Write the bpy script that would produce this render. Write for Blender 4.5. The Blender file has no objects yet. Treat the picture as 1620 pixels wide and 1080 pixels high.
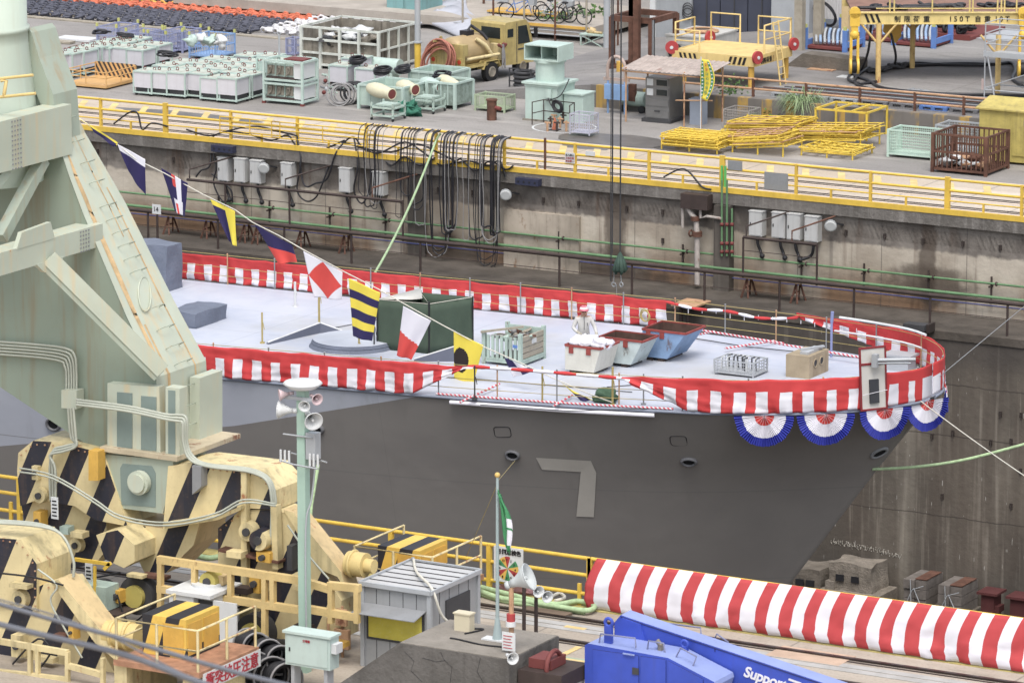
import bpy, bmesh, math, random
from mathutils import Vector, Matrix, noise as mnoise
from mathutils.bvhtree import BVHTree
random.seed(7)
R_ = random.random
def U_(a, b): return a + (b - a) * random.random()
SC = bpy.context.scene
COL = SC.collection
# ------------------------------------------------------------------ camera, world, sun, exposure
FL = 7800.0; TH = math.radians(12.06); HC = 28.0; AZ = math.radians(119.3)
_v = (math.cos(AZ), math.sin(AZ)); _c, _s = math.cos(TH), math.sin(TH)
CF = Vector((_c*_v[0], _c*_v[1], -_s)); CR = Vector((_v[1], -_v[0], 0)); CU = CR.cross(CF)
CAM = Vector((0, 0, HC))
cd = bpy.data.cameras.new('camera'); cam = bpy.data.objects.new('camera', cd); COL.objects.link(cam)
cam.matrix_world = Matrix.Translation(CAM) @ Matrix((CR, CU, -CF)).transposed().to_4x4()
cd.sensor_width = 36.0; cd.lens = 36.0*FL/1620.0; cd.clip_start = 1.0; cd.clip_end = 3000.0
cd.dof.use_dof = True; cd.dof.focus_distance = 128.0; cd.dof.aperture_fstop = 4.5
SC.camera = cam
world = bpy.data.worlds.new("World"); SC.world = world; world.use_nodes = True
wn = world.node_tree; bg = wn.nodes['Background']
sky = wn.nodes.new('ShaderNodeTexSky'); sky.sky_type = 'NISHITA'; sky.sun_disc = False
SUN_EL = math.radians(62); SUN_ROT = math.radians(150)
sky.sun_elevation = SUN_EL; sky.sun_rotation = SUN_ROT; sky.air_density = 1.0; sky.dust_density = 3.0
hs = wn.nodes.new('ShaderNodeHueSaturation'); hs.inputs['Saturation'].default_value = 0.42
wn.links.new(sky.outputs[0], hs.inputs['Color']); wn.links.new(hs.outputs[0], bg.inputs['Color'])
bg.inputs['Strength'].default_value = 0.15
sd = bpy.data.lights.new('sun', 'SUN'); sun = bpy.data.objects.new('sun', sd); COL.objects.link(sun)
sd.energy = 1.25; sd.angle = math.radians(30); sd.color = (1.0, 0.96, 0.9)
# direction the light comes from: azimuth (world xy) and elevation
_sa = math.radians(-60)
_sv = Vector((math.cos(SUN_EL)*math.sin(SUN_ROT), math.cos(SUN_EL)*math.cos(SUN_ROT), math.sin(SUN_EL)))
sun.rotation_euler = _sv.to_track_quat('Z', 'Y').to_euler()
SC.view_settings.view_transform = 'Standard'; SC.view_settings.look = 'None'
SC.view_settings.gamma = 1.0; SC.view_settings.exposure = 0.74
# ------------------------------------------------------------------ photo pixel <-> place
def ray(px, py): return CF + CR*((px-810)/FL) - CU*((py-540)/FL)
def G(px, py, z=0.0):
    d = ray(px, py); t = (z-HC)/d.z; return Vector((d.x*t, d.y*t, z))
def Yp(px, py, y):
    d = ray(px, py); t = y/d.y; return Vector((d.x*t, y, HC+d.z*t))
def Xp(px, py, x):
    d = ray(px, py); t = x/d.x; return Vector((x, d.y*t, HC+d.z*t))
def prj(p):
    q = Vector(p)-CAM; z = q.dot(CF); return (810+FL*q.dot(CR)/z, 540-FL*q.dot(CU)/z)
def sca(p): return FL/(Vector(p)-CAM).dot(CF)
def fit(px, py, wpx, hpx, dpx, z=0.0):
    """foot corner of a box lined up with the dock: place, width, depth, height in metres"""
    p = G(px, py, z); s = sca(p); return p, wpx/(0.872*s), dpx/(0.489*s), hpx/(0.985*s)
# ------------------------------------------------------------------ materials
def lin(c, k=0.8):
    o = []
    for v in c[:3]:
        v /= 255.0; o.append((v/12.92 if v <= 0.04045 else ((v+0.055)/1.055)**2.4)*k)
    g = .3*o[0]+.6*o[1]+.1*o[2]; o = [v*.88+g*.12+.004 for v in o]   # distance haze put into every colour: less saturation, lifted floor
    return (o[0], o[1], o[2], 1.0)
def newmat(name):
    m = bpy.data.materials.new(name); m.use_nodes = True; nt = m.node_tree
    return m, nt, nt.nodes['Principled BSDF']
def nd(nt, t, **kw):
    n = nt.nodes.new(t)
    for k, v in kw.items():
        if k.startswith('i_'): n.inputs[k[2:].replace('_', ' ')].default_value = v
        else: setattr(n, k, v)
    return n
def mth(nt, op, a, b=None, c=None):
    n = nt.nodes.new('ShaderNodeMath'); n.operation = op
    for i, v in enumerate((a, b, c)):
        if v is None: continue
        if isinstance(v, (int, float)): n.inputs[i].default_value = v
        else: nt.links.new(v, n.inputs[i])
    return n.outputs[0]
def mixc(nt, f, a, b):
    n = nt.nodes.new('ShaderNodeMix'); n.data_type = 'RGBA'
    for s, v in ((n.inputs[0], f), (n.inputs[6], a), (n.inputs[7], b)):
        if isinstance(v, (int, float, tuple)): s.default_value = v
        else: nt.links.new(v, s)
    return n.outputs[2]
def ramp(nt, v, a, b):
    n = nt.nodes.new('ShaderNodeMapRange'); n.inputs[1].default_value = a; n.inputs[2].default_value = b
    n.interpolation_type = 'SMOOTHSTEP'
    nt.links.new(v, n.inputs[0]); return n.outputs[0]
def nse(nt, co, scale, detail=4, stretch=None, off=(0, 0, 0), rough=0.55):
    mp = nt.nodes.new('ShaderNodeMapping'); mp.inputs['Scale'].default_value = stretch or (1, 1, 1)
    mp.inputs['Location'].default_value = off
    nt.links.new(co, mp.inputs[0])
    n = nd(nt, 'ShaderNodeTexNoise'); n.inputs['Scale'].default_value = scale
    n.inputs['Detail'].default_value = detail; n.inputs['Roughness'].default_value = rough
    nt.links.new(mp.outputs[0], n.inputs['Vector']); return n.outputs['Fac']
def wear(nt, co, col, var, sc, rust, streak, rc, dirt):
    base = col if isinstance(col, tuple) else None
    n1 = nse(nt, co, sc, 5); f = ramp(nt, n1, 0.3, 0.7)
    dk = mixc(nt, 1.0, col, (0, 0, 0, 1)) if False else None
    m = nt.nodes.new('ShaderNodeMix'); m.data_type = 'RGBA'; m.blend_type = 'MULTIPLY'; m.inputs[0].default_value = 1.0
    if base: m.inputs[6].default_value = base
    else: nt.links.new(col, m.inputs[6])
    g = mixc(nt, f, (1-var, 1-var, 1-var*1.05, 1), (1+var*.5, 1+var*.5, 1+var*.5, 1)); nt.links.new(g, m.inputs[7])
    out = m.outputs[2]
    n2 = nse(nt, co, sc*9, 3, off=(3, 1, 7)); f2 = mth(nt, 'MULTIPLY', ramp(nt, n2, 0.5, 0.8), var*1.2)
    out = mixc(nt, f2, out, lin(dirt))
    if streak:
        n3 = nse(nt, co, 3.0, 3, stretch=(1.6, 1.6, 0.12), off=(5, 2, 1)); f3 = mth(nt, 'MULTIPLY', ramp(nt, n3, 0.48, 0.78), streak)
        out = mixc(nt, f3, out, lin(dirt))
    if rust:
        n4 = nse(nt, co, 2.2, 6, stretch=(1, 1, 0.45), off=(9, 4, 2), rough=0.7)
        f4 = ramp(nt, n4, 0.70-rust*0.32, 0.78-rust*0.28)
        out = mixc(nt, mth(nt, 'MULTIPLY', f4, 0.9), out, lin(rc))
    return out
MC = {}
def M(name, c, r=0.6, var=0.12, sc=1.3, rust=0.0, streak=0.0, metal=0.0, bump=0.0, rc=(125, 66, 38), dirt=(95, 85, 72), trans=0.0):
    if name in MC: return MC[name]
    m, nt, b = newmat(name)
    co = nt.nodes.new('ShaderNodeTexCoord').outputs['Object']
    out = wear(nt, co, lin(c), var, sc, rust, streak, rc, dirt)
    nt.links.new(out, b.inputs['Base Color']); b.inputs['Roughness'].default_value = r; b.inputs['Metallic'].default_value = metal
    b.inputs['Specular IOR Level'].default_value = 0.35
    if bump:
        bp = nd(nt, 'ShaderNodeBump'); bp.inputs['Strength'].default_value = bump; bp.inputs['Distance'].default_value = 0.05
        nt.links.new(nse(nt, co, sc*6, 5), bp.inputs['Height']); nt.links.new(bp.outputs[0], b.inputs['Normal'])
    MC[name] = m; return m
def Mstripe(name, ca, cb, vec, period, duty=0.5, off=0.0, var=0.12, rust=0.0, streak=0.15, fade=0.0, dirt=(95, 80, 60)):
    """paint in two colours by slanting bands fixed to the object"""
    m, nt, b = newmat(name)
    co = nt.nodes.new('ShaderNodeTexCoord').outputs['Object']
    vm = nd(nt, 'ShaderNodeVectorMath', operation='DOT_PRODUCT'); nt.links.new(co, vm.inputs[0]); vm.inputs[1].default_value = vec
    t = mth(nt, 'FRACT', mth(nt, 'DIVIDE', mth(nt, 'ADD', vm.outputs['Value'], off+500.0*period), period))
    f = mth(nt, 'GREATER_THAN', t, duty)
    if fade:
        f = mth(nt, 'MULTIPLY', f, ramp(nt, nse(nt, co, 2.5, 5, stretch=(1, 1, .4)), fade-.12, fade+.12))
    col = mixc(nt, f, lin(ca), lin(cb))
    out = wear(nt, co, col, var, 1.3, rust, streak, (135, 75, 42), dirt)
    nt.links.new(out, b.inputs['Base Color']); b.inputs['Roughness'].default_value = 0.6
    MC[name] = m; return m
# ------------------------------------------------------------------ mesh collecting
class MB:
    def __init__(s): s.v = []; s.f = []; s.m = []; s.sm = []
    def add(s, vs, fs, m=0, smooth=False):
        o = len(s.v); s.v += [tuple(v) for v in vs]
        for k, f in enumerate(fs):
            s.f.append(tuple(i+o for i in f)); s.m.append(m[k] if isinstance(m, list) else m); s.sm.append(smooth)
        return s
    def box(s, x0, y0, z0, x1, y1, z1, m=0):
        vs = [(x, y, z) for z in (z0, z1) for y in (y0, y1) for x in (x0, x1)]
        return s.add(vs, [(0, 2, 3, 1), (4, 5, 7, 6), (0, 1, 5, 4), (1, 3, 7, 5), (3, 2, 6, 7), (2, 0, 4, 6)], m)
    def bar(s, p, q, w, h=None, m=0, up=(0, 0, 1)):
        p = Vector(p); q = Vector(q); h = h or w; d = (q-p).normalized(); u = Vector(up)
        if abs(d.dot(u)) > 0.98: u = Vector((0, 1, 0))
        a = d.cross(u).normalized()*w/2; b = a.cross(d).normalized()*h/2
        vs = [p-a-b, p+a-b, p+a+b, p-a+b, q-a-b, q+a-b, q+a+b, q-a+b]
        return s.add(vs, [(0, 1, 2, 3), (7, 6, 5, 4), (0, 4, 5, 1), (1, 5, 6, 2), (2, 6, 7, 3), (3, 7, 4, 0)], m)
    def tube(s, pts, r, n=6, m=0, cap=True):
        pts = [Vector(p) for p in pts]; N = len(pts); rr = r if isinstance(r, (list, tuple)) else [r]*N
        vs = []; prev = None
        for i, p in enumerate(pts):
            d = (pts[min(i+1, N-1)]-pts[max(i-1, 0)])
            if d.length < 1e-9: d = Vector((0, 0, 1))
            d.normalize()
            if prev is None:
                u = Vector((0, 0, 1)) if abs(d.z) < 0.9 else Vector((1, 0, 0))
                a = d.cross(u).normalized()
            else:
                a = prev-d*prev.dot(d)
                if a.length < 1e-6: a = d.orthogonal()
                a.normalize()
            prev = a; b = d.cross(a)
            for k in range(n):
                t = 2*math.pi*k/n; vs.append(p+(a*math.cos(t)+b*math.sin(t))*rr[i])
        fs = [(i*n+k, i*n+(k+1) % n, (i+1)*n+(k+1) % n, (i+1)*n+k) for i in range(N-1) for k in range(n)]
        s.add(vs, fs, m, True)
        if cap:
            s.add([vs[k] for k in range(n)], [tuple(range(n))[::-1]], m); s.add([vs[(N-1)*n+k] for k in range(n)], [tuple(range(n))], m)
        return s
    def cyl(s, p, q, r, r2=None, n=16, m=0): return s.tube([p, q], [r, r if r2 is None else r2], n, m)
    def prism(s, pts, vec, m=0, m2=None):
        pts = [Vector(p) for p in pts]; vec = Vector(vec); n = len(pts)
        nv = Vector((0, 0, 0))
        for i in range(n): nv += (pts[i]-pts[0]).cross(pts[(i+1) % n]-pts[0])
        if nv.dot(vec) > 0: pts = pts[::-1]
        vs = pts+[p+vec for p in pts]
        fs = [tuple(range(n)), tuple(range(2*n-1, n-1, -1))]+[(i, i+n, (i+1) % n+n, (i+1) % n) for i in range(n)]
        m2 = m if m2 is None else m2
        return s.add(vs, fs, [m, m]+[m2]*n)
    def grid(s, rows, m=0, smooth=True):
        nr = len(rows); nc = len(rows[0]); vs = [p for r in rows for p in r]
        fs = []; ms = []
        for i in range(nr-1):
            for j in range(nc-1):
                fs.append((i*nc+j, i*nc+j+1, (i+1)*nc+j+1, (i+1)*nc+j)); ms.append(m(i, j) if callable(m) else m)
        return s.add(vs, fs, ms, smooth)
    def torus(s, c, ax, R, r, n=16, k=6, m=0, sq=1.0):
        c = Vector(c); ax = Vector(ax).normalized(); a = ax.orthogonal().normalized(); b = ax.cross(a)
        pts = [c+(a*math.cos(2*math.pi*i/n)+b*math.sin(2*math.pi*i/n)*sq)*R for i in range(n)]
        vs = []
        for i, p in enumerate(pts):
            o = (p-c).normalized()
            for j in range(k):
                t = 2*math.pi*j/k; vs.append(p+(o*math.cos(t)+ax*math.sin(t))*r)
        fs = [(i*k+j, ((i+1) % n)*k+j, ((i+1) % n)*k+(j+1) % k, i*k+(j+1) % k) for i in range(n) for j in range(k)]
        return s.add(vs, fs, m, True)
    def ball(s, c, r, n=10, k=7, m=0, jit=0.0, sz=(1, 1, 1)):
        c = Vector(c); vs = []; 
        for i in range(k+1):
            a = math.pi*i/k
            for j in range(n):
                t = 2*math.pi*j/n; d = Vector((math.sin(a)*math.cos(t), math.sin(a)*math.sin(t), math.cos(a)))
                q = 1+jit*mnoise.noise(d*1.7+c*3.1)*2 if jit else 1
                vs.append(c+Vector((d.x*sz[0], d.y*sz[1], d.z*sz[2]))*r*q)
        fs = [(i*n+j, (i+1)*n+j, (i+1)*n+(j+1) % n, i*n+(j+1) % n) for i in range(k) for j in range(n)]
        return s.add(vs, fs, m, True)
    def mesh(s, name, org=(0, 0, 0)):
        me = bpy.data.meshes.new(name); o = Vector(org)
        me.from_pydata([tuple(Vector(v)-o) for v in s.v], [], s.f)
        for p, m, sm in zip(me.polygons, s.m, s.sm): p.material_index = m; p.use_smooth = sm
        return me
ORG = {}
def tag(o, label=None, cat=None, group=None, kind=None):
    if label: o['label'] = label
    if cat: o['category'] = cat
    if group: o['group'] = group
    if kind: o['kind'] = kind
    return o
def T(name, label, cat, loc=(0, 0, 0), group=None, local=False):
    """Empty at the foot of a thing; local=True when its parts are given in its own frame"""
    o = bpy.data.objects.new(name, None); COL.objects.link(o); o.location = loc; o.empty_display_size = 0.2
    ORG[o.name] = Vector((0, 0, 0)) if local else Vector(loc)
    return tag(o, label, cat, group)
def P(root, name, mb, mats, label=None):
    org = ORG[root.name]; me = mb.mesh(name, org)
    for m in (mats if isinstance(mats, (list, tuple)) else [mats]): me.materials.append(m)
    o = bpy.data.objects.new(name, me); COL.objects.link(o); o.parent = root
    ORG[o.name] = org
    if label: o['label'] = label
    return o
def solo(name, mb, mats, label, cat, group=None, kind=None):
    vs = mb.v; n = len(vs)
    org = (sum(v[0] for v in vs)/n, sum(v[1] for v in vs)/n, min(v[2] for v in vs))
    me = mb.mesh(name, org)
    for m in (mats if isinstance(mats, (list, tuple)) else [mats]): me.materials.append(m)
    o = bpy.data.objects.new(name, me); COL.objects.link(o); o.location = org
    ORG[o.name] = Vector(org)
    if kind == 'structure': o['kind'] = kind; return o
    return tag(o, label, cat, group, kind)
KIDS = {}
def dup(root, loc, rz=0.0, label=None, scale=None):
    kids = [o for o in COL.objects if o.parent]
    r = root.copy(); COL.objects.link(r); r.location = loc; r.rotation_euler = (0, 0, rz)
    if scale: r.scale = scale
    if label: r['label'] = label
    def rec(a, b):
        for ch in [k for k in kids if k.parent == a]:
            c = ch.copy(); COL.objects.link(c); c.parent = b; rec(ch, c)
    rec(root, r); return r
def put(root, loc, rz=0.0, label=None):
    root.location = loc; root.rotation_euler = (0, 0, rz)
    if label: root['label'] = label
    return root
ORD = ['first', 'second', 'third', 'fourth', 'fifth', 'sixth', 'seventh', 'eighth', 'ninth', 'tenth', 'eleventh', 'twelfth', 'thirteenth', 'fourteenth', 'fifteenth', 'sixteenth']
def sag(p, q, d, n=12):
    p = Vector(p); q = Vector(q); return [p.lerp(q, i/n)-Vector((0, 0, d*4*(i/n)*(1-i/n))) for i in range(n+1)]
def spline(pts, n=6):
    pts = [Vector(p) for p in pts]; out = []
    for i in range(len(pts)-1):
        p0 = pts[max(i-1, 0)]; p1 = pts[i]; p2 = pts[i+1]; p3 = pts[min(i+2, len(pts)-1)]
        for k in range(n):
            t = k/n; out.append(0.5*((2*p1)+(p2-p0)*t+(2*p0-5*p1+4*p2-p3)*t*t+(3*p1-p0-3*p2+p3)*t**3))
    out.append(pts[-1]); return out
def textmb(s, size, p0, right, up, m=0, depth=0.012, spacing=1.0, bold=0.0, shear=0.0):
    """lettering as thin solid shapes: p0 lower left, right and up are unit vectors"""
    cu = bpy.data.curves.new('lettering', 'FONT'); cu.body = s; cu.size = size; cu.extrude = depth/2; cu.space_character = spacing; cu.offset = bold; cu.shear = shear; cu.resolution_u = 3
    ob = bpy.data.objects.new('lettering', cu); COL.objects.link(ob)
    dg = bpy.context.evaluated_depsgraph_get(); me = bpy.data.meshes.new_from_object(ob.evaluated_get(dg))
    right = Vector(right).normalized(); up = Vector(up).normalized(); nn = right.cross(up); p0 = Vector(p0)
    vs = [p0+right*v.co.x+up*v.co.y+nn*(v.co.z+depth/2+0.003) for v in me.vertices]
    fs = [tuple(p.vertices) for p in me.polygons]
    mb = MB(); mb.add(vs, fs, m)
    bpy.data.objects.remove(ob); bpy.data.curves.remove(cu); bpy.data.meshes.remove(me)
    return mb
# ------------------------------------------------------------------ palette
YEL = M('yellow_paint', (244, 200, 40), 0.5, 0.12, 2, rust=0.08, streak=.12)
YELP = M('pale_yellow_paint', (240, 208, 126), 0.55, 0.1, 2, rust=0.16, streak=.2)
CRM = M('cream_paint', (232, 212, 154), 0.55, 0.2, 1.1, rust=0.34, streak=.5, rc=(176, 105, 60))
CRO = M('orange_cream_paint', (230, 200, 142), 0.6, 0.12, 1.5, rust=0.32, streak=.3, rc=(200, 120, 85))
MNT = M('mint_paint', (194, 216, 206), 0.55, 0.08, 2, rust=0.07, streak=.12)
MNTR = M('worn_mint_paint', (184, 206, 194), 0.6, 0.14, 2, rust=0.2, streak=.3)
CGR = M('crane_green_paint', (176, 188, 170), 0.5, 0.08, .5, rust=0.08, streak=.55, rc=(150, 92, 60), dirt=(182, 152, 108))
WHT = M('white_paint', (226, 228, 228), 0.55, 0.06, 1.5, streak=.1)
OFW = M('grey_white_cabinet', (208, 208, 206), 0.55, 0.06, 1.5, streak=.15)
GRY = M('grey_paint', (150, 152, 155), 0.55, 0.1, 1.5, streak=.1)
LGR = M('light_grey_steel', (186, 190, 194), 0.45, 0.08, 1.5, metal=.1)
DGR = M('dark_grey', (70, 70, 73), 0.7, 0.15, 2)
BLK = M('black_rubber', (38, 38, 42), 0.55, 0.1, 3, dirt=(70, 68, 66))
HOSE = M('black_hose', (44, 43, 48), 0.4, 0.1, 3, dirt=(90, 90, 90))
HOSG = M('grey_hose', (150, 148, 148), 0.5, 0.1, 3)
RST = M('rusty_steel', (112, 74, 58), 0.85, 0.35, 3, rust=.35, rc=(78, 48, 38))
RSTY = M('rusty_cream_steel', (205, 160, 120), 0.8, 0.2, 3, rust=.45, rc=(128, 74, 54))
BRN = M('brown_pipe', (72, 58, 54), 0.7, 0.2, 3)
GPIP = M('green_pipe', (106, 148, 102), 0.5, 0.18, 2)
BPIP = M('blue_line', (88, 96, 160), 0.6, 0.1, 2)
RED = M('red_cloth', (218, 52, 54), 0.75, 0.05, 2, dirt=(170, 30, 36))
WCL = M('white_cloth', (240, 238, 246), 0.75, 0.03, 2, dirt=(220, 216, 226))
BCL = M('blue_cloth', (48, 58, 172), 0.7, 0.08, 2, dirt=(40, 46, 140))
NCL = M('navy_cloth', (46, 38, 92), 0.75, 0.06, 2, dirt=(36, 30, 76))
YCL = M('yellow_cloth', (250, 226, 22), 0.7, 0.04, 2, dirt=(230, 200, 20))
BKC = M('black_cloth', (44, 34, 30), 0.8, 0.06, 2)
RCL = M('vermilion_cloth', (232, 66, 56), 0.7, 0.04, 2, dirt=(200, 50, 46))
TNT = M('tent_green', (74, 92, 76), 0.8, 0.1, 2, dirt=(60, 76, 62))
TRP = M('grey_tarpaulin', (116, 124, 142), 0.6, 0.12, 1.5, bump=.4)
WOOD = M('weathered_wood', (176, 166, 148), 0.8, 0.2, 3, streak=.2)
WOODD = M('dark_wood', (120, 100, 82), 0.85, 0.25, 3)
CONC = M('concrete_block', (122, 113, 102), 0.9, 0.22, 2.2, streak=.3, bump=.6, dirt=(90, 84, 76))
CONL = M('light_concrete_block', (146, 136, 123), 0.9, 0.22, 3, streak=.3, bump=.8, dirt=(96, 90, 84))
RPNT = M('red_lead_paint', (130, 62, 58), 0.7, 0.15, 2, rust=.1)
RRED = M('red_paint', (190, 60, 62), 0.6, 0.12, 2)
BLU = M('blue_machine_paint', (60, 88, 204), 0.4, 0.16, 1.2, streak=.4, dirt=(70, 84, 170))
BLUT = M('blue_machine_lit', (150, 166, 222), 0.5, 0.08, 1.2)  # paler copy of the machine blue: light on the tops put into colour
BLUP = M('blue_paint', (100, 142, 214), 0.55, 0.12, 2, rust=.12)
SKYB = M('pale_blue_paint', (150, 178, 214), 0.55, 0.14, 2, rust=.2, rc=(120, 84, 70))
LAV = M('lavender_crate_paint', (160, 166, 202), 0.55, 0.12, 2)
BLUC = M('blue_crate_paint', (140, 178, 226), 0.55, 0.12, 2)
YTRK = M('truck_yellow', (198, 176, 104), 0.45, 0.2, 2, rust=.12, streak=.5)
ROPG = M('green_rope', (180, 208, 156), 0.8, 0.18, 8, dirt=(110, 160, 96))
ROPW = M('white_rope', (225, 220, 205), 0.8, 0.08, 5)
ROPY = M('tan_rope', (190, 170, 100), 0.8, 0.08, 5)
STL = M('stainless_steel', (150, 150, 150), 0.3, 0.1, 2, metal=.6)
GLS = M('dark_glass', (40, 48, 50), 0.12, 0.1, 1)
LEAF = M('leaf_green', (96, 136, 62), 0.7, 0.3, 4, dirt=(60, 90, 40))
GRSG = M('grass_green', (138, 168, 112), 0.7, 0.3, 4, dirt=(84, 120, 62))
ORNG = M('orange_tray_paint', (226, 176, 104), 0.6, 0.12, 2, rust=.12)
CABC = M('cabinet_mint', (202, 222, 214), 0.5, 0.05, 1.5, streak=.08)
HOSR = M('brown_red_hose', (190, 118, 96), 0.6, 0.1, 4)
TIRE = M('tyre_rubber', (36, 36, 38), 0.8, 0.1, 4)
YGO = M('ochre_yellow_paint', (232, 180, 56), 0.5, 0.12, 2, rust=.1, streak=.1)
SKN = M('skin', (206, 160, 132), 0.6, 0.03, 4)
CVW = M('off_white_overalls', (212, 210, 206), 0.8, 0.08, 5, dirt=(150, 148, 146))
INK = M('black_lettering', (34, 32, 36), 0.6, 0.04)
INKR = M('red_lettering', (190, 44, 60), 0.6, 0.04)
STR = Mstripe('hazard_stripes', (234, 214, 156), (34, 36, 52), (0.92, 0, -0.44), .94, 0.54, 0.1, rust=.10, streak=.18, dirt=(150, 110, 66))
STRY = Mstripe('yellow_black_stripes', (246, 200, 60), (40, 40, 48), (0.95, 0, -0.30), 0.62, 0.5, 0.0, rust=.04)
# ------------------------------------------------------------------ the setting
YF = 137.2; YN = 91.2; YL = 134.7; ZL = -3.1; ZFL = -12.0; TZ = 0.75
def ground_mat(name, ca, cb, joint=(110, 104, 98), jx=6.0, jy=5.0, spots=(120, 112, 104), wet=0.0):
    m, nt, b = newmat(name); co = nt.nodes.new('ShaderNodeTexCoord').outputs['Object']
    f = ramp(nt, nse(nt, co, 0.16, 8, stretch=(.55, 1.2, 1), rough=.65), .36, .64); c = mixc(nt, f, lin(ca), lin(cb))
    f = mth(nt, 'MULTIPLY', ramp(nt, nse(nt, co, 1.4, 7, stretch=(.5, 1.3, 1), off=(4, 7, 0), rough=.7), .5, .72), .55); c = mixc(nt, f, c, lin(spots))
    f = mth(nt, 'MULTIPLY', ramp(nt, nse(nt, co, 14, 3, off=(1, 2, 3)), .45, .75), .28); c = mixc(nt, f, c, lin(tuple(int(v*.62) for v in ca)))
    f = mth(nt, 'MULTIPLY', ramp(nt, nse(nt, co, .5, 4, stretch=(.35, 1.6, 1), off=(11, 5, 0)), .58, .72), .45); c = mixc(nt, f, c, lin(tuple(min(255, int(v*1.18)) for v in cb)))
    sp = nd(nt, 'ShaderNodeSeparateXYZ'); nt.links.new(co, sp.inputs[0])
    for o, pitch in ((0, jx), (1, jy)):
        if not pitch: continue
        t = mth(nt, 'FRACT', mth(nt, 'DIVIDE', mth(nt, 'ADD', sp.outputs[o], 1000*pitch), pitch))
        g = mth(nt, 'MULTIPLY', mth(nt, 'LESS_THAN', t, .05/pitch), .55); c = mixc(nt, g, c, lin(joint))
    nt.links.new(c, b.inputs['Base Color']); b.inputs['Roughness'].default_value = .85
    bp = nd(nt, 'ShaderNodeBump'); bp.inputs['Strength'].default_value = .3; bp.inputs['Distance'].default_value = .03
    nt.links.new(nse(nt, co, 9, 5), bp.inputs['Height']); nt.links.new(bp.outputs[0], b.inputs['Normal'])
    return m
ASPH = ground_mat('worn_asphalt', (148, 143, 138), (168, 162, 156), jx=0, jy=0, spots=(118, 112, 107))
ASPD = ground_mat('dark_asphalt', (134, 130, 128), (154, 150, 146), jx=7, jy=6, spots=(108, 104, 100))
APRN = ground_mat('quay_concrete', (196, 178, 154), (210, 196, 178), jx=2.1, jy=0, spots=(176, 158, 138))
NQG = ground_mat('near_quay_concrete', (166, 153, 136), (190, 177, 160), jx=5.2, jy=0, spots=(126, 115, 102))
def sheet(name, x0, y0, x1, y1, z, mat, th=0.0):
    mb = MB(); n = 1
    mb.box(x0, y0, z-max(th, .003), x1, y1, z, 0)
    return solo(name, mb, mat, '', '', kind='structure')
# land on both sides of the dock, and the dock floor, as one ground block system reaching far away
sheet('far_ground', -900, YF, 500, 1500, 0, ASPH, 1.0)
sheet('near_ground', -900, -200, 500, YN, 0, NQG, 14.0)
sheet('dock_floor', -900, YN+.002, 500, YL-.002, ZFL, M('dock_floor_concrete', (96, 90, 84), .8, .3, .6), 1.0)
mb = MB()
mb.box(-118, YF+.35, .004, -40, G(400, 178).y, .010); solo('quay_apron', mb, APRN, '', '', kind='structure')
# raised terrace on the right behind a low wall
ty = G(1220, 195).y
x0t = G(945, 166).x; x1t = x0t-6
mb = MB(); mb.add([(x1t, ty+.3, 0.004), (x0t, ty+.3, TZ), (x0t, 330, TZ), (x1t, 330, 0.004), (x0t, ty+.3, 0), (x0t, 330, 0)], [(0, 1, 2, 3), (0, 4, 1), (3, 2, 5)])
mb.box(x0t, ty+.3, 0, 60, 330, TZ); solo('terrace_ground', mb, ASPD, '', '', kind='structure')
wm = Mstripe('faded_striped_concrete', (124, 118, 112), (196, 156, 60), (1, 0, 0), .92, .56, rust=0, streak=.45, fade=.47, dirt=(100, 96, 92))
mb = MB(); mb.box(G(945, 166).x, ty, 0, -30, ty+.297, TZ+.04)
solo('retaining_wall', mb, wm, 'low concrete wall with faded yellow stripes along the terrace edge', 'wall')
# painted dashes and crane track along the far apron
mb = MB(); ya = G(400, 178).y
x = -112.0
PYL = M('faded_yellow_marking', (236, 206, 132), .8, .2, 2)
while x < -45:
    mb.add([(x, ya-1.9, .016), (x+.26, ya-1.9, .016), (x-.30, ya-.75, .016), (x-.56, ya-.75, .016)], [(0, 1, 2, 3)]); x += 1.28
solo('road_markings', mb, PYL, '', '', kind='structure')
mb = MB(); mb.box(-118, ya-.12, .012, -40, ya, .02)
for yy in (YF+.9, YF+2.6): mb.box(-118, yy-.10, .012, -40, yy+.22, .018)
solo('pale_track_strip', mb, M('pale_strip', (226, 206, 186), .8, .12, 2), '', '', kind='structure')
mb = MB()
for yy in (YF+1.0, YF+1.25, YF+2.7, YF+2.95): mb.box(-118, yy, .016, -40, yy+.07, .03)
solo('far_crane_track', mb, M('dark_rail_steel', (70, 56, 54), .5, .3, 4, metal=.3), '', '', kind='structure')
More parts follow.
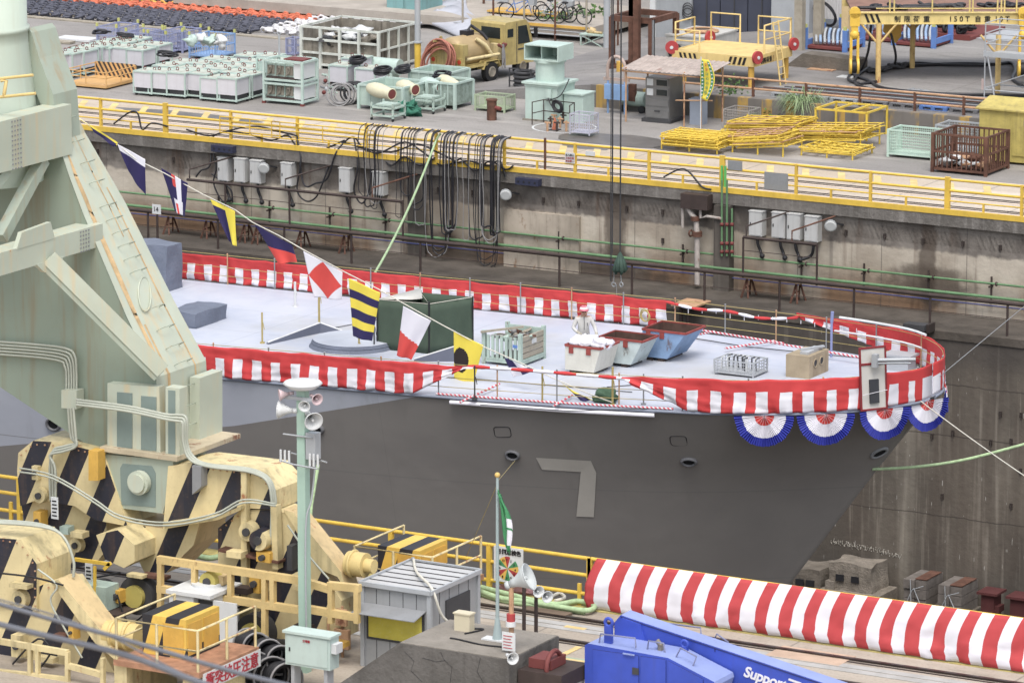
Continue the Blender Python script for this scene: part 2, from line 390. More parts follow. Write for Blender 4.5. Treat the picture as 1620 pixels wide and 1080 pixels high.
# stains of the quay ground
# ---------------- dock walls
def wallmat():
    m, nt, b = newmat('stained_dock_concrete'); co = nt.nodes.new('ShaderNodeTexCoord').outputs['Object']
    ge = nt.nodes.new('ShaderNodeNewGeometry').outputs['Position']; sp = nd(nt, 'ShaderNodeSeparateXYZ'); nt.links.new(ge, sp.inputs[0])
    X, Y, Z = sp.outputs
    base = mixc(nt, ramp(nt, nse(nt, ge, .5, 6, off=(2, 0, 0)), .35, .65), lin((172, 158, 140)), lin((206, 194, 176)))
    # upper dark band of old concrete, pale cast panels under it
    up = ramp(nt, mth(nt, 'ADD', Z, mth(nt, 'MULTIPLY', nse(nt, ge, 3, 4), .3)), -1.12, -1.0)
    base = mixc(nt, mth(nt, 'MULTIPLY', up, .9), base, mixc(nt, ramp(nt, nse(nt, ge, 1.6, 6), .35, .65), lin((96, 88, 82)), lin((136, 128, 120))))
    # brown stain low on the panels
    lo = mth(nt, 'MULTIPLY', mth(nt, 'MULTIPLY', ramp(nt, mth(nt, 'MULTIPLY', Z, -1), 1.7, 2.9), ramp(nt, nse(nt, ge, .45, 4, stretch=(1, 1, .3), off=(7, 0, 0)), .38, .56)), .9)
    base = mixc(nt, lo, base, lin((150, 112, 76)))
    # vertical black and brown runs
    r1 = ramp(nt, nse(nt, ge, 1.5, 4, stretch=(1.3, 1, .10), off=(1, 0, 3)), .56, .74)
    base = mixc(nt, mth(nt, 'MULTIPLY', r1, .75), base, lin((92, 66, 46)))
    r2 = ramp(nt, nse(nt, ge, 4, 3, stretch=(1.2, 1, .07), off=(4, 0, 9)), .56, .8)
    base = mixc(nt, mth(nt, 'MULTIPLY', r2, .4), base, lin((90, 82, 76)))
    # soaked places below drains
    for (px, py, w, h) in ((975, 440, 2.2, 1.0), (975, 345, .42, 2.4), (662, 380, .5, 2.4), (1468, 400, .35, 2.6), (700, 400, 1.6, .8), (1470, 450, 1.8, .7), (590, 250, 2.2, .6)):
        c = Yp(px, py, YF)
        dx = mth(nt, 'DIVIDE', mth(nt, 'SUBTRACT', X, c.x), w); dz = mth(nt, 'DIVIDE', mth(nt, 'SUBTRACT', Z, c.z), h)
        d = mth(nt, 'ADD', mth(nt, 'MULTIPLY', dx, dx), mth(nt, 'MULTIPLY', dz, dz)); d = mth(nt, 'ADD', d, mth(nt, 'MULTIPLY', mth(nt, 'SUBTRACT', nse(nt, ge, 2, 5), .5), 1.8))
        f = mth(nt, 'MULTIPLY', mth(nt, 'SUBTRACT', 1.0, ramp(nt, d, .3, 1.1)), .8); base = mixc(nt, f, base, lin((88, 74, 62)))
    # panel joints
    for jp, jz in ((2.9, 0),):
        t = mth(nt, 'FRACT', mth(nt, 'DIVIDE', mth(nt, 'ADD', X, 1000*jp), jp)); g = mth(nt, 'MULTIPLY', mth(nt, 'LESS_THAN', t, .016/jp*2), .6); base = mixc(nt, g, base, lin((92, 86, 80)))
    nt.links.new(base, b.inputs['Base Color']); b.inputs['Roughness'].default_value = .9
    bp = nd(nt, 'ShaderNodeBump'); bp.inputs['Strength'].default_value = .5; bp.inputs['Distance'].default_value = .04
    nt.links.new(nse(nt, ge, 5, 6), bp.inputs['Height']); nt.links.new(bp.outputs[0], b.inputs['Normal']); return m
def lowmat():
    m, nt, b = newmat('wet_stained_lower_concrete'); ge = nt.nodes.new('ShaderNodeNewGeometry').outputs['Position']
    sp = nd(nt, 'ShaderNodeSeparateXYZ'); nt.links.new(ge, sp.inputs[0]); X, Y, Z = sp.outputs
    base = mixc(nt, ramp(nt, nse(nt, ge, .35, 6, stretch=(1, 1, .6)), .35, .65), lin((88, 81, 72)), lin((122, 112, 99)))
    r1 = ramp(nt, nse(nt, ge, .9, 5, stretch=(1.3, 1, .08), off=(3, 0, 3)), .38, .7); base = mixc(nt, mth(nt, 'MULTIPLY', r1, .75), base, lin((84, 72, 62)))
    r2 = ramp(nt, nse(nt, ge, 3.2, 4, stretch=(1.2, 1, .06), off=(9, 0, 1)), .52, .72); base = mixc(nt, mth(nt, 'MULTIPLY', r2, .6), base, lin((160, 150, 136)))
    r4 = ramp(nt, nse(nt, ge, .55, 4, stretch=(1.2, 1, .10), off=(19, 0, 1)), .55, .7); base = mixc(nt, mth(nt, 'MULTIPLY', r4, .5), base, lin((172, 164, 148)))
    r3 = ramp(nt, nse(nt, ge, 6, 3, stretch=(2.4, 1, .35), off=(2, 0, 8)), .70, .73); base = mixc(nt, mth(nt, 'MULTIPLY', r3, .6), base, lin((220, 216, 208)))
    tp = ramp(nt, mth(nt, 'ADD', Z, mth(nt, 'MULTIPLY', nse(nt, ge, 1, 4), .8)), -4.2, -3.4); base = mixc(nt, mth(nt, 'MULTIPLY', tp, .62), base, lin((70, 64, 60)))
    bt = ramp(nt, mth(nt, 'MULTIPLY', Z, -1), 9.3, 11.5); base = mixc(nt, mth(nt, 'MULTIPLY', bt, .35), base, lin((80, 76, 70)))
    for zj in (-6.35, -8.9, -4.75):
        g = mth(nt, 'MULTIPLY', mth(nt, 'LESS_THAN', mth(nt, 'ABSOLUTE', mth(nt, 'SUBTRACT', mth(nt, 'ADD', Z, mth(nt, 'MULTIPLY', nse(nt, ge, 2, 3), .12)), zj+.06)), .018), .7); base = mixc(nt, g, base, lin((60, 52, 46)))
    nt.links.new(base, b.inputs['Base Color']); b.inputs['Roughness'].default_value = .85
    bp = nd(nt, 'ShaderNodeBump'); bp.inputs['Strength'].default_value = .45; bp.inputs['Distance'].default_value = .05
    nt.links.new(nse(nt, ge, 4, 6), bp.inputs['Height']); nt.links.new(bp.outputs[0], b.inputs['Normal']); return m
WM = wallmat(); LM = lowmat()
t = T('dock_wall', 'tall stained concrete wall of the dry dock behind the ship', 'dock wall', (-75, YF, ZFL))
mb = MB(); mb.box(-300, YF, ZL, 120, YF+3, -.02); P(t, 'upper_wall', mb, WM)
mb = MB(); mb.box(-300, YF-.16, -.34, 120, YF+.34, .03); P(t, 'coping', mb, M('coping_concrete', (120, 114, 108), .9, .25, 1.5, streak=.5, bump=.5, dirt=(170, 164, 158)))
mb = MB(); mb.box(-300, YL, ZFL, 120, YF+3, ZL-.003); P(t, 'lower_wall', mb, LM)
mb = MB(); mb.box(-300, YL-.05, ZL-.25, 120, YF-.004, ZL); P(t, 'ledge', mb, M('ledge_concrete', (92, 84, 76), .9, .3, 1.2, bump=.5))
mb = MB()
for px in (662,): 
    c = Yp(px, 380, YF); mb.box(c.x-.35, YF-.10, ZL, c.x+.30, YF-.003, -.36)
c = Yp(1148, 380, YF); mb.box(c.x-.25, YF-.35, ZL, c.x+.3, YF-.003, -.36)
P(t, 'buttress', mb, LM)
a = Yp(800, 400, YF); b_ = Yp(919, 400, YF); mb = MB(); mb.box(a.x, YF-.14, ZL, b_.x, YF-.003, Yp(860, 336, YF).z)
P(t, 'pale_panel', mb, M('pale_panel_concrete', (192, 178, 160), .9, .25, .7, streak=.5, rust=.28, rc=(150, 112, 78)))
# white chalk scribble near the ship's stem
mb = MB(); c0 = Yp(1316, 855, YL-.01)
for k in range(34):
    x = c0.x+k*.055*1.3; z = c0.z-.1*k*.055+U_(-.03, .03)
    for q in range(3):
        mb.bar((x+U_(-.03, .03), YL-.012, z+U_(-.09, .09)), (x+U_(-.04, .05), YL-.012, z+U_(-.09, .09)), .02, .008)
P(t, 'chalk_mark', mb, M('chalk', (200, 194, 182), .9, .1))
# small dark iron hooks in the wall
IRON = M('dark_iron', (58, 48, 44), .8, .2)
hk = []
for (px, py) in ((155, 240), (275, 253), (694, 300), (748, 305), (805, 311), (860, 317), (916, 322), (992, 330), (1049, 336), (1049, 381), (1339, 368), (1400, 374), (1461, 381), (1524, 386), (1583, 392)): hk.append((px, py, YF))
for (px, py) in ((1475, 690), (1508, 685), (1568, 700), (1600, 698), (1583, 655), (1616, 657), (1491, 785), (1600, 800), (1615, 745), (1393, 600)): hk.append((px, py, YL))
for (px, py, y) in hk:
    c = Yp(px, py, y); mb = MB(); mb.box(c.x-.045, y-.04, c.z-.07, c.x+.045, y-.002, c.z+.09); mb.bar((c.x, y-.06, c.z+.04), (c.x+.03, y-.1, c.z-.13), .025)
    P(t, 'iron_hook', mb, IRON)
mb = MB(); mb.box(-300, YN-.4, -.25, 120, YN+.05, .02)
t = T('near_quay_edge', 'concrete edge kerb of the near quay under the yellow railing', 'kerb', (-60, YN, 0)); P(t, 'coping', mb, M('near_coping', (196, 178, 96), .85, .2, 1, streak=.4))
# -------- rails and markings on the near quay
mb = MB()
for (px, py) in ((950, 985), (950, 1022)):
    yy = G(px, py).y; mb.box(-120, yy-.05, .004, 20, yy+.05, .05); mb.box(-120, yy-.18, .004, 20, yy-.12, .012)
solo('near_crane_track', mb, M('track_steel', (72, 60, 56), .45, .25, 4, metal=.4), '', '', kind='structure')
mb = MB()
for (px, py) in ((950, 1002), (1400, 1062), (950, 1060)):
    yy = G(px, py).y; mb.box(-120, yy-.12, .003, 20, yy+.12, .012)
solo('pale_strips', mb, M('pale_grey_strip', (186, 184, 180), .8, .15, 2), '', '', kind='structure')
mb = MB()
for (px, py, w, d) in ((880, 1040, 3.2, .10), (880, 1062, 3.2, .1), (902, 1030, .14, .8), (903, 1075, .12, 1.0), (910, 993, .5, .16), (1215, 985, 5, .12), (1330, 1010, 7, .12)):
    c = G(px, py); mb.box(c.x-w/2, c.y-d/2, .004, c.x+w/2, c.y+d/2, .016)
solo('yellow_line_paint', mb, PYL, '', '', kind='structure')
c = G(1290, 1040); mb = MB(); mb.box(c.x-1, c.y-.35, .004, c.x+.7, c.y+.5, .014); solo('steel_cover_plate', mb, M('plate_tan', (206, 176, 150), .7, .15, 2), '', '', kind='structure')
c = G(905, 1048); mb = MB(); mb.box(c.x-1.6, c.y-.35, .004, c.x+1.6, c.y+.35, .008); solo('mint_walkway_paint', mb, M('mint_floor_paint', (172, 188, 160), .8, .2, 2), '', '', kind='structure')
# ---------------- yellow fence on the far quay
t = T('quay_fence', 'long yellow pipe fence with toe board along the far quay edge', 'fence', (-80, YF, 0))
YFF = YF+.12
mb = MB()
for z in (1.08, .74): mb.tube([(-118, YFF, z), (-40, YFF, z)], .042, 8)
mb.tube([(-118, YFF-.02, .42), (-40, YFF-.02, .42)], .025, 6)
P(t, 'rail', mb, YEL)
mb = MB(); mb.box(-118, YF-.18, .03, -40, YF-.10, .2); P(t, 'toe_board', mb, YEL)
for k, px in enumerate((60, 161, 263, 366, 471, 580, 690, 798, 910, 1027, 1143, 1260, 1378, 1500, 1618)):
    x = Yp(px, 260, YFF).x; thick = px in (263, 1143, 1500)
    mb = MB(); mb.box(x-(.085 if thick else .04), YFF-.05, -.05, x+(.085 if thick else .04), YFF+.05, 1.12 if not thick else 1.16); P(t, 'post', mb, YEL)
    mb = MB(); xx = x+1.22; mb.box(xx-.03, YFF-.04, .03, xx+.03, YFF+.02, .42); P(t, 'short_post', mb, YEL)
x = Yp(864, 260, YFF).x; mb = MB(); mb.tube([(x, YFF-.07, -.1), (x, YFF-.07, 1.2)], .04, 6); P(t, 'rusty_post', mb, RST)
# small gates (yellow cross bars) and plates on that fence
mb = MB()
for px0, px1 in ((348, 443), (430, 592)):
    a = Yp(px0, 190, YFF-.08).x; b_ = Yp(px1, 200, YFF-.08).x
    for z in (.9, .62, .36): mb.tube([(a, YFF-.09, z), (b_, YFF-.09, z)], .022, 6)
    for q in range(3): mb.tube([(a+(b_-a)*q/2, YFF-.09, .36), (a+(b_-a)*q/2, YFF-.09, .9)], .018, 6)
P(t, 'gate_bars', mb, YEL)
def wallsign(name, px, py, w, h, lines, label, y, z0=None, cols=None, plate=None):
    c = Yp(px, py, y); tt = T(name, label, 'sign', (c.x, y, c.z-h/2)); mb = MB(); mb.box(c.x-w/2, y-.02, c.z-h/2, c.x+w/2, y, c.z+h/2); P(tt, 'plate', mb, plate or WHT)
    n = len(lines); lh = h/(n+.4)
    for k, s in enumerate(lines):
        sz = min(lh*.95, w*.92/max(1, len(s))*(1.0 if ord(s[0]) > 255 else 1.5))
        P(tt, 'lettering', textmb(s, sz, (c.x-sz*len(s)*(.5 if ord(s[0]) > 255 else .3), y-.02, c.z+h/2-lh*(k+1)), (1, 0, 0), (0, 0, 1)), (cols or [INK])[k % len(cols or [1])])
    return tt
wallsign('warning_sign', 902, 250, .34, .34, ['立入禁止', '火気注意', '安全第一'], 'small white notice with black and red writing on the far yellow fence', YFF-.08, cols=[INK, INKR, INKR])
wallsign('number_board', 248, 331, .34, .32, ['14'], 'white number board reading 14 on a post at the wall ledge', YL+.15)
c = Yp(248, 331, YL+.15); mb = MB(); mb.tube([(c.x, YL+.17, ZL), (c.x, YL+.17, c.z-.17)], .04, 6); solo('sign_post', mb, BRN, 'dark post under the white number board on the ledge', 'post')
for (px, py, w, h, lab) in ((1228, 287, .82, .55, 'grey plate fixed between rails of the far yellow fence'), (1163, 262, .5, .3, 'thin grey plate on the top rail of the far yellow fence'), (934, 243, .34, .14, 'torn pale sticker sheet on the top rail of the far fence')):
    c = Yp(px, py, YFF-.08); mb = MB(); mb.box(c.x-w/2, YFF-.1, c.z-h/2, c.x+w/2, YFF-.07, c.z+h/2); solo('plate', mb, GRY if h > .2 else WHT, lab, 'plate')
# ---------------- electric boxes and lamps on the wall
MCB = [(360, 248, 284), (386, 250, 286), (411, 253, 288), (460, 257, 292), (552, 265, 302), (605, 271, 307), (1202, 333, 371), (1238, 335, 374), (1262, 337, 377), (1290, 341, 380)]
NB = ['leftmost', 'second', 'third', 'fourth', 'fifth', 'sixth', 'seventh', 'eighth', 'ninth', 'tenth']
for k, (px, y0, y1) in enumerate(MCB):
    a = Yp(px, y0, YF-.02); b_ = Yp(px, y1, YF-.02); w = .42 if k < 6 else .46
    t = T('electric_box', 'grey electric box on the dock wall, %s from the left' % NB[k] if k else 'leftmost grey electric box on the dock wall', 'electric box', (a.x, YF, b_.z), 'grey electric boxes on the dock wall')
    mb = MB(); mb.box(a.x-w/2, YF-.32, b_.z, a.x+w/2, YF-.002, a.z); mb.box(a.x-w/2-.02, YF-.34, a.z, a.x+w/2+.02, YF-.002, a.z+.03); P(t, 'case', mb, OFW)
    mb = MB(); mb.box(a.x-w/2+.03, YF-.335, b_.z+.03, a.x+w/2-.03, YF-.321, a.z-.03); d = P(t, 'door', mb, OFW)
    mb = MB(); mb.box(a.x-w/2+.05, YF-.35, (a.z+b_.z)/2-.05, a.x-w/2+.08, YF-.336, (a.z+b_.z)/2+.05); P(d, 'handle', mb, BLK)
    mb = MB(); mb.tube(spline([(a.x, YF-.15, b_.z), (a.x+.02, YF-.18, b_.z-.25), (a.x+.1*(1 if k != 9 else -1), YF-.14, b_.z-.5), (a.x+.24*(1 if k != 9 else -1.6), YF-.3, b_.z-.62)]), .05, 8); mb.ball((a.x+.24*(1 if k != 9 else -1.6), YF-.3, b_.z-.62), .085)
    P(t, 'plug_cable', mb, BLK)
for k, (px, py, lab) in enumerate(((417, 266, 'round floodlight beside the third electric box on the dock wall'), (800, 308, 'round floodlight under the hanging black hoses on the dock wall'), (1314, 357, 'round floodlight right of the rightmost electric box'))):
    c = Yp(px, py, YF-.45); t = T('floodlight', lab, 'lamp', (c.x, YF, c.z-.2), 'floodlights on the dock wall')
    d = Vector((.35, -.85, -.35)).normalized()
    mb = MB(); mb.tube([c-d*.26, c-d*.16, c-d*.05, c+d*.03], [.06, .12, .19, .2], 16); P(t, 'reflector', mb, LGR)
    mb = MB(); mb.tube([c+d*.031, c+d*.05], [.19, .15], 16); P(t, 'glass', mb, M('lamp_glass', (232, 234, 232), .15, .03))
    mb = MB(); mb.bar(c-d*.2, (c.x+.25, YF-.02, c.z-.02), .05); P(t, 'bracket', mb, BLK)
for k, (px, py, w) in enumerate(((355, 235, .85), (837, 287, .85))):
    c = Yp(px, py, YF-.25); t = T('rubber_fender', 'dark blue rubber fender under the coping, %s' % ('above the leftmost boxes' if k == 0 else 'right of the hanging hoses'), 'fender', (c.x, YF, c.z-.1), 'rubber fenders')
    mb = MB(); mb.box(c.x-w/2, YF-.42, c.z-.11, c.x+w/2, YF-.17, c.z+.11)
    P(t, 'block', mb, M('navy_rubber', (48, 52, 78), .7, .1))
    mb = MB()
    for q in range(4): mb.cyl((c.x-w*.36+q*w*.24, YF-.43, c.z), (c.x-w*.36+q*w*.24, YF-.41, c.z), .035, n=8)
    P(t, 'bolt_holes', mb, BLK)
# ---------------- pipes along the wall
def zat(px, py, y): return Yp(px, py, y).z
z1 = zat(700, 362, YF-.22)
for (dz, r, mat, nm, lab, yy) in ((.10, .035, GPIP, 'green_pipe', 'thin upper green pipe running along the dock wall', YF-.2), (-.30, .05, GPIP, 'green_pipe', 'lower thicker green pipe running along the dock wall', YF-.34), (-.62, .02, BPIP, 'blue_cable', 'thin blue cable running along the dock wall under the green pipes', YF-.1)):
    mb = MB(); mb.tube([(-130, yy, z1+dz), (-30, yy, z1+dz)], r, 8); solo(nm, mb, mat, lab, 'pipe' if 'pipe' in nm else 'cable')
t = T('pipe_bracket_row', 'small dark brackets holding the green pipes on the wall', 'bracket', (-80, YF, z1))
for px in (350, 430, 525, 613, 715, 887, 1083, 1271, 1370, 1472, 1572):
    x = Yp(px, 400, YF).x; mb = MB(); mb.bar((x, YF-.12, z1-.55), (x, YF-.12, z1+.3), .05); mb.bar((x, YF-.02, z1), (x, YF-.3, z1), .05); mb.torus((x+.2, YF-.2, z1+.1), (1, 0, 0), .05, .03, 8, 5); P(t, 'bracket', mb, BRN)
# ledge railing
zr = ZL+1.02; t = T('ledge_railing', 'brown pipe railing along the ledge of the dock wall', 'railing', (-80, YL, ZL))
mb = MB(); mb.tube([(-130, YL+.25, zr), (-30, YL+.25, zr)], .065, 8); P(t, 'top_rail', mb, BRN)
mb = MB(); mb.tube([(-130, YL+.25, ZL+.55), (-30, YL+.25, ZL+.53)], .013, 5); P(t, 'wire', mb, BRN)
for px in (235, 345, 450, 556, 665, 885, 1000, 1115, 1234, 1352, 1473, 1596):
    x = Yp(px, 400, YL+.25).x; mb = MB(); mb.tube([(x, YL+.25, ZL), (x, YL+.25, zr)], .038, 6); P(t, 'post', mb, BRN)
# upper brown rail frames in front of electric boxes
for k, (pa, pb, pya, lab) in enumerate(((296, 637, 284, 'brown pipe guard rail below the left electric boxes'), (1176, 1293, 375, 'brown pipe guard rail below the right electric boxes'))):
    yy = YL+.4; a = Yp(pa, pya, yy); b_ = Yp(pb, pya, yy); zz = a.z
    t = T('guard_rail', lab, 'railing', (a.x, yy, ZL))
    mb = MB(); mb.tube([(a.x, yy, zz), (b_.x, yy, zz)], .05, 6); mb.tube([(a.x, yy, zz-.42), (b_.x, yy, zz-.42)], .012, 4); P(t, 'rail', mb, BRN)
    for q in ((.18, .48, .76, 1) if k == 0 else (0, 1)):
        x = a.x+(b_.x-a.x)*q; mb = MB(); mb.tube([(x, yy, ZL+.9), (x, yy, zz)], .035, 6); P(t, 'post', mb, BRN)
    for q in ((.0, .45, .85) if k == 0 else (.0, .62)):
        x = a.x+(b_.x-a.x)*q+.1; mb = MB(); mb.tube([(x, yy, zz), (x, yy, zz+.35), (x+.55, YF-.05, zz+.55)], .028, 6); P(t, 'wall_arm', mb, RST if q > .5 else BRN)
# plank benches on the ledge
def bench(pa, pya, pb, lab, zb=ZL):
    yy = YF-.7; a = Yp(pa, pya, yy); b_ = Yp(pb, pya, yy); zt = ZL+.62
    t = T('plank_bench', lab, 'bench', ((a.x+b_.x)/2, yy, ZL), 'plank benches on the dock ledge')
    mb = MB(); mb.box(a.x, yy-.28, zt, b_.x, yy+.2, zt+.045); P(t, 'plank', mb, WOODD)
    n = max(2, int((b_.x-a.x)/1.5)+1)
    for k in range(n):
        x = a.x+.2+(b_.x-a.x-.4)*k/(n-1); mb = MB()
        for s_ in (-1, 1): mb.bar((x, yy+s_*.12, zt), (x+.12, yy+s_*.3, ZL), .05); mb.bar((x, yy+s_*.12, zt), (x-.12, yy+s_*.3, ZL), .05)
        mb.bar((x-.07, yy-.2, ZL+.3), (x-.07, yy+.25, ZL+.3), .04); P(t, 'trestle', mb, RST)
bench(262, 335, 398, 'long plank bench on trestles, left one on the ledge'); bench(402, 350, 556, 'long plank bench on trestles left of the green rope'); bench(1176, 435, 1272, 'short plank bench on trestles at the right part of the ledge')
# rusty steel box and pipes on ledge
a = Yp(984, 462, YL+.15); mb = MB(); mb.box(a.x, YL-.55, ZL-.30, a.x+.95, YL-.06, ZL-.05); solo('steel_tray', mb, RSTY, 'tan steel tray hanging on the ledge behind the ship banner', 'tray')
a = Yp(1072, 455, YL-.3); t = T('steel_platform', 'rusty steel plate platform on two pipes at the ledge', 'platform', (a.x, YL, ZFL))
mb = MB(); mb.box(a.x, YL-.75, ZL+.02, a.x+.85, YL+.35, ZL+.07); P(t, 'plate', mb, RSTY)
for q in (.1, .35): mb = MB(); mb.tube([(a.x+q, YL-.25, ZFL), (a.x+q, YL-.25, ZL+.02)], .07, 8); P(t, 'pipe_leg', mb, BRN)
c = Yp(1455, 516, YL-.3); t = T('wall_lamp_box', 'dark grey lamp housing on the lower dock wall behind the bow', 'lamp', (c.x, YL, c.z))
mb = MB(); mb.box(c.x-.42, YL-.62, c.z-.08, c.x+.3, YL-.2, c.z+.1); P(t, 'housing', mb, DGR)
mb = MB(); mb.box(c.x+.31, YL-.5, c.z-.14, c.x+.40, YL-.05, c.z+.12); mb.box(c.x-.3, YL-.45, c.z-.2, c.x+.3, YL-.002, c.z-.09); P(t, 'bracket', mb, IRON)
# drain pipe assembly (white bent pipe) and green ladder rack
a = lambda px, py, y=YF-.4: Yp(px, py, y)
t = T('drain_pipe', 'bent off white drain pipe with valve descending the dock wall', 'pipe', (a(1103, 450).x, YF, ZL))
mb = MB(); mb.tube([a(1090, 312), a(1090, 332), a(1095, 340), a(1101, 346), a(1103, 372), a(1103, 450)], .09, 8); mb.tube([a(1108, 312), a(1108, 345), a(1118, 342), a(1142, 346)], .05, 8); mb.tube([a(1080, 328), a(1080, 360)], .05, 8); P(t, 'pipe', mb, M('rusty_white_pipe', (190, 180, 172), .7, .2, 3, rust=.3))
P(t, 'valve', MB().cyl(a(1103, 366), a(1103, 374), .16, n=10).torus(a(1093, 369), (1, -.3, 0), .09, .03), RST); P(t, 'flange', MB().cyl(a(1100, 342), a(1100, 349), .15, n=10), RST)
x = a(1080, 310).x; mb = MB(); mb.box(x, YF-.55, -.52, x+.95, YF-.163, -.05); P(t, 'drain_box', mb, BRN)
t = T('green_pipe_riser', 'bright green pipe riser standing on the dock wall by the fence', 'pipe', (a(1143, 400).x, YF, ZL))
mb = MB()
for px in (1142, 1150, 1158): mb.tube([a(px, 285 if px < 1155 else 320), a(px, 300), a(px, 405)] if px < 1155 else [a(px, 330), a(px, 405)], .035, 6)
P(t, 'pipe', mb, GPIP); mb = MB(); p = a(1146, 262, YFF-.12); q = a(1146, 330, YFF-.12); mb.box(p.x-.09, YFF-.2, q.z, p.x-.03, YFF-.14, p.z); mb.box(p.x+.03, YFF-.2, q.z, p.x+.09, YFF-.14, p.z); P(t, 'channel', mb, M('bright_green_paint', (96, 200, 96), .5, .1))
mb = MB()
for py in (355, 385, 398): 
    for px in (1142, 1150, 1158): P(t, 'valve', MB().ball(a(px, py), .07, 8, 5), RPNT)
for (px, py, w, h) in ((1155, 322, .28, .5),):
    pass
# ---------------- black hoses hanging over the fence
def loops(nm, label, specs, mat=HOSE):
    c = Yp(specs[0][0], specs[0][1], YF); t = T(nm, label, 'hose', (c.x, YF-.3, c.z-1.5), 'hoses hung over the far fence')
    for (pa, pya, pb, pbot, r, mt) in specs:
        A = Yp(pa, pya, YFF-.3); B = Yp(pb, pya+2, YFF-.35); C = Yp((pa+pb)/2, pbot, YF-.5)
        w = abs(B.x-A.x)/2; y = YF-.40-U_(0, .18)
        A.x += U_(-.12, .12); pts = [(A.x, YFF, 1.12), (A.x, y+.12, 1.0), (A.x, y, .3), (A.x+U_(-.06, .06), y, (A.z+C.z)/2), (A.x+w*.15+U_(-.03, .03), y-.02, C.z+w*1.0), (A.x+w*.5, y-.03, C.z+w*.25), (A.x+w, y-.03, C.z), (A.x+w*1.5, y-.03, C.z+w*.25), (B.x-w*.15, y, C.z+w), (B.x+U_(-.06, .06), y, (A.z+C.z)/2), (B.x, y, .3), (B.x, y+.12, 1.0), (B.x, YFF, 1.12)]
        mb = MB(); mb.tube(spline(pts, 4), r*.78, 6); P(t, 'hose', mb, mt or mat)
    return t
loops('hose_bundle', 'thin black hoses looped over the far fence near the sixth electric box', [(575, 212, 597, 312, .022, None), (588, 214, 600, 328, .03, None), (585, 214, 612, 322, .016, HOSG), (590, 214, 605, 330, .02, None)])
loops('hose_bundle', 'black hoses hanging beside the pale green rope at the fence', [(640, 220, 660, 310, .028, None), (655, 220, 676, 325, .03, None), (645, 220, 662, 355, .016, None), (657, 222, 678, 332, .025, None), (668, 220, 680, 357, .016, HOSG), (629, 232, 640, 345, .016, None)])
loops('hose_bundle', 'thick black hoses hanging low right of the pale green rope', [(688, 232, 712, 404, 0.032, None), (690, 232, 715, 398, .035, None), (686, 232, 716, 408, .018, HOSG), (708, 228, 724, 368, .04, None), (712, 228, 728, 362, .035, None), (718, 228, 730, 365, .02, HOSG), (706, 228, 722, 372, .03, None)])
loops('hose_bundle', 'thickest tangle of black hoses hanging right over the dock wall', [(752, 232, 772, 380, .03, None), (740, 232, 750, 380, .015, HOSG), (764, 255, 790, 420, .022, None), (768, 255, 794, 425, .022, None), (774, 245, 788, 360, .04, None), (770, 250, 796, 385, .02, HOSG), (778, 240, 786, 372, .045, None), (762, 256, 792, 412, .02, None), (772, 256, 798, 380, .022, HOSG), (766, 256, 790, 440, .016, None), (782, 256, 800, 368, .03, None)])
t = T('cable_festoon', 'black cables draped along the inside of the far yellow fence', 'cable', (Yp(600, 230, YFF).x, YFF, 0))
for pts in ([(310, 280), (318, 270), (332, 262), (335, 225), (345, 212), (400, 200), (440, 208), (470, 215)], [(470, 215), (480, 290), (500, 290), (518, 282), (530, 245), (545, 225), (560, 217), (575, 235), (600, 242), (640, 225), (668, 240), (700, 262), (730, 250)], [(540, 225), (600, 240), (630, 238), (660, 228), (690, 240), (720, 255)], [(700, 262), (740, 255), (772, 262), (790, 255), (800, 280)], [(335, 275), (348, 285), (365, 300), (368, 320)], [(180, 196), (205, 178), (218, 180), (225, 205), (240, 195), (265, 200)], [(295, 205), (330, 215), (360, 208), (395, 213)], [(395, 213), (430, 222), (455, 214), (470, 232), (500, 240), (545, 222)], [(470, 218), (476, 255), (470, 300), (484, 318), (500, 312), (512, 285), (530, 235)], [(330, 222), (342, 262), (338, 290), (352, 318), (366, 316)], [(600, 240), (618, 262), (640, 248), (664, 262), (688, 250)], [(730, 252), (752, 270), (775, 255), (800, 268), (812, 262)], [(560, 218), (566, 262), (560, 300), (572, 322), (584, 300), (590, 240)], [(1050, 280), (1075, 268), (1090, 272), (1110, 295), (1125, 300)]):
    mb = MB(); mb.tube(spline([Yp(px, py, YF-.22) if py > 240 else Yp(px, py, YFF-.06) for px, py in pts], 5), .03, 6); P(t, 'cable', mb, HOSE)
# pale green mooring rope from fence down to the ship
p0 = Yp(697, 212, YFF+.1); p1 = Yp(690, 222, YFF-.15); p2 = Yp(593, 432, 119.5)
mb = MB(); mb.tube([p0, (p0+p1)/2+Vector((0, 0, .03)), p1]+sag(p1, p2, .25, 10)[1:], .038, 8); solo('mooring_rope', mb, ROPG, 'pale green mooring rope from the far fence down to the ship', 'rope')
# two crane cables with hook and green bag
mb = MB(); yy = 130.0
t = T('crane_cables', 'long vertical steel crane cables hanging in front of the wall', 'cable', (Yp(975, 500, yy).x, yy, Yp(975, 470, yy).z))
for px, py1 in ((965.5, 445), (967.5, 445), (968.8, 400), (980.5, 398), (981.5, 398)):
    p = Yp(px, py1, yy); mb = MB(); mb.tube([p, (p.x, yy, p.z+25)], .014, 5); P(t, 'cable', mb, DGR)
c = Yp(981, 412, yy); mb = MB()
for k in range(8):
    a0 = k*math.pi/4; mb.tube([c+Vector((0, 0, .25)), c+Vector((.1*math.cos(a0), .1*math.sin(a0), 0)), c+Vector((.17*math.cos(a0), .17*math.sin(a0), -.28)), c+Vector((.12*math.cos(a0), .12*math.sin(a0), -.38+U_(-.05, .05)))], [.03, .06, .085, .03], 6)
P(t, 'bag', mb, M('dark_green_bag', (66, 92, 80), .8, .15, 5))
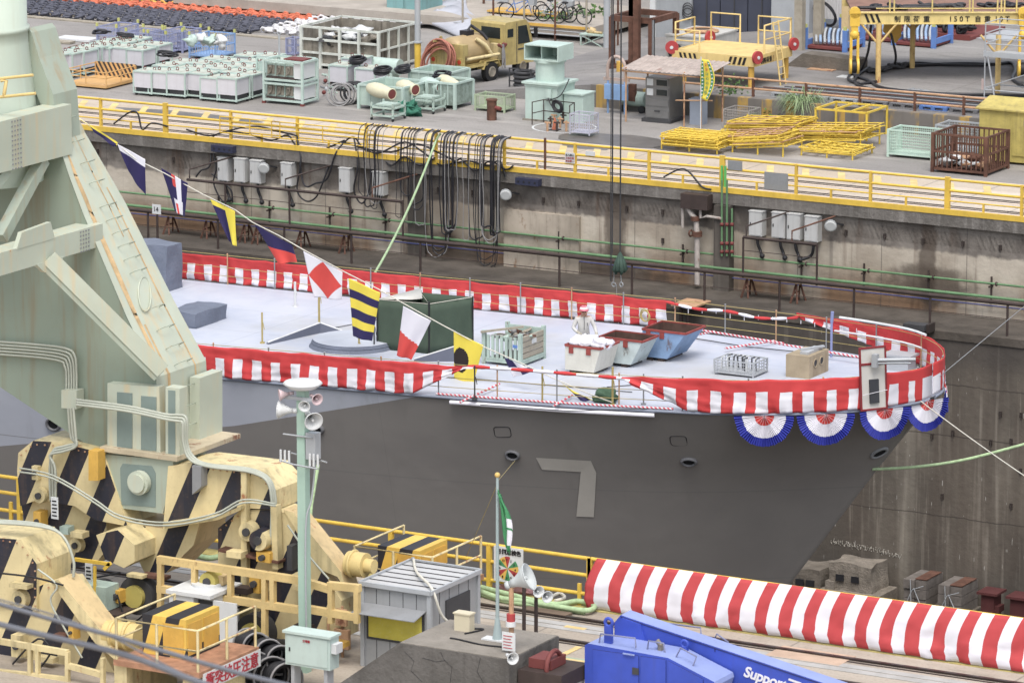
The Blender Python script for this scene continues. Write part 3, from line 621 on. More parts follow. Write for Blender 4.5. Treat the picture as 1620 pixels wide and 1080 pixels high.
mb = MB(); mb.torus(Yp(971, 450, yy), (0, 1, .2), .07, .018, 10, 5); mb.torus(Yp(983, 450, yy), (.3, 1, 0), .07, .018, 10, 5); mb.tube([Yp(981, 424, yy), Yp(983, 445, yy)], .012, 5); mb.tube([Yp(972, 418, yy), Yp(971, 445, yy)], .012, 5); mb.tube([Yp(975, 450, yy), Yp(980, 540, yy)], .007, 4); P(t, 'hook', mb, LGR)
# ---------------- keel blocks on the dock floor
def rough_block(c, w, d, h, mat, seed, sub=6, jit=.10):
    mb = MB(); bm = bmesh.new(); bmesh.ops.create_cube(bm, size=1); bmesh.ops.subdivide_edges(bm, edges=bm.edges[:], cuts=sub, use_grid_fill=True)
    for v in bm.verts:
        p = Vector((v.co.x*w, v.co.y*d, (v.co.z+.5)*h)); n_ = mnoise.noise_vector(p*1.6+Vector((seed, 0, 0)))*jit; v.co = p+n_*(1 if v.co.z > -.4 else .2)
    mb.add([v.co+Vector(c) for v in bm.verts], [[v.index for v in f.verts] for f in bm.faces]); bm.free(); return mb
yb = 133.4
for k, (px0, px1, py0, py1, lab, mat, hh) in enumerate(((1254, 1318, 892, 938, 'dark concrete keel block just right of the ship stem', CONC, 1), (1312, 1398, 884, 938, 'large weathered concrete keel block with crumbling top', CONL, 1))):
    a = Yp(px0, py1, yb); b_ = Yp(px1-20, py1, yb); top = Yp(px0, py0+4, yb); w = b_.x-a.x; h = top.z-ZFL
    t = T('keel_block', lab, 'block', ((a.x+b_.x)/2, yb, ZFL), 'concrete keel blocks on the dock floor')
    P(t, 'block', rough_block(((a.x+b_.x)/2, yb+.55, ZFL), w, 1.1, h, mat, k*5), mat)
    for q in (.25, .62): P(t, 'lifting_slot', MB().box(a.x+w*q-.12, yb-.06, top.z-.55, a.x+w*q+.14, yb+.2, top.z-.35), BLK)
    if k == 1: mb = MB(); mb.box(a.x-.25, yb-.15, ZFL, a.x+w+.35, yb+1.2, ZFL+h*.45); mb.box(a.x-.1, yb-.1, ZFL+h*.45, a.x+.2, yb+1.1, ZFL+h*.62); P(t, 'footing', mb, CONL)
for k, (px0, px1, py0, lab) in enumerate(((1430, 1482, 908, 'strapped timber keel block stack nearest the concrete blocks'), (1484, 1538, 918, 'strapped timber keel block stack next to the red stands'))):
    a = Yp(px0, 945, yb); b_ = Yp(px1-16, 945, yb); top = Yp(px0, py0+5, yb); w = b_.x-a.x
    t = T('timber_block', lab, 'block', (a.x, yb, ZFL), 'timber keel blocks on the dock floor')
    mb = MB(); mb.box(a.x-.1, yb-.1, ZFL, b_.x+.1, yb+1.3, top.z-.9); P(t, 'base', mb, CONC)
    for q in range(3):
        for j in range(2): mb = MB(); mb.box(a.x+w*j/2+.01, yb-U_(0, .08), top.z-.9+q*.3, a.x+w*(j+1)/2-.01, yb+1.2, top.z-.9+q*.3+.28); P(t, 'beam', mb, M('grey_timber', (124, 116, 110), .85, .25, 4, streak=.2))
    mb = MB(); mb.box(a.x+w*.5, yb-.02, top.z+.003, b_.x, yb+1.1, top.z+.03); P(t, 'top_plate', mb, RST)
    mb = MB(); mb.tube([(a.x+.1, yb-.14, top.z-.85), (a.x+w*.45, yb-.14, top.z-.3), (b_.x-.05, yb-.14, top.z-.15)], .015, 4); mb.tube([(a.x+w*.4, yb-.14, top.z-.85), (a.x+w*.35, yb-.14, top.z)], .015, 4); mb.tube([(b_.x-.1, yb-.14, top.z-.85), (a.x+w*.5, yb-.14, top.z-.25)], .015, 4); P(t, 'strap', mb, LGR)
for k, (px0, px1, py0, lab) in enumerate(((1547, 1583, 933, 'dark red steel keel stand, left one'), (1593, 1632, 940, 'dark red steel keel stand at the right frame edge'))):
    a = Yp(px0, 955, yb); b_ = Yp(px1-8, 955, yb); top = Yp(px0, py0+3, yb); w = b_.x-a.x
    t = T('steel_stand', lab, 'stand', (a.x, yb, ZFL), 'red keel stands on the dock floor')
    RPD = M('dark_red_stand', (96, 46, 46), .7, .15, 2); mb = MB(); mb.box(a.x+.08, yb+.05, ZFL, b_.x-.08, yb+.6, top.z-.06); P(t, 'body', mb, RPD)
    mb = MB(); mb.box(a.x-.03, yb-.05, top.z-.055, b_.x+.05, yb+.7, top.z+.02); P(t, 'top_plate', mb, RPD)
    mb = MB(); mb.bar((a.x+.1, yb, top.z-.7), (b_.x, yb-.02, top.z-.5), .03); mb.box(a.x-.05, yb+.1, top.z-.9, a.x+.07, yb+.5, top.z-.7); mb.box(b_.x-.07, yb+.1, top.z-.6, b_.x+.07, yb+.5, top.z-.4); P(t, 'clamp', mb, RPD)
# ------------------------------------------------------------------ the ship
XT = -51.31
HTN = [(0, .02), (.03, .45), (.3, 1.1), (.6, 1.6), (1.04, 2.15), (1.67, 2.75), (2.43, 3.2), (3.6, 3.8), (6.2, 4.3), (7.8, 4.6), (11.2, 4.95), (17.8, 5.4), (25, 5.65), (45, 6.3), (70, 7)]
HTF = [(0, .02), (.03, .5), (.15, 1.05), (.66, 2.1), (1.27, 2.88), (2.2, 3.6), (3.6, 4.1), (6.05, 4.65), (10.3, 5.25), (14, 5.35), (20, 5.5), (25.5, 5.7), (45, 6.3), (70, 7)]
def hb(s, side=-1):
    H_ = HTN if side < 0 else HTF
    if s <= 0: return 0.02
    for (a, x), (b, y) in zip(H_, H_[1:]):
        if s <= b:
            t = (s-a)/(b-a); return x+(y-x)*t
    return H_[-1][1]
def yc(s): return 113.6-1.6*(1-math.exp(-max(0, s)/20))
def zd(s): return -.01*s
def edge(s, side, out=0.0, dz=0.0):
    """point on the deck edge; side -1 is the side nearer the camera"""
    sm = (hb(s-.4, side)+hb(s, side)*2+hb(s+.4, side))/4 if s > .6 else hb(s, side)
    return Vector((XT-s, yc(s)+side*(sm+out), zd(s)+dz))
def s_of(px, py, dz=0.0): return XT-G(px, py, -.08+dz).x
def s_px(px, side=-1, out=0.0):
    a, b = 0.0, 50.0
    for _ in range(40):
        m_ = (a+b)/2
        if prj(edge(m_, side, out))[0] > px: a = m_
        else: b = m_
    return a
DK = lambda px, py, dz=0.0: G(px, py, zd(XT-G(px, py, -.1).x)+dz)
rows = {-1: [], 1: []}; ss = [0, .03, .1, .25, .5, .8, 1.2, 1.7, 2.3, 3, 4, 5, 6, 7, 8.5, 10, 12, 14, 16, 18, 20, 23, 26, 30, 35, 40, 48, 58]
zs = [0, -.15, -.4, -.8, -1.3, -1.9, -2.6, -3.4, -4.2, -5, -6, -7, -8, -9, -9.8, -10.4]
for side in (-1, 1):
    for z in zs:
        r = []
        for a in ss:
            # columns follow the raked stem: a is measured from the stem at this height
            st = .72*-z; s = a+st
            k = 1-.20*min(1, -z/6.0)-.12*max(0, (-z-6)/5); bil = max(.0, 1-max(0, (-z-8.6)/1.8)**2*.75)
            w = ((hb(a-.4, side)+hb(a, side)*2+hb(a+.4, side))/4 if a > .6 else hb(a, side))*(1-(1-k)*min(1, a/3+.35))*bil*(1-min(1, -z/2.2)*.80*math.exp(-a/3.2))
            r.append(Vector((XT-s, yc(s)+side*w, zd(s)+z)))
        rows[side].append(r)
HB = MB(); HB.grid(rows[-1]); HB.grid([r[::-1] for r in rows[1]])
SHIP = T('warship', 'grey warship bow with dark bow paint and number seven in the dry dock', 'ship', (XT-20, 112.6, ZFL+1.4))
# two-tone paint: light grey aft and high, dark grey forward; one slanting border
m, nt, b = newmat('hull_two_tone'); ge = nt.nodes.new('ShaderNodeTexCoord').outputs['Object']
sp = nd(nt, 'ShaderNodeSeparateXYZ'); nt.links.new(ge, sp.inputs[0])
org = Vector(SHIP.location)
Pa = Yp(668, 628, 107.6)-org; Pb = Yp(343, 684, 106.7)-org; Pc = Yp(0, 716, 106.2)-org
def above(p, q):
    k = (q.z-p.z)/(q.x-p.x); return mth(nt, 'SUBTRACT', sp.outputs[2], mth(nt, 'ADD', mth(nt, 'MULTIPLY', mth(nt, 'SUBTRACT', sp.outputs[0], p.x), k), p.z))
f = mth(nt, 'GREATER_THAN', mth(nt, 'MAXIMUM', above(Pa, Pb), -99), 0.0)
f2 = mth(nt, 'GREATER_THAN', above(Pb, Pc), 0.0)
f = mth(nt, 'MINIMUM', f, mth(nt, 'ADD', f2, mth(nt, 'GREATER_THAN', sp.outputs[0], Pb.x)))
n1 = ramp(nt, nse(nt, ge, .5, 5, stretch=(1, 1, 1.5)), .3, .7)
dk = mixc(nt, n1, lin((136, 131, 127)), lin((143, 138, 133))); lt = mixc(nt, n1, lin((186, 190, 202)), lin((193, 197, 208)))
c = mixc(nt, f, dk, lt)
# weld seams of the plating: faint lines
for zj in (-2.55, -5.2, -7.6):
    g = mth(nt, 'MULTIPLY', mth(nt, 'LESS_THAN', mth(nt, 'ABSOLUTE', mth(nt, 'SUBTRACT', sp.outputs[2], zj-org.z)), .014), .55); c = mixc(nt, g, c, lin((124, 122, 120)))
for xj in (-5.5, 1.5, 6.8):
    g = mth(nt, 'MULTIPLY', mth(nt, 'LESS_THAN', mth(nt, 'ABSOLUTE', mth(nt, 'SUBTRACT', sp.outputs[0], xj)), .006), .18); c = mixc(nt, g, c, lin((70, 68, 68)))
g = mth(nt, 'MULTIPLY', ramp(nt, nse(nt, ge, 1.6, 4, stretch=(1.5, 1.5, .08)), .55, .8), .22); c = mixc(nt, g, c, lin((120, 116, 110)))
nt.links.new(c, b.inputs['Base Color']); b.inputs['Roughness'].default_value = .5
bp = nd(nt, 'ShaderNodeBump'); bp.inputs['Strength'].default_value = .3; bp.inputs['Distance'].default_value = .07
nt.links.new(nse(nt, ge, .9, 3), bp.inputs['Height']); nt.links.new(bp.outputs[0], b.inputs['Normal'])
P(SHIP, 'hull', HB, m)
BVH = BVHTree.FromPolygons([Vector(v) for v in HB.v], HB.f)
def Hp(px, py, off=.02):
    d = ray(px, py).normalized(); h = BVH.ray_cast(CAM, d)
    if h[0] is None: return None, None
    n = h[1]
    if n.dot(d) > 0: n = -n
    return h[0]+n*off, n
# deck plate, slightly inside the hull edge, with a flat waterway margin
mb = MB(); rr = []
for s in [.01, .05, .15, .3, .5, .8, 1.2, 2, 3, 4.5, 6, 8, 10, 12, 14, 16, 18.3, 22, 26, 32, 40, 50, 58]:
    rr.append([edge(s, -1, 0, .005).lerp(edge(s, 1, 0, .005), k/6) for k in range(7)])
mb.grid(rr, smooth=False)
md, nt, b = newmat('light_blue_deck'); co = nt.nodes.new('ShaderNodeTexCoord').outputs['Object']
c = mixc(nt, ramp(nt, nse(nt, co, .35, 7, rough=.65), .35, .65), lin((186, 194, 212)), lin((204, 208, 220)))
c = mixc(nt, mth(nt, 'MULTIPLY', ramp(nt, nse(nt, co, 2.2, 6, off=(4, 4, 0), rough=.7), .52, .75), .35), c, lin((222, 222, 222)))
c = mixc(nt, mth(nt, 'MULTIPLY', ramp(nt, nse(nt, co, .22, 6, off=(8, 1, 0)), .5, .68), .6), c, lin((182, 180, 176)))
sp = nd(nt, 'ShaderNodeSeparateXYZ'); nt.links.new(co, sp.inputs[0])
for o, pitch in ((0, 5.2), (1, 2.6)):
    t_ = mth(nt, 'FRACT', mth(nt, 'DIVIDE', mth(nt, 'ADD', sp.outputs[o], 1000*pitch), pitch)); c = mixc(nt, mth(nt, 'MULTIPLY', mth(nt, 'LESS_THAN', t_, .03/pitch), .35), c, lin((128, 134, 154)))
nt.links.new(c, b.inputs['Base Color']); b.inputs['Roughness'].default_value = .6
P(SHIP, 'deck', mb, md)
mb = MB()
for side in (-1, 1): mb.tube([edge(s, side, .01, -.03) for s in [0.01, .05, .12, .25, .45, .8, 1.2, 2, 3, 4.5, 6, 8, 10, 12, 14, 16, 18.3, 22, 26, 32, 40]], .045, 6)
P(SHIP, 'deck_edge_bar', mb, M('edge_grey', (140, 148, 166), .5, .08))
# hull number 7
def hullpoly(name, pts, mat, off=.02, n=6):
    mb = MB()
    for q in pts:
        rows_ = []
        for i in range(n+1):
            a0 = Vector(q[0]).lerp(Vector(q[3]), i/n); b0 = Vector(q[1]).lerp(Vector(q[2]), i/n); r = []
            for j in range(n+1):
                p = a0.lerp(b0, j/n); h, nn = Hp(p.x, p.y, off)
                if h is None: return
                r.append(h)
            rows_.append(r)
        mb.grid(rows_)
    P(SHIP, name, mb, mat)
NUM = M('number_grey_paint', (196, 190, 180), .5, .04, 2)
hullpoly('hull_number', [[(848, 723), (935, 728), (920, 745.5), (858, 742)], [(935, 728), (943.5, 747), (939.5, 817), (912, 816)], [(935, 728), (912, 816), (919, 745.5), (920, 745.5)]], NUM)
def chock(px, py, w, h, name='anchor_hole'):
    c, n = Hp(px, py, .0)
    if c is None: return
    mb = MB(); up = Vector((0, 0, 1)); a = up.cross(n).normalized(); u = n.cross(a)
    s = sca(c); W = w/s/2*1.15; H = h/s/2*1.05; N = 24; ring = []
    for (k, o, r) in ((1.0, .0, 0), (1.0, .06, 0), (.82, .10, 0), (.66, .06, 0), (.62, -.02, 0)): ring.append([c+a*math.cos(2*math.pi*i/N)*W*k+u*math.sin(2*math.pi*i/N)*H*k+n*o for i in range(N+1)])
    mb.grid(ring); o = P(SHIP, name, mb, M('hull_fitting_grey', (118, 118, 122), .45, .06))
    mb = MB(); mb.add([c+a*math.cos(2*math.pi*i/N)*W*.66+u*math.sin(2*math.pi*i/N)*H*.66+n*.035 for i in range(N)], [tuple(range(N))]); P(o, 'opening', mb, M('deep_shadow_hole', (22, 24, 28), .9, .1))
chock(811, 719, 22, 17); chock(1090, 729, 24, 17); chock(85, 670, 24, 23); chock(500, 678, 26, 18)
for (px, py, w, h) in ((795, 683, 26, 16), (1073.5, 697, 26, 15)):
    q = []
    for i in range(24):
        a0 = 2*math.pi*i/24; ca = abs(math.cos(a0))**.4*(1 if math.cos(a0) > 0 else -1); sa_ = abs(math.sin(a0))**.4*(1 if math.sin(a0) > 0 else -1)
        hh, nn = Hp(px+ca*w/2+sa_*1.5, py+sa_*h/2, .004); q.append(hh)
    mb = MB(); mb.tube(q+[q[0]], .012, 4); P(SHIP, 'hatch_outline', mb, BLK)
# bow fairlead on the stem side
for px, py in ((1394, 716),):
    c, n = Hp(px-3, py, .0)
    if c is not None:
        mb = MB(); mb.torus(c, n, .22, .05, 18, 6, sq=.6); o = P(SHIP, 'stem_fairlead', mb, GRY); 
        u = Vector((0, 0, 1)); a = u.cross(n).normalized(); u = n.cross(a)
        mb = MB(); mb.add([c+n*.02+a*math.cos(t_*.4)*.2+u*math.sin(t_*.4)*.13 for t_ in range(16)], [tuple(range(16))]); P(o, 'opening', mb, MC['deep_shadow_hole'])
# breakwater plates on the deck
BWM = M('breakwater_grey', (112, 118, 136), .55, .08)
def wedge(pa, pb, ha, hb_, name='breakwater', th=.08):
    a = DK(*pa); b_ = DK(*pb); mb = MB(); up = Vector((0, 0, 1)); d = (b_-a).normalized(); nn = Vector((-d.y, d.x, 0))*th
    mb.prism([a, b_, b_+up*hb_, a+up*ha], nn); P(SHIP, name, mb, BWM); mb = MB(); mb.tube([a+up*ha+nn*.5, b_+up*hb_+nn*.5], .03, 6); P(SHIP, 'plate_edge', mb, WHT)
wedge((425, 545), (507, 527), .05, .28); wedge((507, 527), (545, 527), .28, .03); wedge((655, 572), (722, 572), .06, .42); wedge((722, 572), (768, 562), .42, .25)
# low stays and dark wires on the deck
for pts in ([(395, 560), (500, 580), (640, 592), (760, 600), (1000, 620)], [(1080, 532), (1180, 548), (1360, 566)], [(440, 535), (600, 505), (700, 500)], [(760, 640), (900, 650), (1060, 645)], [(960, 612), (1050, 605), (1078, 598)]): P(SHIP, 'deck_wire', MB().tube([DK(px, py, .03) for px, py in pts], .012, 4), DGR)
# ------------------------------------------------------------------ red and white banners on the ship
def banner(name, label, side, s0, s1, top, bot, per=.55, band=.37, out=.06, ph=0.0, wob=.085, step=.045, sl=0.0):
    """cloth along the deck edge: upper red band, red and white fields below"""
    n = int(abs(s1-s0)/step); nr = 14; rws = []
    acc = 0; prev = None; arc = []
    for j in range(n+1):
        s = s0+(s1-s0)*j/n; e = edge(s, side)
        if prev is not None: acc += (e-prev).length
        prev = e; arc.append(acc)
    for i in range(nr+1):
        v = i/nr; r = []
        for j in range(n+1):
            s = s0+(s1-s0)*j/n; zt = top(s); zb = bot(s); w = wob*(mnoise.noise(Vector((arc[j]*1.5, v*1.2, s0)))+.6*mnoise.noise(Vector((arc[j]*5, v*2, 9+s0)))+.5*mnoise.noise(Vector((arc[j]*2+v*4, v*7, 3+s0))))*(v+.25)
            e = edge(s+sl*v*(zt-zb), side, (out+w+.03*v)*min(1, s/.15), 0); e.z += zt+(zb-zt)*v+.03*mnoise.noise(Vector((arc[j]*2, 3, v)))-.025*abs(math.sin(arc[j]*math.pi/1.62))*(1-v); r.append(e)
        rws.append(r)
    def mm(i, j):
        if (i+.5)/nr < band: return 0
        return 1 if ((arc[j]+ph) % per) < per/2 else 0
    mb = MB(); mb.grid(rws, mm); o = solo(name, mb, [RED, WCL], label, 'banner', 'red and white ceremonial banners')
    sm = o.modifiers.new('thickness', 'SOLIDIFY'); sm.thickness = .006; return o
sA = s_px(1052, 1); sB = s_px(280, 1)
banner('striped_banner', 'long red and white banner along the far side deck railing', 1, sA, sB, lambda s: .80, lambda s: .03)
sC = s_px(740); sD = s_px(300)
s660 = s_px(655)
banner('striped_banner', 'red and white banner along the near side railing behind the crane leg', -1, sC-.2, sD, lambda s: .86, lambda s: .02 if s > s660 else .02+.80*min(1, (s660-s)/(s660-sC)))
sE = s_px(985); sF = s_px(1090); s0b = .02
banner('striped_banner', 'red and white banner round the near side of the bow tip', -1, 0, sE, lambda s: .90 if s < sF else .90-.03*(s-sF), lambda s: .02 if s < sF else .02+.76*((s-sF)/(sE-sF)), per=.60)
# far side bow: full at the tip, rolled up towards the stern
sG = s_of(1250, 560, 0); 
sH = 1.0
banner('striped_banner', 'red and white banner hanging from the far side of the bow tip', 1, 0, 6.0, lambda s: .90, lambda s: .05 if s < 2.4 else .05+.72*((s-2.4)/3.6), per=.58, band=.42)
def roll(name, label, pts, r=.055, seg=.42):
    mb = MB(); pts = spline(pts, 8); L = 0; bl = []; cur = [pts[0]]; k = 0
    t = T(name, label, 'banner', pts[0])
    ar = 0
    for a, b_ in zip(pts, pts[1:]):
        ar += (b_-a).length; cur.append(b_)
        if ar > seg or b_ is pts[-1]:
            n = len(cur); mb.tube(cur, [r*(.55+.6*math.sin(math.pi*(i+.3)/(n-.4))) if n > 1 else r for i in range(n)], 7, k % 2); cur = [b_]; k += 1; ar = 0
    P(t, 'rolled_cloth', mb, [RED, WCL]); return t
t = roll('rolled_banner', 'red and white banner rolled into a rope along the near railing', [edge(sC, -1, 0, .84), edge(s_px(860), -1, 0, .84), edge(sE, -1, 0, .78)], .05)
t = roll('rolled_banner', 'red and white banner rolled and tied between the far railing posts', [edge(sA-.02, 1, 0, .78), edge(sA-1, 1, 0, .68), edge(sA-2, 1, 0, .72), edge(sA-3, 1, 0, .64), edge(sA-4, 1, 0, .74), edge(5.9, 1, 0, .82)], .042)
for k in range(14):
    p = edge(sA-.3-k*.45, 1, 0, .72); P(t, 'tie_string', MB().tube([p, p-Vector((0, 0, U_(.08, .2)))], .012, 4), WCL)
# railing stanchions with lines: one railing per side
for side, sS, sE_, lab in ((-1, .4, 32, 'thin stanchions and wires of the near side deck railing'), (1, .4, 40, 'thin stanchions and wires of the far side deck railing')):
    t = T('deck_railing', lab, 'railing', edge(10, side)); s = sS; pts = []; s = .12
    while s < sE_:
        p = edge(s, side, -.02); mb = MB(); mb.tube([p, p+Vector((0, 0, .88))], .02, 5); mb.ball(p+Vector((0, 0, .9)), .03, 6, 4); P(t, 'stanchion', mb, RSTY if int(s*3) % 2 else GRY); s += 1.62
    mb = MB()
    for z in (.86, .5, .25): mb.tube([edge(q, side, -.02, z) for q in [.05, .2, .5, .8]+[q*.5+1 for q in range(int(sE_*2)-2)]], .009, 4)
    P(t, 'wire', mb, ROPY)
# half round bunting fans hanging from the near side of the bow
def fan(seed, name='bunting_fan'):
    t = T(name, 'x', 'bunting', (0, 0, 0), 'blue white and red bunting fans on the bow', local=True)
    N = 72; rad = [.02, .15, .27, .272, .45, .60, .602, .70, .82]
    rws = []
    for r in rad:
        row = []
        for j in range(N+1):
            a0 = math.pi*j/N; pl = (.032 if j % 2 else -.032)*(.2+r)*(.7+.5*mnoise.noise(Vector((j*.3, r, seed)))); sc_ = 1+.03*mnoise.noise(Vector((j*.22, seed, 0)))+.008*math.sin(j*1.3)
            row.append(Vector((-math.cos(a0)*r*sc_, -.03+pl-.05*r*math.sin(a0)+.02*math.sin(a0*5), -math.sin(a0)*r*1.0*sc_)))
        rws.append(row)
    for nm, lo, hi, mt in (('red_centre', 0, 2, RCL), ('white_ring', 3, 5, WCL), ('blue_border', 6, 8, BCL)):
        mb = MB(); mb.grid(rws[lo:hi+1], smooth=False); P(t, nm, mb, mt)
    mb = MB()
    for j in range(0, N, 8): mb.tube([rws[0][j]-Vector((0, .012, 0)), rws[2][j]-Vector((0, .016, 0))], .003, 4)
    P(t, 'pleat_cord', mb, WCL); return t
fl = [(1209, 655), (1306, 650), (1399, 643), (1466, 634)]
labs = ['blue white red bunting fan on the bow, farthest left', 'blue white red bunting fan second from the left on the bow', 'blue white red bunting fan below the white name board', 'blue white red bunting fan nearest the bow tip']
for k, (px, py) in enumerate(fl):
    s = s_px(px, -1, .12); p = edge(s, -1, .12, -.02); q = edge(max(.1, s-.3), -1) - edge(s+.3, -1); a0 = math.atan2(q.y, q.x)
    r = fan(k*3.3); put(r, p, a0, labs[k]); r.scale = (.93, 1, .98)
p = edge(.35, 1, .10, -.02); q = edge(.6, 1)-edge(.12, 1); r = fan(9.1); put(r, p, math.atan2(q.y, q.x), 'blue white red bunting fan on the far side of the bow tip'); r.scale = (.9, 1, .85)
# name board on the bow banner
s_ = s_px(1382, -1, .2); c = edge(s_, -1, .20, 0); q = (edge(s_-.3, -1)-edge(s_+.3, -1)).normalized()
t = T('name_board', 'white board with dark red frame hung over the bow banner', 'board', c)
q2 = Vector((q.x, q.y, 0)).normalized(); up = Vector((-.05*q2.x, -.05*q2.y, 1)).normalized(); nb = q2.cross(Vector((0, 0, 1))).normalized()
def bd(x0, z0, x1, z1, th, o=0):
    return [c+q2*x0+up*z0+nb*o, c+q2*x1+up*z0+nb*o, c+q2*x1+up*z1+nb*o, c+q2*x0+up*z1+nb*o], nb*th
DRD = M('dark_red_frame', (150, 40, 46), .6, .08); BRD = M('board_white', (222, 218, 210), .6, .05)
mb = MB(); mb.prism(*bd(-.36, .02, .36, 1.62, .03)); P(t, 'panel', mb, BRD)
mb = MB()
for x0, z0, x1, z1 in ((-.39, -.01, -.345, 1.65), (.345, -.01, .39, 1.65), (-.344, -.01, .344, .035), (-.344, 1.605, .344, 1.65), (-.344, 1.18, .344, 1.235)): mb.prism(*bd(x0, z0, x1, z1, .05))
P(t, 'frame', mb, DRD)
mb = MB(); mb.prism(*bd(-.13, .18, .13, .80, .06, .031)); P(t, 'dark_panel', mb, M('charcoal_cloth', (66, 68, 74), .8, .1))
mb = MB(); mb.tube([c+q2*-.36+up*.42+nb*.1, c+q2*.36+up*.5+nb*.1], .008, 4); P(t, 'cord', mb, WCL)
# silver swing bracket behind the board
mb = MB(); a = c+up*1.32+nb*.15; mb.tube([a, a+Vector((.9, .5, .02))], .05, 8); mb.tube([a+Vector((0, 0, -.08)), a+Vector((.8, .45, -.08))], .03, 6); mb.box(a.x-.06, a.y-.08, a.z-.18, a.x+.08, a.y+.08, a.z+.16)
solo('steel_bracket', mb, LGR, 'silver steel arm bracket fixed at the top of the white name board', 'bracket')
# white rope around the bow, running off to the right
mb = MB(); mb.tube(sag(edge(.06, -1, .05, .0), Yp(1650, 772, 108), .04), .016, 5); solo('thin_line', mb, ROPW, 'thin white line from the bow tip down to the right frame edge', 'rope')
mb = MB(); mb.tube([edge(.03, 1, .03, .45), Yp(1650, 460, 128)], .012, 5); solo('thin_line', mb, GRY, 'thin grey wire from the bow tip up to the dock wall at right', 'wire')
for k, (z_, a_, b_, lb) in enumerate(((.98, s_px(1466, 1), s_px(1330, 1), 'upper'), (.62, s_px(1462, 1), s_px(1325, 1), 'lower'))):
    mb = MB(); mb.tube([edge(a_+(b_-a_)*q/8, 1, -.1-.1*k, z_) for q in range(9)], .035-.008*k, 6); solo('white_pipe', mb, WHT, lb+' white pipe tied along the far bow banner', 'pipe')
mb = MB(); h0, n0 = Hp(1380, 742, .0)
p0 = Yp(1380, 742, 113.6) if h0 is None else h0
mb.tube(spline([p0, Yp(1450, 738, 114), Yp(1530, 726, 115), Yp(1640, 697, 116)], 6), .04, 8); solo('mooring_rope', mb, ROPG, 'pale green mooring rope curving from the stem to the right frame edge', 'rope')
# white roll and striped bars along the near deck edge
def at_e(px, out, dz): return edge(s_px(px), -1, out, dz)
mb = MB(); mb.tube([at_e(x, .07, -.13) for x in (714, 770, 830, 890, 950, 1000, 1037)], .055, 8); solo('white_roll', mb, WCL, 'white rolled cloth lashed outside the near deck edge', 'roll')
SPR = Mstripe('red_white_tape', (226, 60, 80), (236, 232, 236), (1, .6, 1.1), .125, .5, 0, rust=0, streak=0)
def tapebar(name, pts, lab, r=.03):
    mb = MB(); mb.tube(pts, r, 6); solo(name, mb, SPR, lab, 'bar', 'striped safety bars on the deck')
tapebar('striped_bar', [at_e(x, .0, .05) for x in (690, 780, 870, 960, 1065)], 'long red and white taped bar along the near deck edge')
tapebar('striped_bar', [DK(728, 636, .05), DK(790, 607, .15)], 'short red and white taped bar angled in on the deck, left one')
tapebar('striped_bar', [DK(876, 642, .05), DK(905, 625, .1)], 'short red and white taped bar beside the fallen yellow flag')
tapebar('striped_bar', [DK(1096, 520, .35), DK(1240, 543, .35)], 'upper red and white taped bar on the far side of the deck')
tapebar('striped_bar', [DK(1147, 551, .12), DK(1225, 539, .12)], 'short red and white taped bar lying on the deck right of the blue bin')
tapebar('striped_bar', [DK(1096, 531, .1), DK(1130, 524, .3)], 'stub of red and white taped bar right behind the blue bin')
tapebar('striped_bar', [DK(1210, 540, .25), DK(1365, 566, .2)], 'red and white taped bar along the far deck edge before the bow')
# stanchion poles with rope
for (px, py, h, lab, mt, r) in ((415, 543, 50, 'thin tan pole standing on deck left of the round hatch', ROPY, .025), (505, 520, 92, 'tall tan pole behind the white and red flag', ROPY, .03), (467, 485, 40, 'short white pole on the deck by the far banner', WHT, .035), (592, 556, 60, 'dark pole at the left corner of the green tent', DGR, .02), (568, 556, 22, 'short tan pole in front of the round hatch', ROPY, .025), (858, 636, 58, 'tan pole with rope at the near deck edge left of the white bin', ROPY, .025), (969, 641, 62, 'tan pole at the near deck edge beside the green bag', ROPY, .028), (1018, 640, 50, 'grey pole at the near deck edge right of the green bag', GRY, .02), (751, 632, 55, 'dark pole at the near deck edge behind the yellow flag', DGR, .02)):
    c = DK(px, py); s = sca(c); mb = MB(); mb.tube([c, c+Vector((0, 0, h/s))], r, 6); mb.cyl(c, c+Vector((0, 0, .04)), .07, n=8); mb.tube([c+Vector((0, 0, h/s*.7)), c+Vector((.03, 0, h/s*.66)), c+Vector((.06, .02, h/s*.45))], .012, 4); solo('deck_pole', mb, mt, lab, 'pole')
c = DK(1315, 565); mb = MB(); mb.tube([c, c+Vector((0, 0, 1.15))], .034, 8); mb.tube([c+Vector((0, 0, .95)), c+Vector((.02, 0, 1.25))], .045, 6); solo('jack_staff', mb, M('lavender_paint', (146, 156, 206), .5, .08), 'lavender blue post standing at the far side of the bow', 'post')
# ------------------------------------------------------------------ things on the deck
def dbox(name, lab, cat, pf, wpx, hpx, dpx, mat, z=0):
    p = DK(*pf); s = sca(p); w, d, h = wpx/(.872*s), dpx/(.489*s), hpx/(.985*s); return p, w, d, h
def cloth_box(name, lab, pf, wpx, hpx, dpx, seed, mat=TRP, jit=.06):
    p, w, d, h = dbox(name, lab, '', pf, wpx, hpx, dpx, mat)
    mb = rough_block((p.x+w/2, p.y+d/2, p.z), w, d, h, mat, seed, 7, jit); return solo(name, mb, mat, lab, 'cover')
cloth_box('covered_machine', 'tall block wrapped in grey tarpaulin behind the crane leg', (205, 456), 62, 72, 22, 1)
cloth_box('covered_hatch', 'low grey tarpaulin covered box on the deck by the crane leg', (262, 515), 50, 24, 45, 2)
c = DK(533, 556); c.y += .9
t = T('round_hatch', 'low round hatch under a grey skirted cover on the deck', 'hatch', c); mb = MB(); N = 48
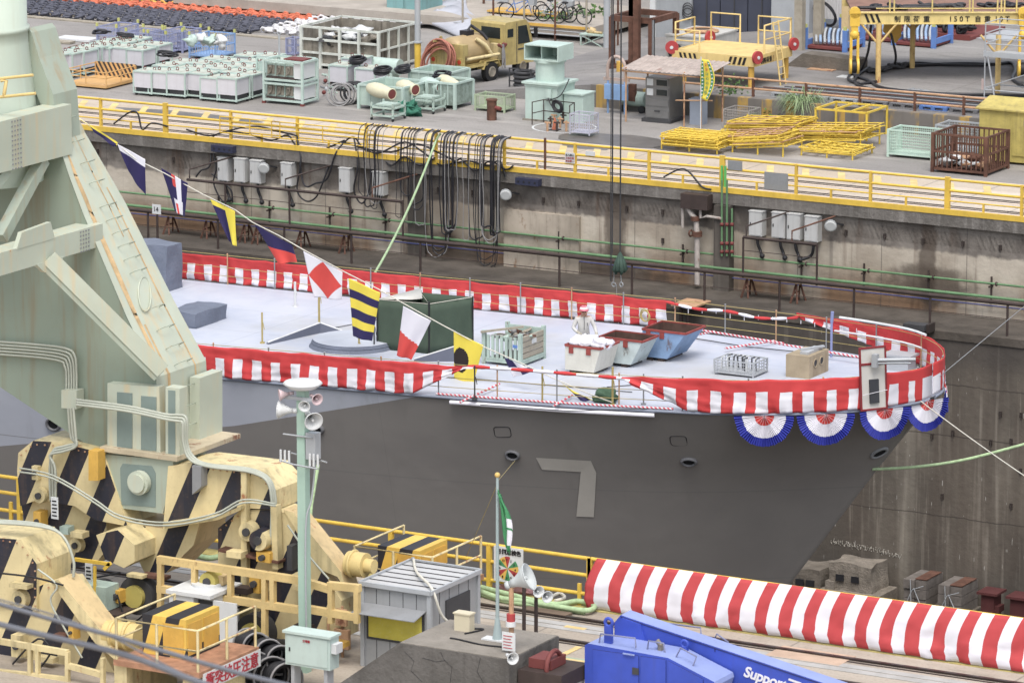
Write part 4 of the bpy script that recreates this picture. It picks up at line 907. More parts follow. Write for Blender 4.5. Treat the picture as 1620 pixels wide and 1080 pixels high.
mb.grid([[c+Vector((math.cos(2*math.pi*i/N)*r*1.12, math.sin(2*math.pi*i/N)*r*1.12, z)) for i in range(N+1)] for r, z in ((1.0, .2), (.6, .24), (.01, .25))]); P(t, 'top', mb, M('cover_light', (196, 202, 214), .6, .08))
mb = MB(); mb.grid([[c+Vector((math.cos(2*math.pi*i/N)*r*1.12, math.sin(2*math.pi*i/N)*r*1.12, z)) for i in range(N+1)] for r, z in ((1.1+.0, 0), (1.02, .12), (1.0, .2))]); mb.torus(c+Vector((0, 0, .12)), (0, 0, 1), 1.15, .02, 40, 5); P(t, 'skirt', mb, TRP)
# green tent screen
A = DK(597, 552); B = DK(679, 560); C = DK(748, 551); D_ = DK(666, 541)
t = T('canvas_screen', 'dark green canvas screen tent without roof on the deck', 'tent', B); up = Vector((0, 0, 1)); hh = 1.38
def panel(a, b_, h0, h1, name, mat=TNT, seed=0):
    rws = []; n = 16; d = (b_-a); nn = Vector((-d.y, d.x, 0)).normalized()
    for i in range(7):
        v = i/6; rws.append([a+d*(j/n)+up*(v*(h0+(h1-h0)*j/n))+nn*.035*mnoise.noise(Vector((j*.45, v*2, seed))) for j in range(n+1)])
    mb = MB(); mb.grid(rws); o = P(t, name, mb, mat); sm = o.modifiers.new('thickness', 'SOLIDIFY'); sm.thickness = .012
panel(A, B, hh, hh, 'canvas_panel', seed=1); panel(B, C, hh, hh*1.03, 'canvas_panel', seed=2); panel(D_, C, hh, hh*1.03, 'canvas_panel', seed=3); panel(A, D_, hh, hh, 'canvas_panel', seed=4)
mb = MB(); mb.grid([[A+up*hh, A.lerp(D_, .5)+up*(hh+.05), D_+up*(hh+.12)], [A.lerp(B, .55)+up*hh+Vector((0, .3, .0)), A.lerp(B, .62)+up*(hh-.03)+Vector((0, .7, 0)), D_+up*(hh-.30)]]); o = P(t, 'white_flap', mb, M('flap_white', (214, 212, 204), .8, .05)); o.modifiers.new('thickness', 'SOLIDIFY').thickness = .01
for p in (A, B, C, D_): mb = MB(); mb.tube([p, p+up*(hh+.06)], .025, 6); P(t, 'pole', mb, BLK)
mb = MB(); mb.tube([B+up*hh, C+up*hh*1.03], .01, 4); mb.tube([A+up*hh, B+up*hh, D_+up*hh], .008, 4); P(t, 'cord', mb, ROPW)
# slatted crate with boards
p, w, d, h = dbox('', '', '', (766, 575), 57, 50, 37, 0); t = T('slatted_crate', 'pale green slatted crate with old boards full of ropes and shackles', 'crate', p)
x0, y0, z0 = p; zt = z0+h
for cx, cy in ((0, 0), (w, 0), (0, d), (w, d)): mb = MB(); mb.box(x0+cx-.05, y0+cy-.05, z0, x0+cx+.05, y0+cy+.05, zt+.06); P(t, 'corner_post', mb, MNTR)
mb = MB(); mb.box(x0+.05, y0+.02, z0+.1, x0+w-.05, y0+d-.02, z0+.16); P(t, 'floor', mb, BRN)
for k in range(7): mb = MB(); xx = x0+.1+(w-.28)*k/6; mb.box(xx, y0-.04, z0+.16, xx+.08, y0-.005, zt-.05); P(t, 'slat', mb, MNTR)
mb = MB(); mb.box(x0+.05, y0-.03, z0+.08, x0+w-.05, y0+.03, z0+.2); mb.box(x0+.05, y0+d-.02, z0+.5, x0+w-.05, y0+d+.02, zt); mb.box(x0+w-.03, y0+.05, z0+.08, x0+w+.05, y0+d-.05, z0+.2); P(t, 'frame', mb, MNTR)
for k in range(4): mb = MB(); z = z0+.22+k*(h-.24)/4; mb.box(x0+w-.02, y0+.05, z, x0+w+.03, y0+d-.05, z+(h-.3)/4-.01); P(t, 'board', mb, WOOD)
mb = MB(); mb.box(x0+w+.031, y0+d*.45, zt-.3, x0+w+.036, y0+d*.65, zt-.18); P(t, 'paper_tag', mb, WHT)
mb = MB(); mb.box(x0+w-.2, y0-.056, zt-.32, x0+w-.06, y0-.05, zt-.24); P(t, 'blue_mark', mb, BLUP)
t2 = T('rope_heap', 'heap of ropes hooks and turnbuckles filling the slatted crate', 'rope', (x0+w/2, y0+d/2, z0+.2))
for k in range(26):
    c = Vector((x0+U_(.15, w-.15), y0+U_(.1, d-.1), zt-U_(.05, .22))); mb = MB()
    if k % 3 == 0: mb.torus(c, (U_(-.5, .5), U_(-.5, .5), 1), U_(.1, .18), .025, 12, 5)
    elif k % 3 == 1: mb.tube([c, c+Vector((U_(-.4, .4), U_(-.3, .3), U_(0, .1)))], .03, 6)
    else: mb.ball(c, U_(.05, .1), 8, 5, jit=.3)
    P(t2, 'tackle', mb, (HOSG, MNTR, RST, WOOD)[k % 4])
mb = MB(); mb.bar((x0-.05, y0-.1, zt+.02), (x0+w*.9, y0+d*.3, zt+.18), .09, .05); solo('plank', mb, WOOD, 'old plank laid across the top of the slatted crate', 'plank')
# refuse bins
def bin_(lab, pf, wt, wb, dd, h, mat, rim, inside, grp='tipping bins on the ship deck', slope2=0.0):
    p = DK(*pf); t = T('tipping_bin', lab, 'bin', p, grp); x, y, z = p; z += .1
    def ring(w0, w1, y0, y1, zz): return [Vector((x+w0, y+y0, zz)), Vector((x+w1, y+y0, zz)), Vector((x+w1, y+y1, zz)), Vector((x+w0, y+y1, zz))]
    a = ring(-slope2*0, wb, 0, dd, z); b_ = ring(-slope2, wt, 0, dd, z+h); i0 = ring(.05, wb-.03, .04, dd-.04, z+.04); i1 = ring(.04-slope2, wt-.04, .04, dd-.04, z+h)
    mb = MB(); mb.add(a+b_, [(3, 2, 1, 0), (0, 1, 5, 4), (1, 2, 6, 5), (2, 3, 7, 6), (3, 0, 4, 7)]); P(t, 'body', mb, mat)
    mb = MB(); mb.add(i0+i1, [(0, 1, 2, 3), (4, 5, 1, 0), (5, 6, 2, 1), (6, 7, 3, 2), (7, 4, 0, 3)]); P(t, 'inside', mb, M('bin_inside_rust', (98, 72, 62), .85, .3, 3, rust=.3))
    mb = MB()
    for k in range(4): mb.bar(b_[k], b_[(k+1) % 4], .045, .055)
    P(t, 'rim', mb, rim)
    mb = MB()
    for xx in (.12, wb-.3): mb.box(x+xx, y+.02, z-.1, x+xx+.18, y+dd-.02, z-.003)
    P(t, 'skid', mb, BRN)
    for xx in (.12, wb-.22): mb = MB(); mb.box(x+xx, y-.03, z+h-.2, x+xx+.13, y-.004, z+h-.035); P(t, 'hook_plate', mb, rim)
    return p, z+h
WBN = M('bin_white_paint', (222, 220, 208), .6, .08, 2, rust=.12, streak=.2); PBN = M('bin_pale_blue_paint', (198, 212, 212), .65, .16, 3, rust=.36, rc=(110, 96, 84)); BBN = M('bin_blue_paint', (134, 166, 206), .65, .16, 3, rust=.36, rc=(110, 84, 74)); RIM = M('bin_red_rim', (160, 66, 58), .7, .2, 3)
pb, zb = bin_('white tipping bin heaped with white rubbish bags', (894, 590), 1.06, .86, 1.05, .66, WBN, RIM, None)
bin_('empty pale blue tipping bin with red rim in the middle', (948, 577), 1.3, .95, .9, .66, PBN, RIM, None); bin_('battered sky blue tipping bin farthest right', (1016, 569), 1.3, .75, 1.15, .74, BBN, RIM, None)
t = T('rubbish_bags', 'heap of white rubbish bags piled in the white bin', 'bag', (pb.x+.5, pb.y+.5, zb-.2))
for k in range(16):
    mb = MB(); c = Vector((pb.x+U_(.2, .95), pb.y+U_(.12, .75), zb+U_(-.08, .05)+.10*(1-abs(k % 4-1.5)/2))); mb.ball(c, U_(.14, .21), 14, 10, jit=.35, sz=(1.1, 1, .75)); P(t, 'bag', mb, WCL)
# fairlead block, wire cage, small windlass, green bag
p, w, d, h = dbox('', '', '', (1243, 596), 36, 36, 34, 0); t = T('fairlead_box', 'tan wooden box with two round holes standing near the bow', 'box', p)
TAN = M('tan_plywood', (178, 160, 130), .8, .15, 2.5, streak=.45, dirt=(120, 98, 72))
mb = MB(); mb.box(p.x, p.y, p.z, p.x+w, p.y+d, p.z+h); P(t, 'case', mb, TAN)
for q in (.3, .62):
    c = Vector((p.x+w, p.y+d*q, p.z+h*.62)); mb = MB(); mb.torus(c+Vector((.005, 0, 0)), (1, 0, 0), .11, .02, 16, 5, sq=1); mb.cyl(c-Vector((.01, 0, 0)), c+Vector((.006, 0, 0)), .10, n=16, m=1); P(t, 'hole', mb, [TAN, DGR])
mb = MB(); mb.box(p.x+w*.45, p.y+.2, p.z+h, p.x+w*.8, p.y+d-.1, p.z+h+.07); mb.bar((p.x+w*.4, p.y+.3, p.z+h+.1), (p.x+w*.9, p.y+d-.15, p.z+h+.1), .08, .05); solo('loose_bar', mb, LGR, 'pale steel bar lying on top of the tan wooden box', 'bar')
p, w, d, h = dbox('', '', '', (1130, 592), 60, 24, 24, 0); t = T('wire_basket', 'grey wire basket holding tied white tools on the deck', 'basket', p)
def basket(t, p, w, d, h, mat, n=10, nz=4, r=.008, fr=.02):
    mb = MB(); x, y, z = p
    for k in range(n+1):
        for yy in (y, y+d): mb.tube([(x+w*k/n, yy, z+.08), (x+w*k/n, yy, z+h)], r, 4, cap=False)
    for k in range(n//2+1):
        for xx in (x, x+w): mb.tube([(xx, y+d*k/(n//2), z+.08), (xx, y+d*k/(n//2), z+h)], r, 4, cap=False)
    for k in range(nz+1):
        zz = z+.08+(h-.08)*k/nz; mb.tube([(x, y, zz), (x+w, y, zz), (x+w, y+d, zz), (x, y+d, zz), (x, y, zz)], r, 4, cap=False)
    P(t, 'mesh_wall', mb, mat); mb = MB()
    for cx, cy in ((0, 0), (w, 0), (w, d), (0, d)): mb.box(x+cx-fr, y+cy-fr, z, x+cx+fr, y+cy+fr, z+h+.01)
    for zz in (z+.08, z+h):
        for a_, b_ in (((0, 0), (w, 0)), ((w, 0), (w, d)), ((w, d), (0, d)), ((0, d), (0, 0))): mb.bar((x+a_[0], y+a_[1], zz), (x+b_[0], y+b_[1], zz), fr*1.6)
    P(t, 'frame', mb, mat); mb = MB(); mb.box(x, y, z+.06, x+w, y+d, z+.09); P(t, 'floor', mb, mat)
basket(t, p, w, d, h, LGR)
t2 = T('tool_bundle', 'bundle of white and dark clamps stuffed in the wire basket', 'tools', (p.x+w/2, p.y+d/2, p.z+.1))
for k in range(14): mb = MB(); c = Vector((p.x+w*(.1+.8*k/13), p.y+d*U_(.2, .8), p.z+.12)); mb.tube([c, c+Vector((U_(-.05, .05), 0, .32)), c+Vector((.08, .02, .36))], .022, 5); P(t2, 'clamp', mb, (WHT, DGR)[k % 2])
c = DK(1398, 585); mb = MB(); mb.box(c.x, c.y, c.z, c.x+.7, c.y+.5, c.z+.38); mb.box(c.x-.05, c.y-.05, c.z+.381, c.x+.78, c.y+.55, c.z+.44); solo('bow_chest', mb, LGR, 'light grey chest behind the white name board at the bow', 'chest')
c = DK(957, 636); mb = MB(); mb.ball(c+Vector((0, 0, .12)), .3, 18, 12, jit=.4, sz=(1.1, .8, .65)); mb.tube([c+Vector((-.3, -.1, .05)), c+Vector((.3, -.12, .06))], .03, 6); solo('green_bag', mb, M('green_sack', (72, 104, 78), .8, .12, 4, bump=.5), 'dark green sack lying at the near deck edge', 'bag')
# coil on far railing
e = edge(sA+.6, 1, -.08, .35); mb = MB(); mb.torus(e, (.3, 1, 0), .17, .02, 18, 5); mb.torus(e+Vector((.03, 0, -.02)), (.2, 1, .1), .15, .02, 18, 5); solo('rope_coil', mb, ROPY, 'yellow green rope coil hung at the end of the far banner', 'rope')
# ------------------------------------------------------------------ signal flags
FP0 = Yp(60, 140, 112.5); 
LINE = [(60, 138), (85, 157), (115, 180), (150, 205), (185, 228), (215, 252), (260, 274), (322, 308), (372, 332), (400, 352), (440, 372), (480, 395), (545, 430), (600, 458), (660, 492), (700, 514), (760, 546), (820, 572), (880, 600), (930, 622), (968, 636)]
def ly(px): return 112.5+(108.9-112.5)*((px-60)/910.0)
mb = MB(); mb.tube([Yp(px, py, ly(px)) for px, py in LINE], .016, 5); solo('flag_line', mb, ROPW, 'white line carrying the signal flags down to the deck', 'rope')
def flag(lab, quad, pat, mats, n=40, amp=.05, dy=0.0, seed=0, bow=0.0):
    """quad: corners of the hanging cloth in the photo, hoist left, hoist right, fly right, fly left"""
    q = [Yp(px, py, ly(px)-dy) for px, py in quad]; rws = []
    for i in range(n+1):
        v = i/n; r = []
        for j in range(n+1):
            u = j/n; p = q[0]*(1-u)*(1-v)+q[1]*u*(1-v)+q[2]*u*v+q[3]*(1-u)*v
            p = p+Vector((.4, -1, 0))*(amp*math.sin((u*1.3+v*.5+seed)*5.2)*(.3+v)+bow*v*(1-v))*1.0; r.append(p)
        rws.append(r)
    mb = MB(); mb.grid(rws, lambda i, j: pat((j+.5)/n, (i+.5)/n)); o = solo('signal_flag', mb, mats, lab, 'flag', 'signal flags on the line over the deck')
    o.modifiers.new('thickness', 'SOLIDIFY').thickness = .006; return o
flag('yellow and navy flag twisted lengthwise at the top of the crane leg', [(108, 176), (186, 228), (184, 232), (160, 212)], lambda u, v: 0 if v < .5 else 1, [YCL, NCL], amp=.03)
flag('narrow yellow and navy flag next to the first white and navy flag', [(140, 196), (187, 226), (180, 232), (150, 210)], lambda u, v: 1 if v > .3 else 0, [YCL, NCL], amp=.03, dy=.3)
flag('tall flag with white top and navy lower part', [(186, 228), (230, 252), (230, 309), (203, 272)], lambda u, v: 0 if v < .22+.1*u*0 else 1, [WCL, NCL], seed=.3)
flag('folded flag of navy white and red stripes', [(255, 266), (297, 290), (292, 344), (276, 333)], lambda u, v: (1 if .1 < u < .25 and v < .6 else (2 if .38 < u < .52 and (v < .3 or v > .72) else (0 if .52 < u < .75 else (0 if u > .3 and v > .62 and u < .8 else 1)))), [WCL, NCL, RCL], seed=.6)
flag('yellow flag with a navy left half on the signal line', [(333, 315), (372, 334), (374, 390), (362, 382)], lambda u, v: 0 if u > .55 or v < .12 or (u > .75 and v > .4) else 1, [YCL, NCL], seed=.2)
flag('flag with navy upper half and red lower half', [(402, 354), (462, 388), (471, 414), (442, 418)], lambda u, v: 1 if v < .55 else 0, [RCL, NCL], seed=.9)
flag('white flag with a large red diamond', [(480, 397), (542, 430), (541, 474), (497, 470)], lambda u, v: 0 if abs(u-.5)+abs(v-.52) < .5 else 1, [RCL, WCL], seed=.1)
flag('flag with yellow and navy horizontal stripes', [(552, 440), (602, 463), (588, 540), (558, 532)], lambda u, v: 0 if int(v*6) % 2 == 0 else 1, [YCL, NCL], seed=.4)
flag('flag with white upper half and red lower half', [(638, 484), (682, 507), (651, 569), (628, 562)], lambda u, v: 1 if v < .5+.15*u else 0, [RCL, WCL], seed=.7)
flag('yellow flag with a black disc', [(718, 524), (765, 546), (747, 614), (718, 612)], lambda u, v: 0 if (u-.3)**2/.10+(v-.48)**2/.055 < 1 else 1, [BKC, YCL], seed=.5, n=44)
flag('small crumpled navy and white flag by the near railing', [(798, 565), (826, 577), (846, 586), (812, 597)], lambda u, v: 1 if (u < .45) == (v < .5) else 0, [WCL, NCL], seed=.3)
flag('yellow and navy flag fallen on the near deck edge', [(888, 605), (908, 620), (938, 632), (922, 636)], lambda u, v: 1 if v > .5 and u < .8 else 0, [YCL, NCL], seed=.8, amp=.03)
flag('white and red flag tip peeking behind the crane leg top', [(82, 155), (95, 160), (112, 182), (90, 170)], lambda u, v: 0 if u < .2 else 1, [RCL, WCL], amp=.02)
# ------------------------------------------------------------------ far quay: chains laid out
def chainrows(name, mat, pxl, pxr, ya, yb, pitch=.5, lab='', cat='chain', r=.05, dxs=0):
    mb = MB(); y = ya; k = 0
    while y < yb:
        xl = pxl(y); xr = pxr(y); x = xl
        while x < xr:
            c = Vector((x, y+U_(-.03, .03), .10)); mb.torus(c, (U_(-.4, .4), U_(-.3, .3), 1) if k % 2 else (U_(-.2, .2), 1, .5), .155, .055, 7, 4, sq=.7); x += .27; k += 1
        y += pitch
    return solo(name, mb, mat, lab, cat, kind='stuff')
CHG = M('chain_grey_blue', (92, 94, 108), .7, .25, 4, dirt=(60, 60, 68)); CHO = M('chain_orange', (232, 122, 84), .7, .2, 4, dirt=(200, 90, 60)); CHW = M('chain_white', (228, 226, 228), .7, .1, 4, dirt=(150, 150, 150)); CHY = M('chain_yellow', (240, 184, 70), .7, .1, 4)
yA = G(400, 55).y; yB = G(420, -6).y
xe = lambda y: G(410, 50).x-(y-yA)*.02
yo0 = G(330, 24).y; yo1 = G(330, 14).y; xw = G(412, 50).x
chainrows('anchor_chain_rows', CHG, lambda y: -127, lambda y: xw, yA, yo0-.1, .5, 'rows of grey anchor chain laid out on the far quay in front of the orange chain')
chainrows('anchor_chain_rows', CHG, lambda y: -127, lambda y: xw+3, yo1+.2, yB+4, .55, 'rows of grey anchor chain laid out beyond the orange chain')
chainrows('orange_chain_rows', CHO, lambda y: -127, lambda y: xw+.6, yo0, yo1-.3, .45, 'band of orange anchor chain between the grey chain rows')
chainrows('yellow_chain_rows', CHY, lambda y: -127, lambda y: xw+1.6, yo1-.3, yo1+.1, .5, 'thin band of yellow chain behind the orange chain')
chainrows('white_chain_rows', CHW, lambda y: xw+.3, lambda y: xw+3.0+(y-yA)*.25, yA+.6, yo1-.4, .42, 'patch of white anchor chain right of the grey chain rows')
mb = MB(); a = G(250, 42); mb.box(-127, yA-.6, .005, xw+2, yA-.25, .05); solo('timber_strip', mb, WOOD, 'long pale timber strip lying in front of the chain rows', 'timber')
mb = MB(); a = G(420, 52); b_ = G(585, 22); mb.bar(a+Vector((0, 0, .05)), b_+Vector((0, 0, .05)), .35, .08); solo('timber_strip', mb, WOOD, 'pale timber strip along the right end of the white chain', 'timber')
for (px0, py0, px1, py1, w, lab) in ((60, 22, 130, 26, .6, 'pale plank lying left in front of the chain rows'), (95, 62, 150, 66, .8, 'white sheet lying on the ground left of the blue cages'), (65, 66, 115, 70, .4, 'brown plank lying on the ground behind the cabinets'), (200, 104, 262, 108, .4, 'tan timber lying behind the right cabinet cluster')):
    mb = MB(); mb.bar(G(px0, py0)+Vector((0, 0, .06)), G(px1, py1)+Vector((0, 0, .06)), w, .08); solo('plank', mb, WOOD if w < .7 else WHT, lab, 'plank')
# ------------------------------------------------------------------ welding cabinets
def cabinet(name='machine_cabinet'):
    t = T(name, 'x', 'cabinet', (0, 0, 0), 'mint framed machine cabinets on the far quay', local=True); w, d, h = .78, .9, .88
    mb = MB()
    for x in (0, w):
        for y in (0, d): mb.box(x-.024, y-.024, .08, x+.024, y+.024, h)
    for z in (.12, h): 
        mb.bar((0, 0, z), (w, 0, z), .05); mb.bar((0, d, z), (w, d, z), .05); mb.bar((0, 0, z), (0, d, z), .05); mb.bar((w, 0, z), (w, d, z), .05)
    P(t, 'frame', mb, MNT)
    mb = MB(); mb.box(.02, .0, .3, w-.02, d-.04, h-.02); P(t, 'body', mb, M('lilac_white', (218, 216, 222), .5, .06, 1.5, streak=.15))
    mb = MB(); mb.box(.06, .06, .14, w-.06, d-.06, .299); P(t, 'base_unit', mb, DGR)
    mb = MB(); mb.box(.01, .01, h-.018, w-.01, d-.01, h+.012); P(t, 'lid', mb, M('stained_lid', (204, 210, 196), .7, .2, 2.5, rust=.3, streak=.3, rc=(160, 130, 104)))
    for x in (.18, w-.18): mb = MB(); mb.torus((x, d/2, h+.07), (0, 1, 0), .055, .016, 9, 4); P(t, 'lifting_ring', mb, RPNT)
    for x in (.08, w-.08):
        for y in (.06, d-.06): mb = MB(); mb.cyl((x-.03, y, .05), (x+.03, y, .05), .05, n=8); P(t, 'wheel', mb, BLK)
    return t
CB0 = cabinet(); first = True
rown = ['front', 'second', 'third', 'fourth', 'fifth']
fronts = [(212, 150), (237, 152), (263, 155), (297, 156), (318, 160), (345, 163)]
cl2 = []
for k, (px, py) in enumerate(fronts):
    p = G(px, py)
    for r in range(5):
        if (r == 4 and k < 2) or (r == 3 and k == 0): continue
        cl2.append((Vector((p.x+U_(-.06, .06), p.y+r*1.12+U_(-.06, .06), 0)), '%s cabinet from left, %s row, of the cluster left of the double rack' % (ORD[k], rown[r])))
for k, (px, py) in enumerate([(65, 125), (85, 122), (106, 119)]):
    p = G(px, py)
    for r in range(4): cl2.append((Vector((p.x+U_(-.06, .06), p.y+r*1.15, 0)), '%s cabinet from left, %s row, of the cluster beside the crane' % (ORD[k], rown[r])))
for k, (px, py) in enumerate([(131, 115), (157, 116), (182, 118)]):
    p = G(px, py); 
    for r in range(2): cl2.append((Vector((p.x, p.y+r*1.15+.6, 0)), '%s cabinet from left, %s row, behind the orange tray' % (ORD[k], rown[r])))
for (px, py, lb) in ((521, 143, 'cabinet standing right of the double rack'), (562, 146, 'cabinet standing behind the pale green open bins'), (541, 130, 'cabinet half hidden behind the coiled hoses')): cl2.append((G(px, py), lb))
for k, (p, lb) in enumerate(cl2):
    r = CB0 if k == 0 else dup(CB0, p); put(r, p, U_(-.03, .03), lb); r.scale = (U_(.95, 1.05), 1, U_(.94, 1.05))
# scraps of black cable and white sheets on the cabinets
for k, (px, py, lb) in enumerate(((255, 108, 'tangle of black cable lying on the front cabinets'), (150, 72, 'tangle of black cable on the cabinets near the crane'), (190, 78, 'black hose hung over the cabinets behind the orange tray'))):
    c = G(px, py+25, 0)+Vector((0, .5, .98)); mb = MB()
    for q in range(4): mb.torus(c+Vector((U_(-.2, .2), U_(-.1, .1), q*.03)), (U_(-.2, .2), U_(-.2, .2), 1), U_(.2, .3), .035, 14, 5, sq=.7)
    solo('cable_tangle', mb, HOSE, lb, 'cable')
for k, (px, py) in enumerate(((292, 96), (310, 92), (323, 96), (338, 97))):
    c = G(px, py+14, 0)+Vector((0, .5, .98)); mb = MB(); mb.ball(c, .22, 10, 7, jit=.6, sz=(1, 1, .8)); solo('wrapped_part', mb, WHT if k % 2 else MNT, '%s white wrapped machine part on the rear cabinets' % ORD[k], 'part')
# orange tray with striped fence
p, w, d, h = fit(104, 137, 63, 24, 40); t = T('pallet_tray', 'orange yellow steel tray with low railing in front of the cabinets', 'tray', p); x, y, z = p
w = 1.75; d = 1.9
mb = MB(); mb.box(x, y, .06, x+w, y+d, .16); P(t, 'floor', mb, ORNG)
mb = MB()
for zz in (.42, .62):
    for a_, b_ in (((0, 0), (w, 0)), ((w, 0), (w, d)), ((0, 0), (0, d))): mb.tube([(x+a_[0], y+a_[1], zz), (x+b_[0], y+b_[1], zz)], .02, 5)
for (cx, cy) in ((0, 0), (w/2, 0), (w, 0), (w, d/2), (w, d), (0, d/2), (0, d)): mb.tube([(x+cx, y+cy, .1), (x+cx, y+cy, .64)], .022, 5)
P(t, 'railing', mb, ORNG)
mb = MB(); mb.box(x-.0, y+d, .1, x+w, y+d+.05, .66); P(t, 'striped_board', mb, Mstripe('board_stripes', (226, 176, 104), (60, 54, 54), (1, 0, .6), .2, .5))
c = G(113, 112); mb = MB(); mb.box(c.x-.05, c.y, .5, c.x+.5, c.y+.5, .85); mb.box(c.x-.07, c.y-.02, .851, c.x+.52, c.y+.52, .88); mb.box(c.x, c.y+.05, 0, c.x+.42, c.y+.4, .498); solo('brown_box', mb, WOODD, 'brown wooden box stacked behind the striped board of the orange tray', 'box')
# ------------------------------------------------------------------ cages
def cage(name, lab, p, w, d, h, mat, nb=12, tabs=None, grp=None, bar=.014, floor=True, mesh=False, rails=1, post=.04, cat='cage'):
    t = T(name, lab, cat, p, grp); x, y, z = p
    for (cx, cy) in ((0, 0), (w, 0), (w, d), (0, d)):
        mb = MB(); mb.box(x+cx-post, y+cy-post, z, x+cx+post, y+cy+post, z+h); P(t, 'post', mb, mat)
        if tabs: mb = MB(); mb.box(x+cx-.04, y+cy-.03, z+h, x+cx+.04, y+cy+.03, z+h+.13); P(t, 'lifting_tab', mb, tabs)
    mb = MB()
    for k in range(rails+2):
        zz = z+.12+(h-.15)*k/(rails+1)
        for a_, b_ in (((0, 0), (w, 0)), ((w, 0), (w, d)), ((w, d), (0, d)), ((0, d), (0, 0))): mb.bar((x+a_[0], y+a_[1], zz), (x+b_[0], y+b_[1], zz), post*1.3)
    P(t, 'frame', mb, mat); mb = MB(); nd_ = max(3, int(nb*d/w))
    for k in range(1, nb):
        for yy in (y, y+d): mb.tube([(x+w*k/nb, yy, z+.12), (x+w*k/nb, yy, z+h-.03)], bar, 4, cap=False)
    for k in range(1, nd_):
        for xx in (x, x+w): mb.tube([(xx, y+d*k/nd_, z+.12), (xx, y+d*k/nd_, z+h-.03)], bar, 4, cap=False)
    if mesh:
        for k in range(1, 8):
            zz = z+.12+(h-.15)*k/8; mb.tube([(x, y, zz), (x+w, y, zz), (x+w, y+d, zz), (x, y+d, zz), (x, y, zz)], bar, 4, cap=False)
    P(t, 'bars', mb, mat)
    if floor: mb = MB(); mb.box(x, y, z+.08, x+w, y+d, z+.12); P(t, 'floor', mb, mat)
    return t
for k, (px, py, wp, hp, dp, mt, lb) in enumerate(((154, 72, 32, 30, 30, LAV, 'lavender blue bar cage, leftmost behind the cabinets'), (200, 84, 36, 34, 24, LAV, 'lavender blue bar cage second from the left'), (228, 86, 36, 34, 26, LAV, 'lavender blue bar cage in the middle of the five'), (258, 82, 32, 34, 26, LAV, 'lavender blue bar cage behind the bright blue one'), (300, 92, 42, 36, 28, BLUC, 'bright sky blue bar cage, rightmost of the five'))):
    p, w, d, h = fit(px, py, wp, hp, dp); cage('bar_cage', lb, p, w, d, h, mt, 9, M('yellow_green_tab', (206, 206, 110), .6, .1), 'blue bar cages on the far quay', bar=.011, post=.03)
p, w, d, h = fit(453, 90, 14, 30, 10); cage('bar_cage', 'thin pale lavender cage left of the big stained crate', p, w, d, h, LAV, 5, None, bar=.01, post=.025)
# big stained crate with white frame
STN = M('moss_stained_sheet', (150, 142, 128), .9, .3, 3, streak=.9, dirt=(74, 66, 54)); 
p, w, d, h = fit(477, 106, 124, 64, 60); x, y, z = p
t = T('mesh_container', 'large open container with white frame and black moss stained sides', 'container', p)
mb = MB(); mb.box(x+.05, y+.06, .1, x+w-.05, y+.10, h*.72); mb.box(x+w-.1, y+.05, .1, x+w-.06, y+d-.05, h-.05); mb.box(x+.05, y+d-.1, .1, x+w-.11, y+d-.06, h-.05); mb.box(x+.02, y+.11, .1, x+.06, y+d-.11, h-.05); P(t, 'side_sheet', mb, STN)
mb = MB()
for k in range(5): xx = x+w*k/4; mb.box(xx-.05, y-.05, 0, xx+.05, y+.05, h)
for k in range(1, 5): yy = y+d*k/4; mb.box(x+w-.04, yy-.03, 0, x+w+.04, yy+.03, h)
for zz in (.15, h*.38, h*.7, h): mb.bar((x, y-.005, zz), (x+w, y-.005, zz), .07, .08)
for zz in (.15, h*.55, h): mb.bar((x+w+.005, y, zz), (x+w+.005, y+d, zz), .06, .07)
mb.bar((x, y, h), (x, y+d, h), .07); mb.bar((x, y+d, h), (x+w, y+d, h), .07); P(t, 'frame', mb, M('white_frame_paint', (222, 226, 216), .6, .12, 2, rust=.12, streak=.4))
mb = MB(); mb.box(x+.07, y+.12, .1, x+w-.12, y+d-.12, h*.55); P(t, 'floor', mb, STN)
t2 = T('scrap_sheets', 'crumpled white and black scrap heaped in the stained container', 'scrap', (x+w/2, y+d/2, h*.55))
for k in range(38):
    mb = MB(); c = Vector((x+U_(.3, w-.4), y+U_(.25, d-.4), h*.55+U_(.0, .35))); mb.ball(c, U_(.12, .3), 8, 6, jit=.8, sz=(1.3, 1, .5)); P(t2, 'scrap', mb, (WHT, STN, DGR, WHT)[k % 4])
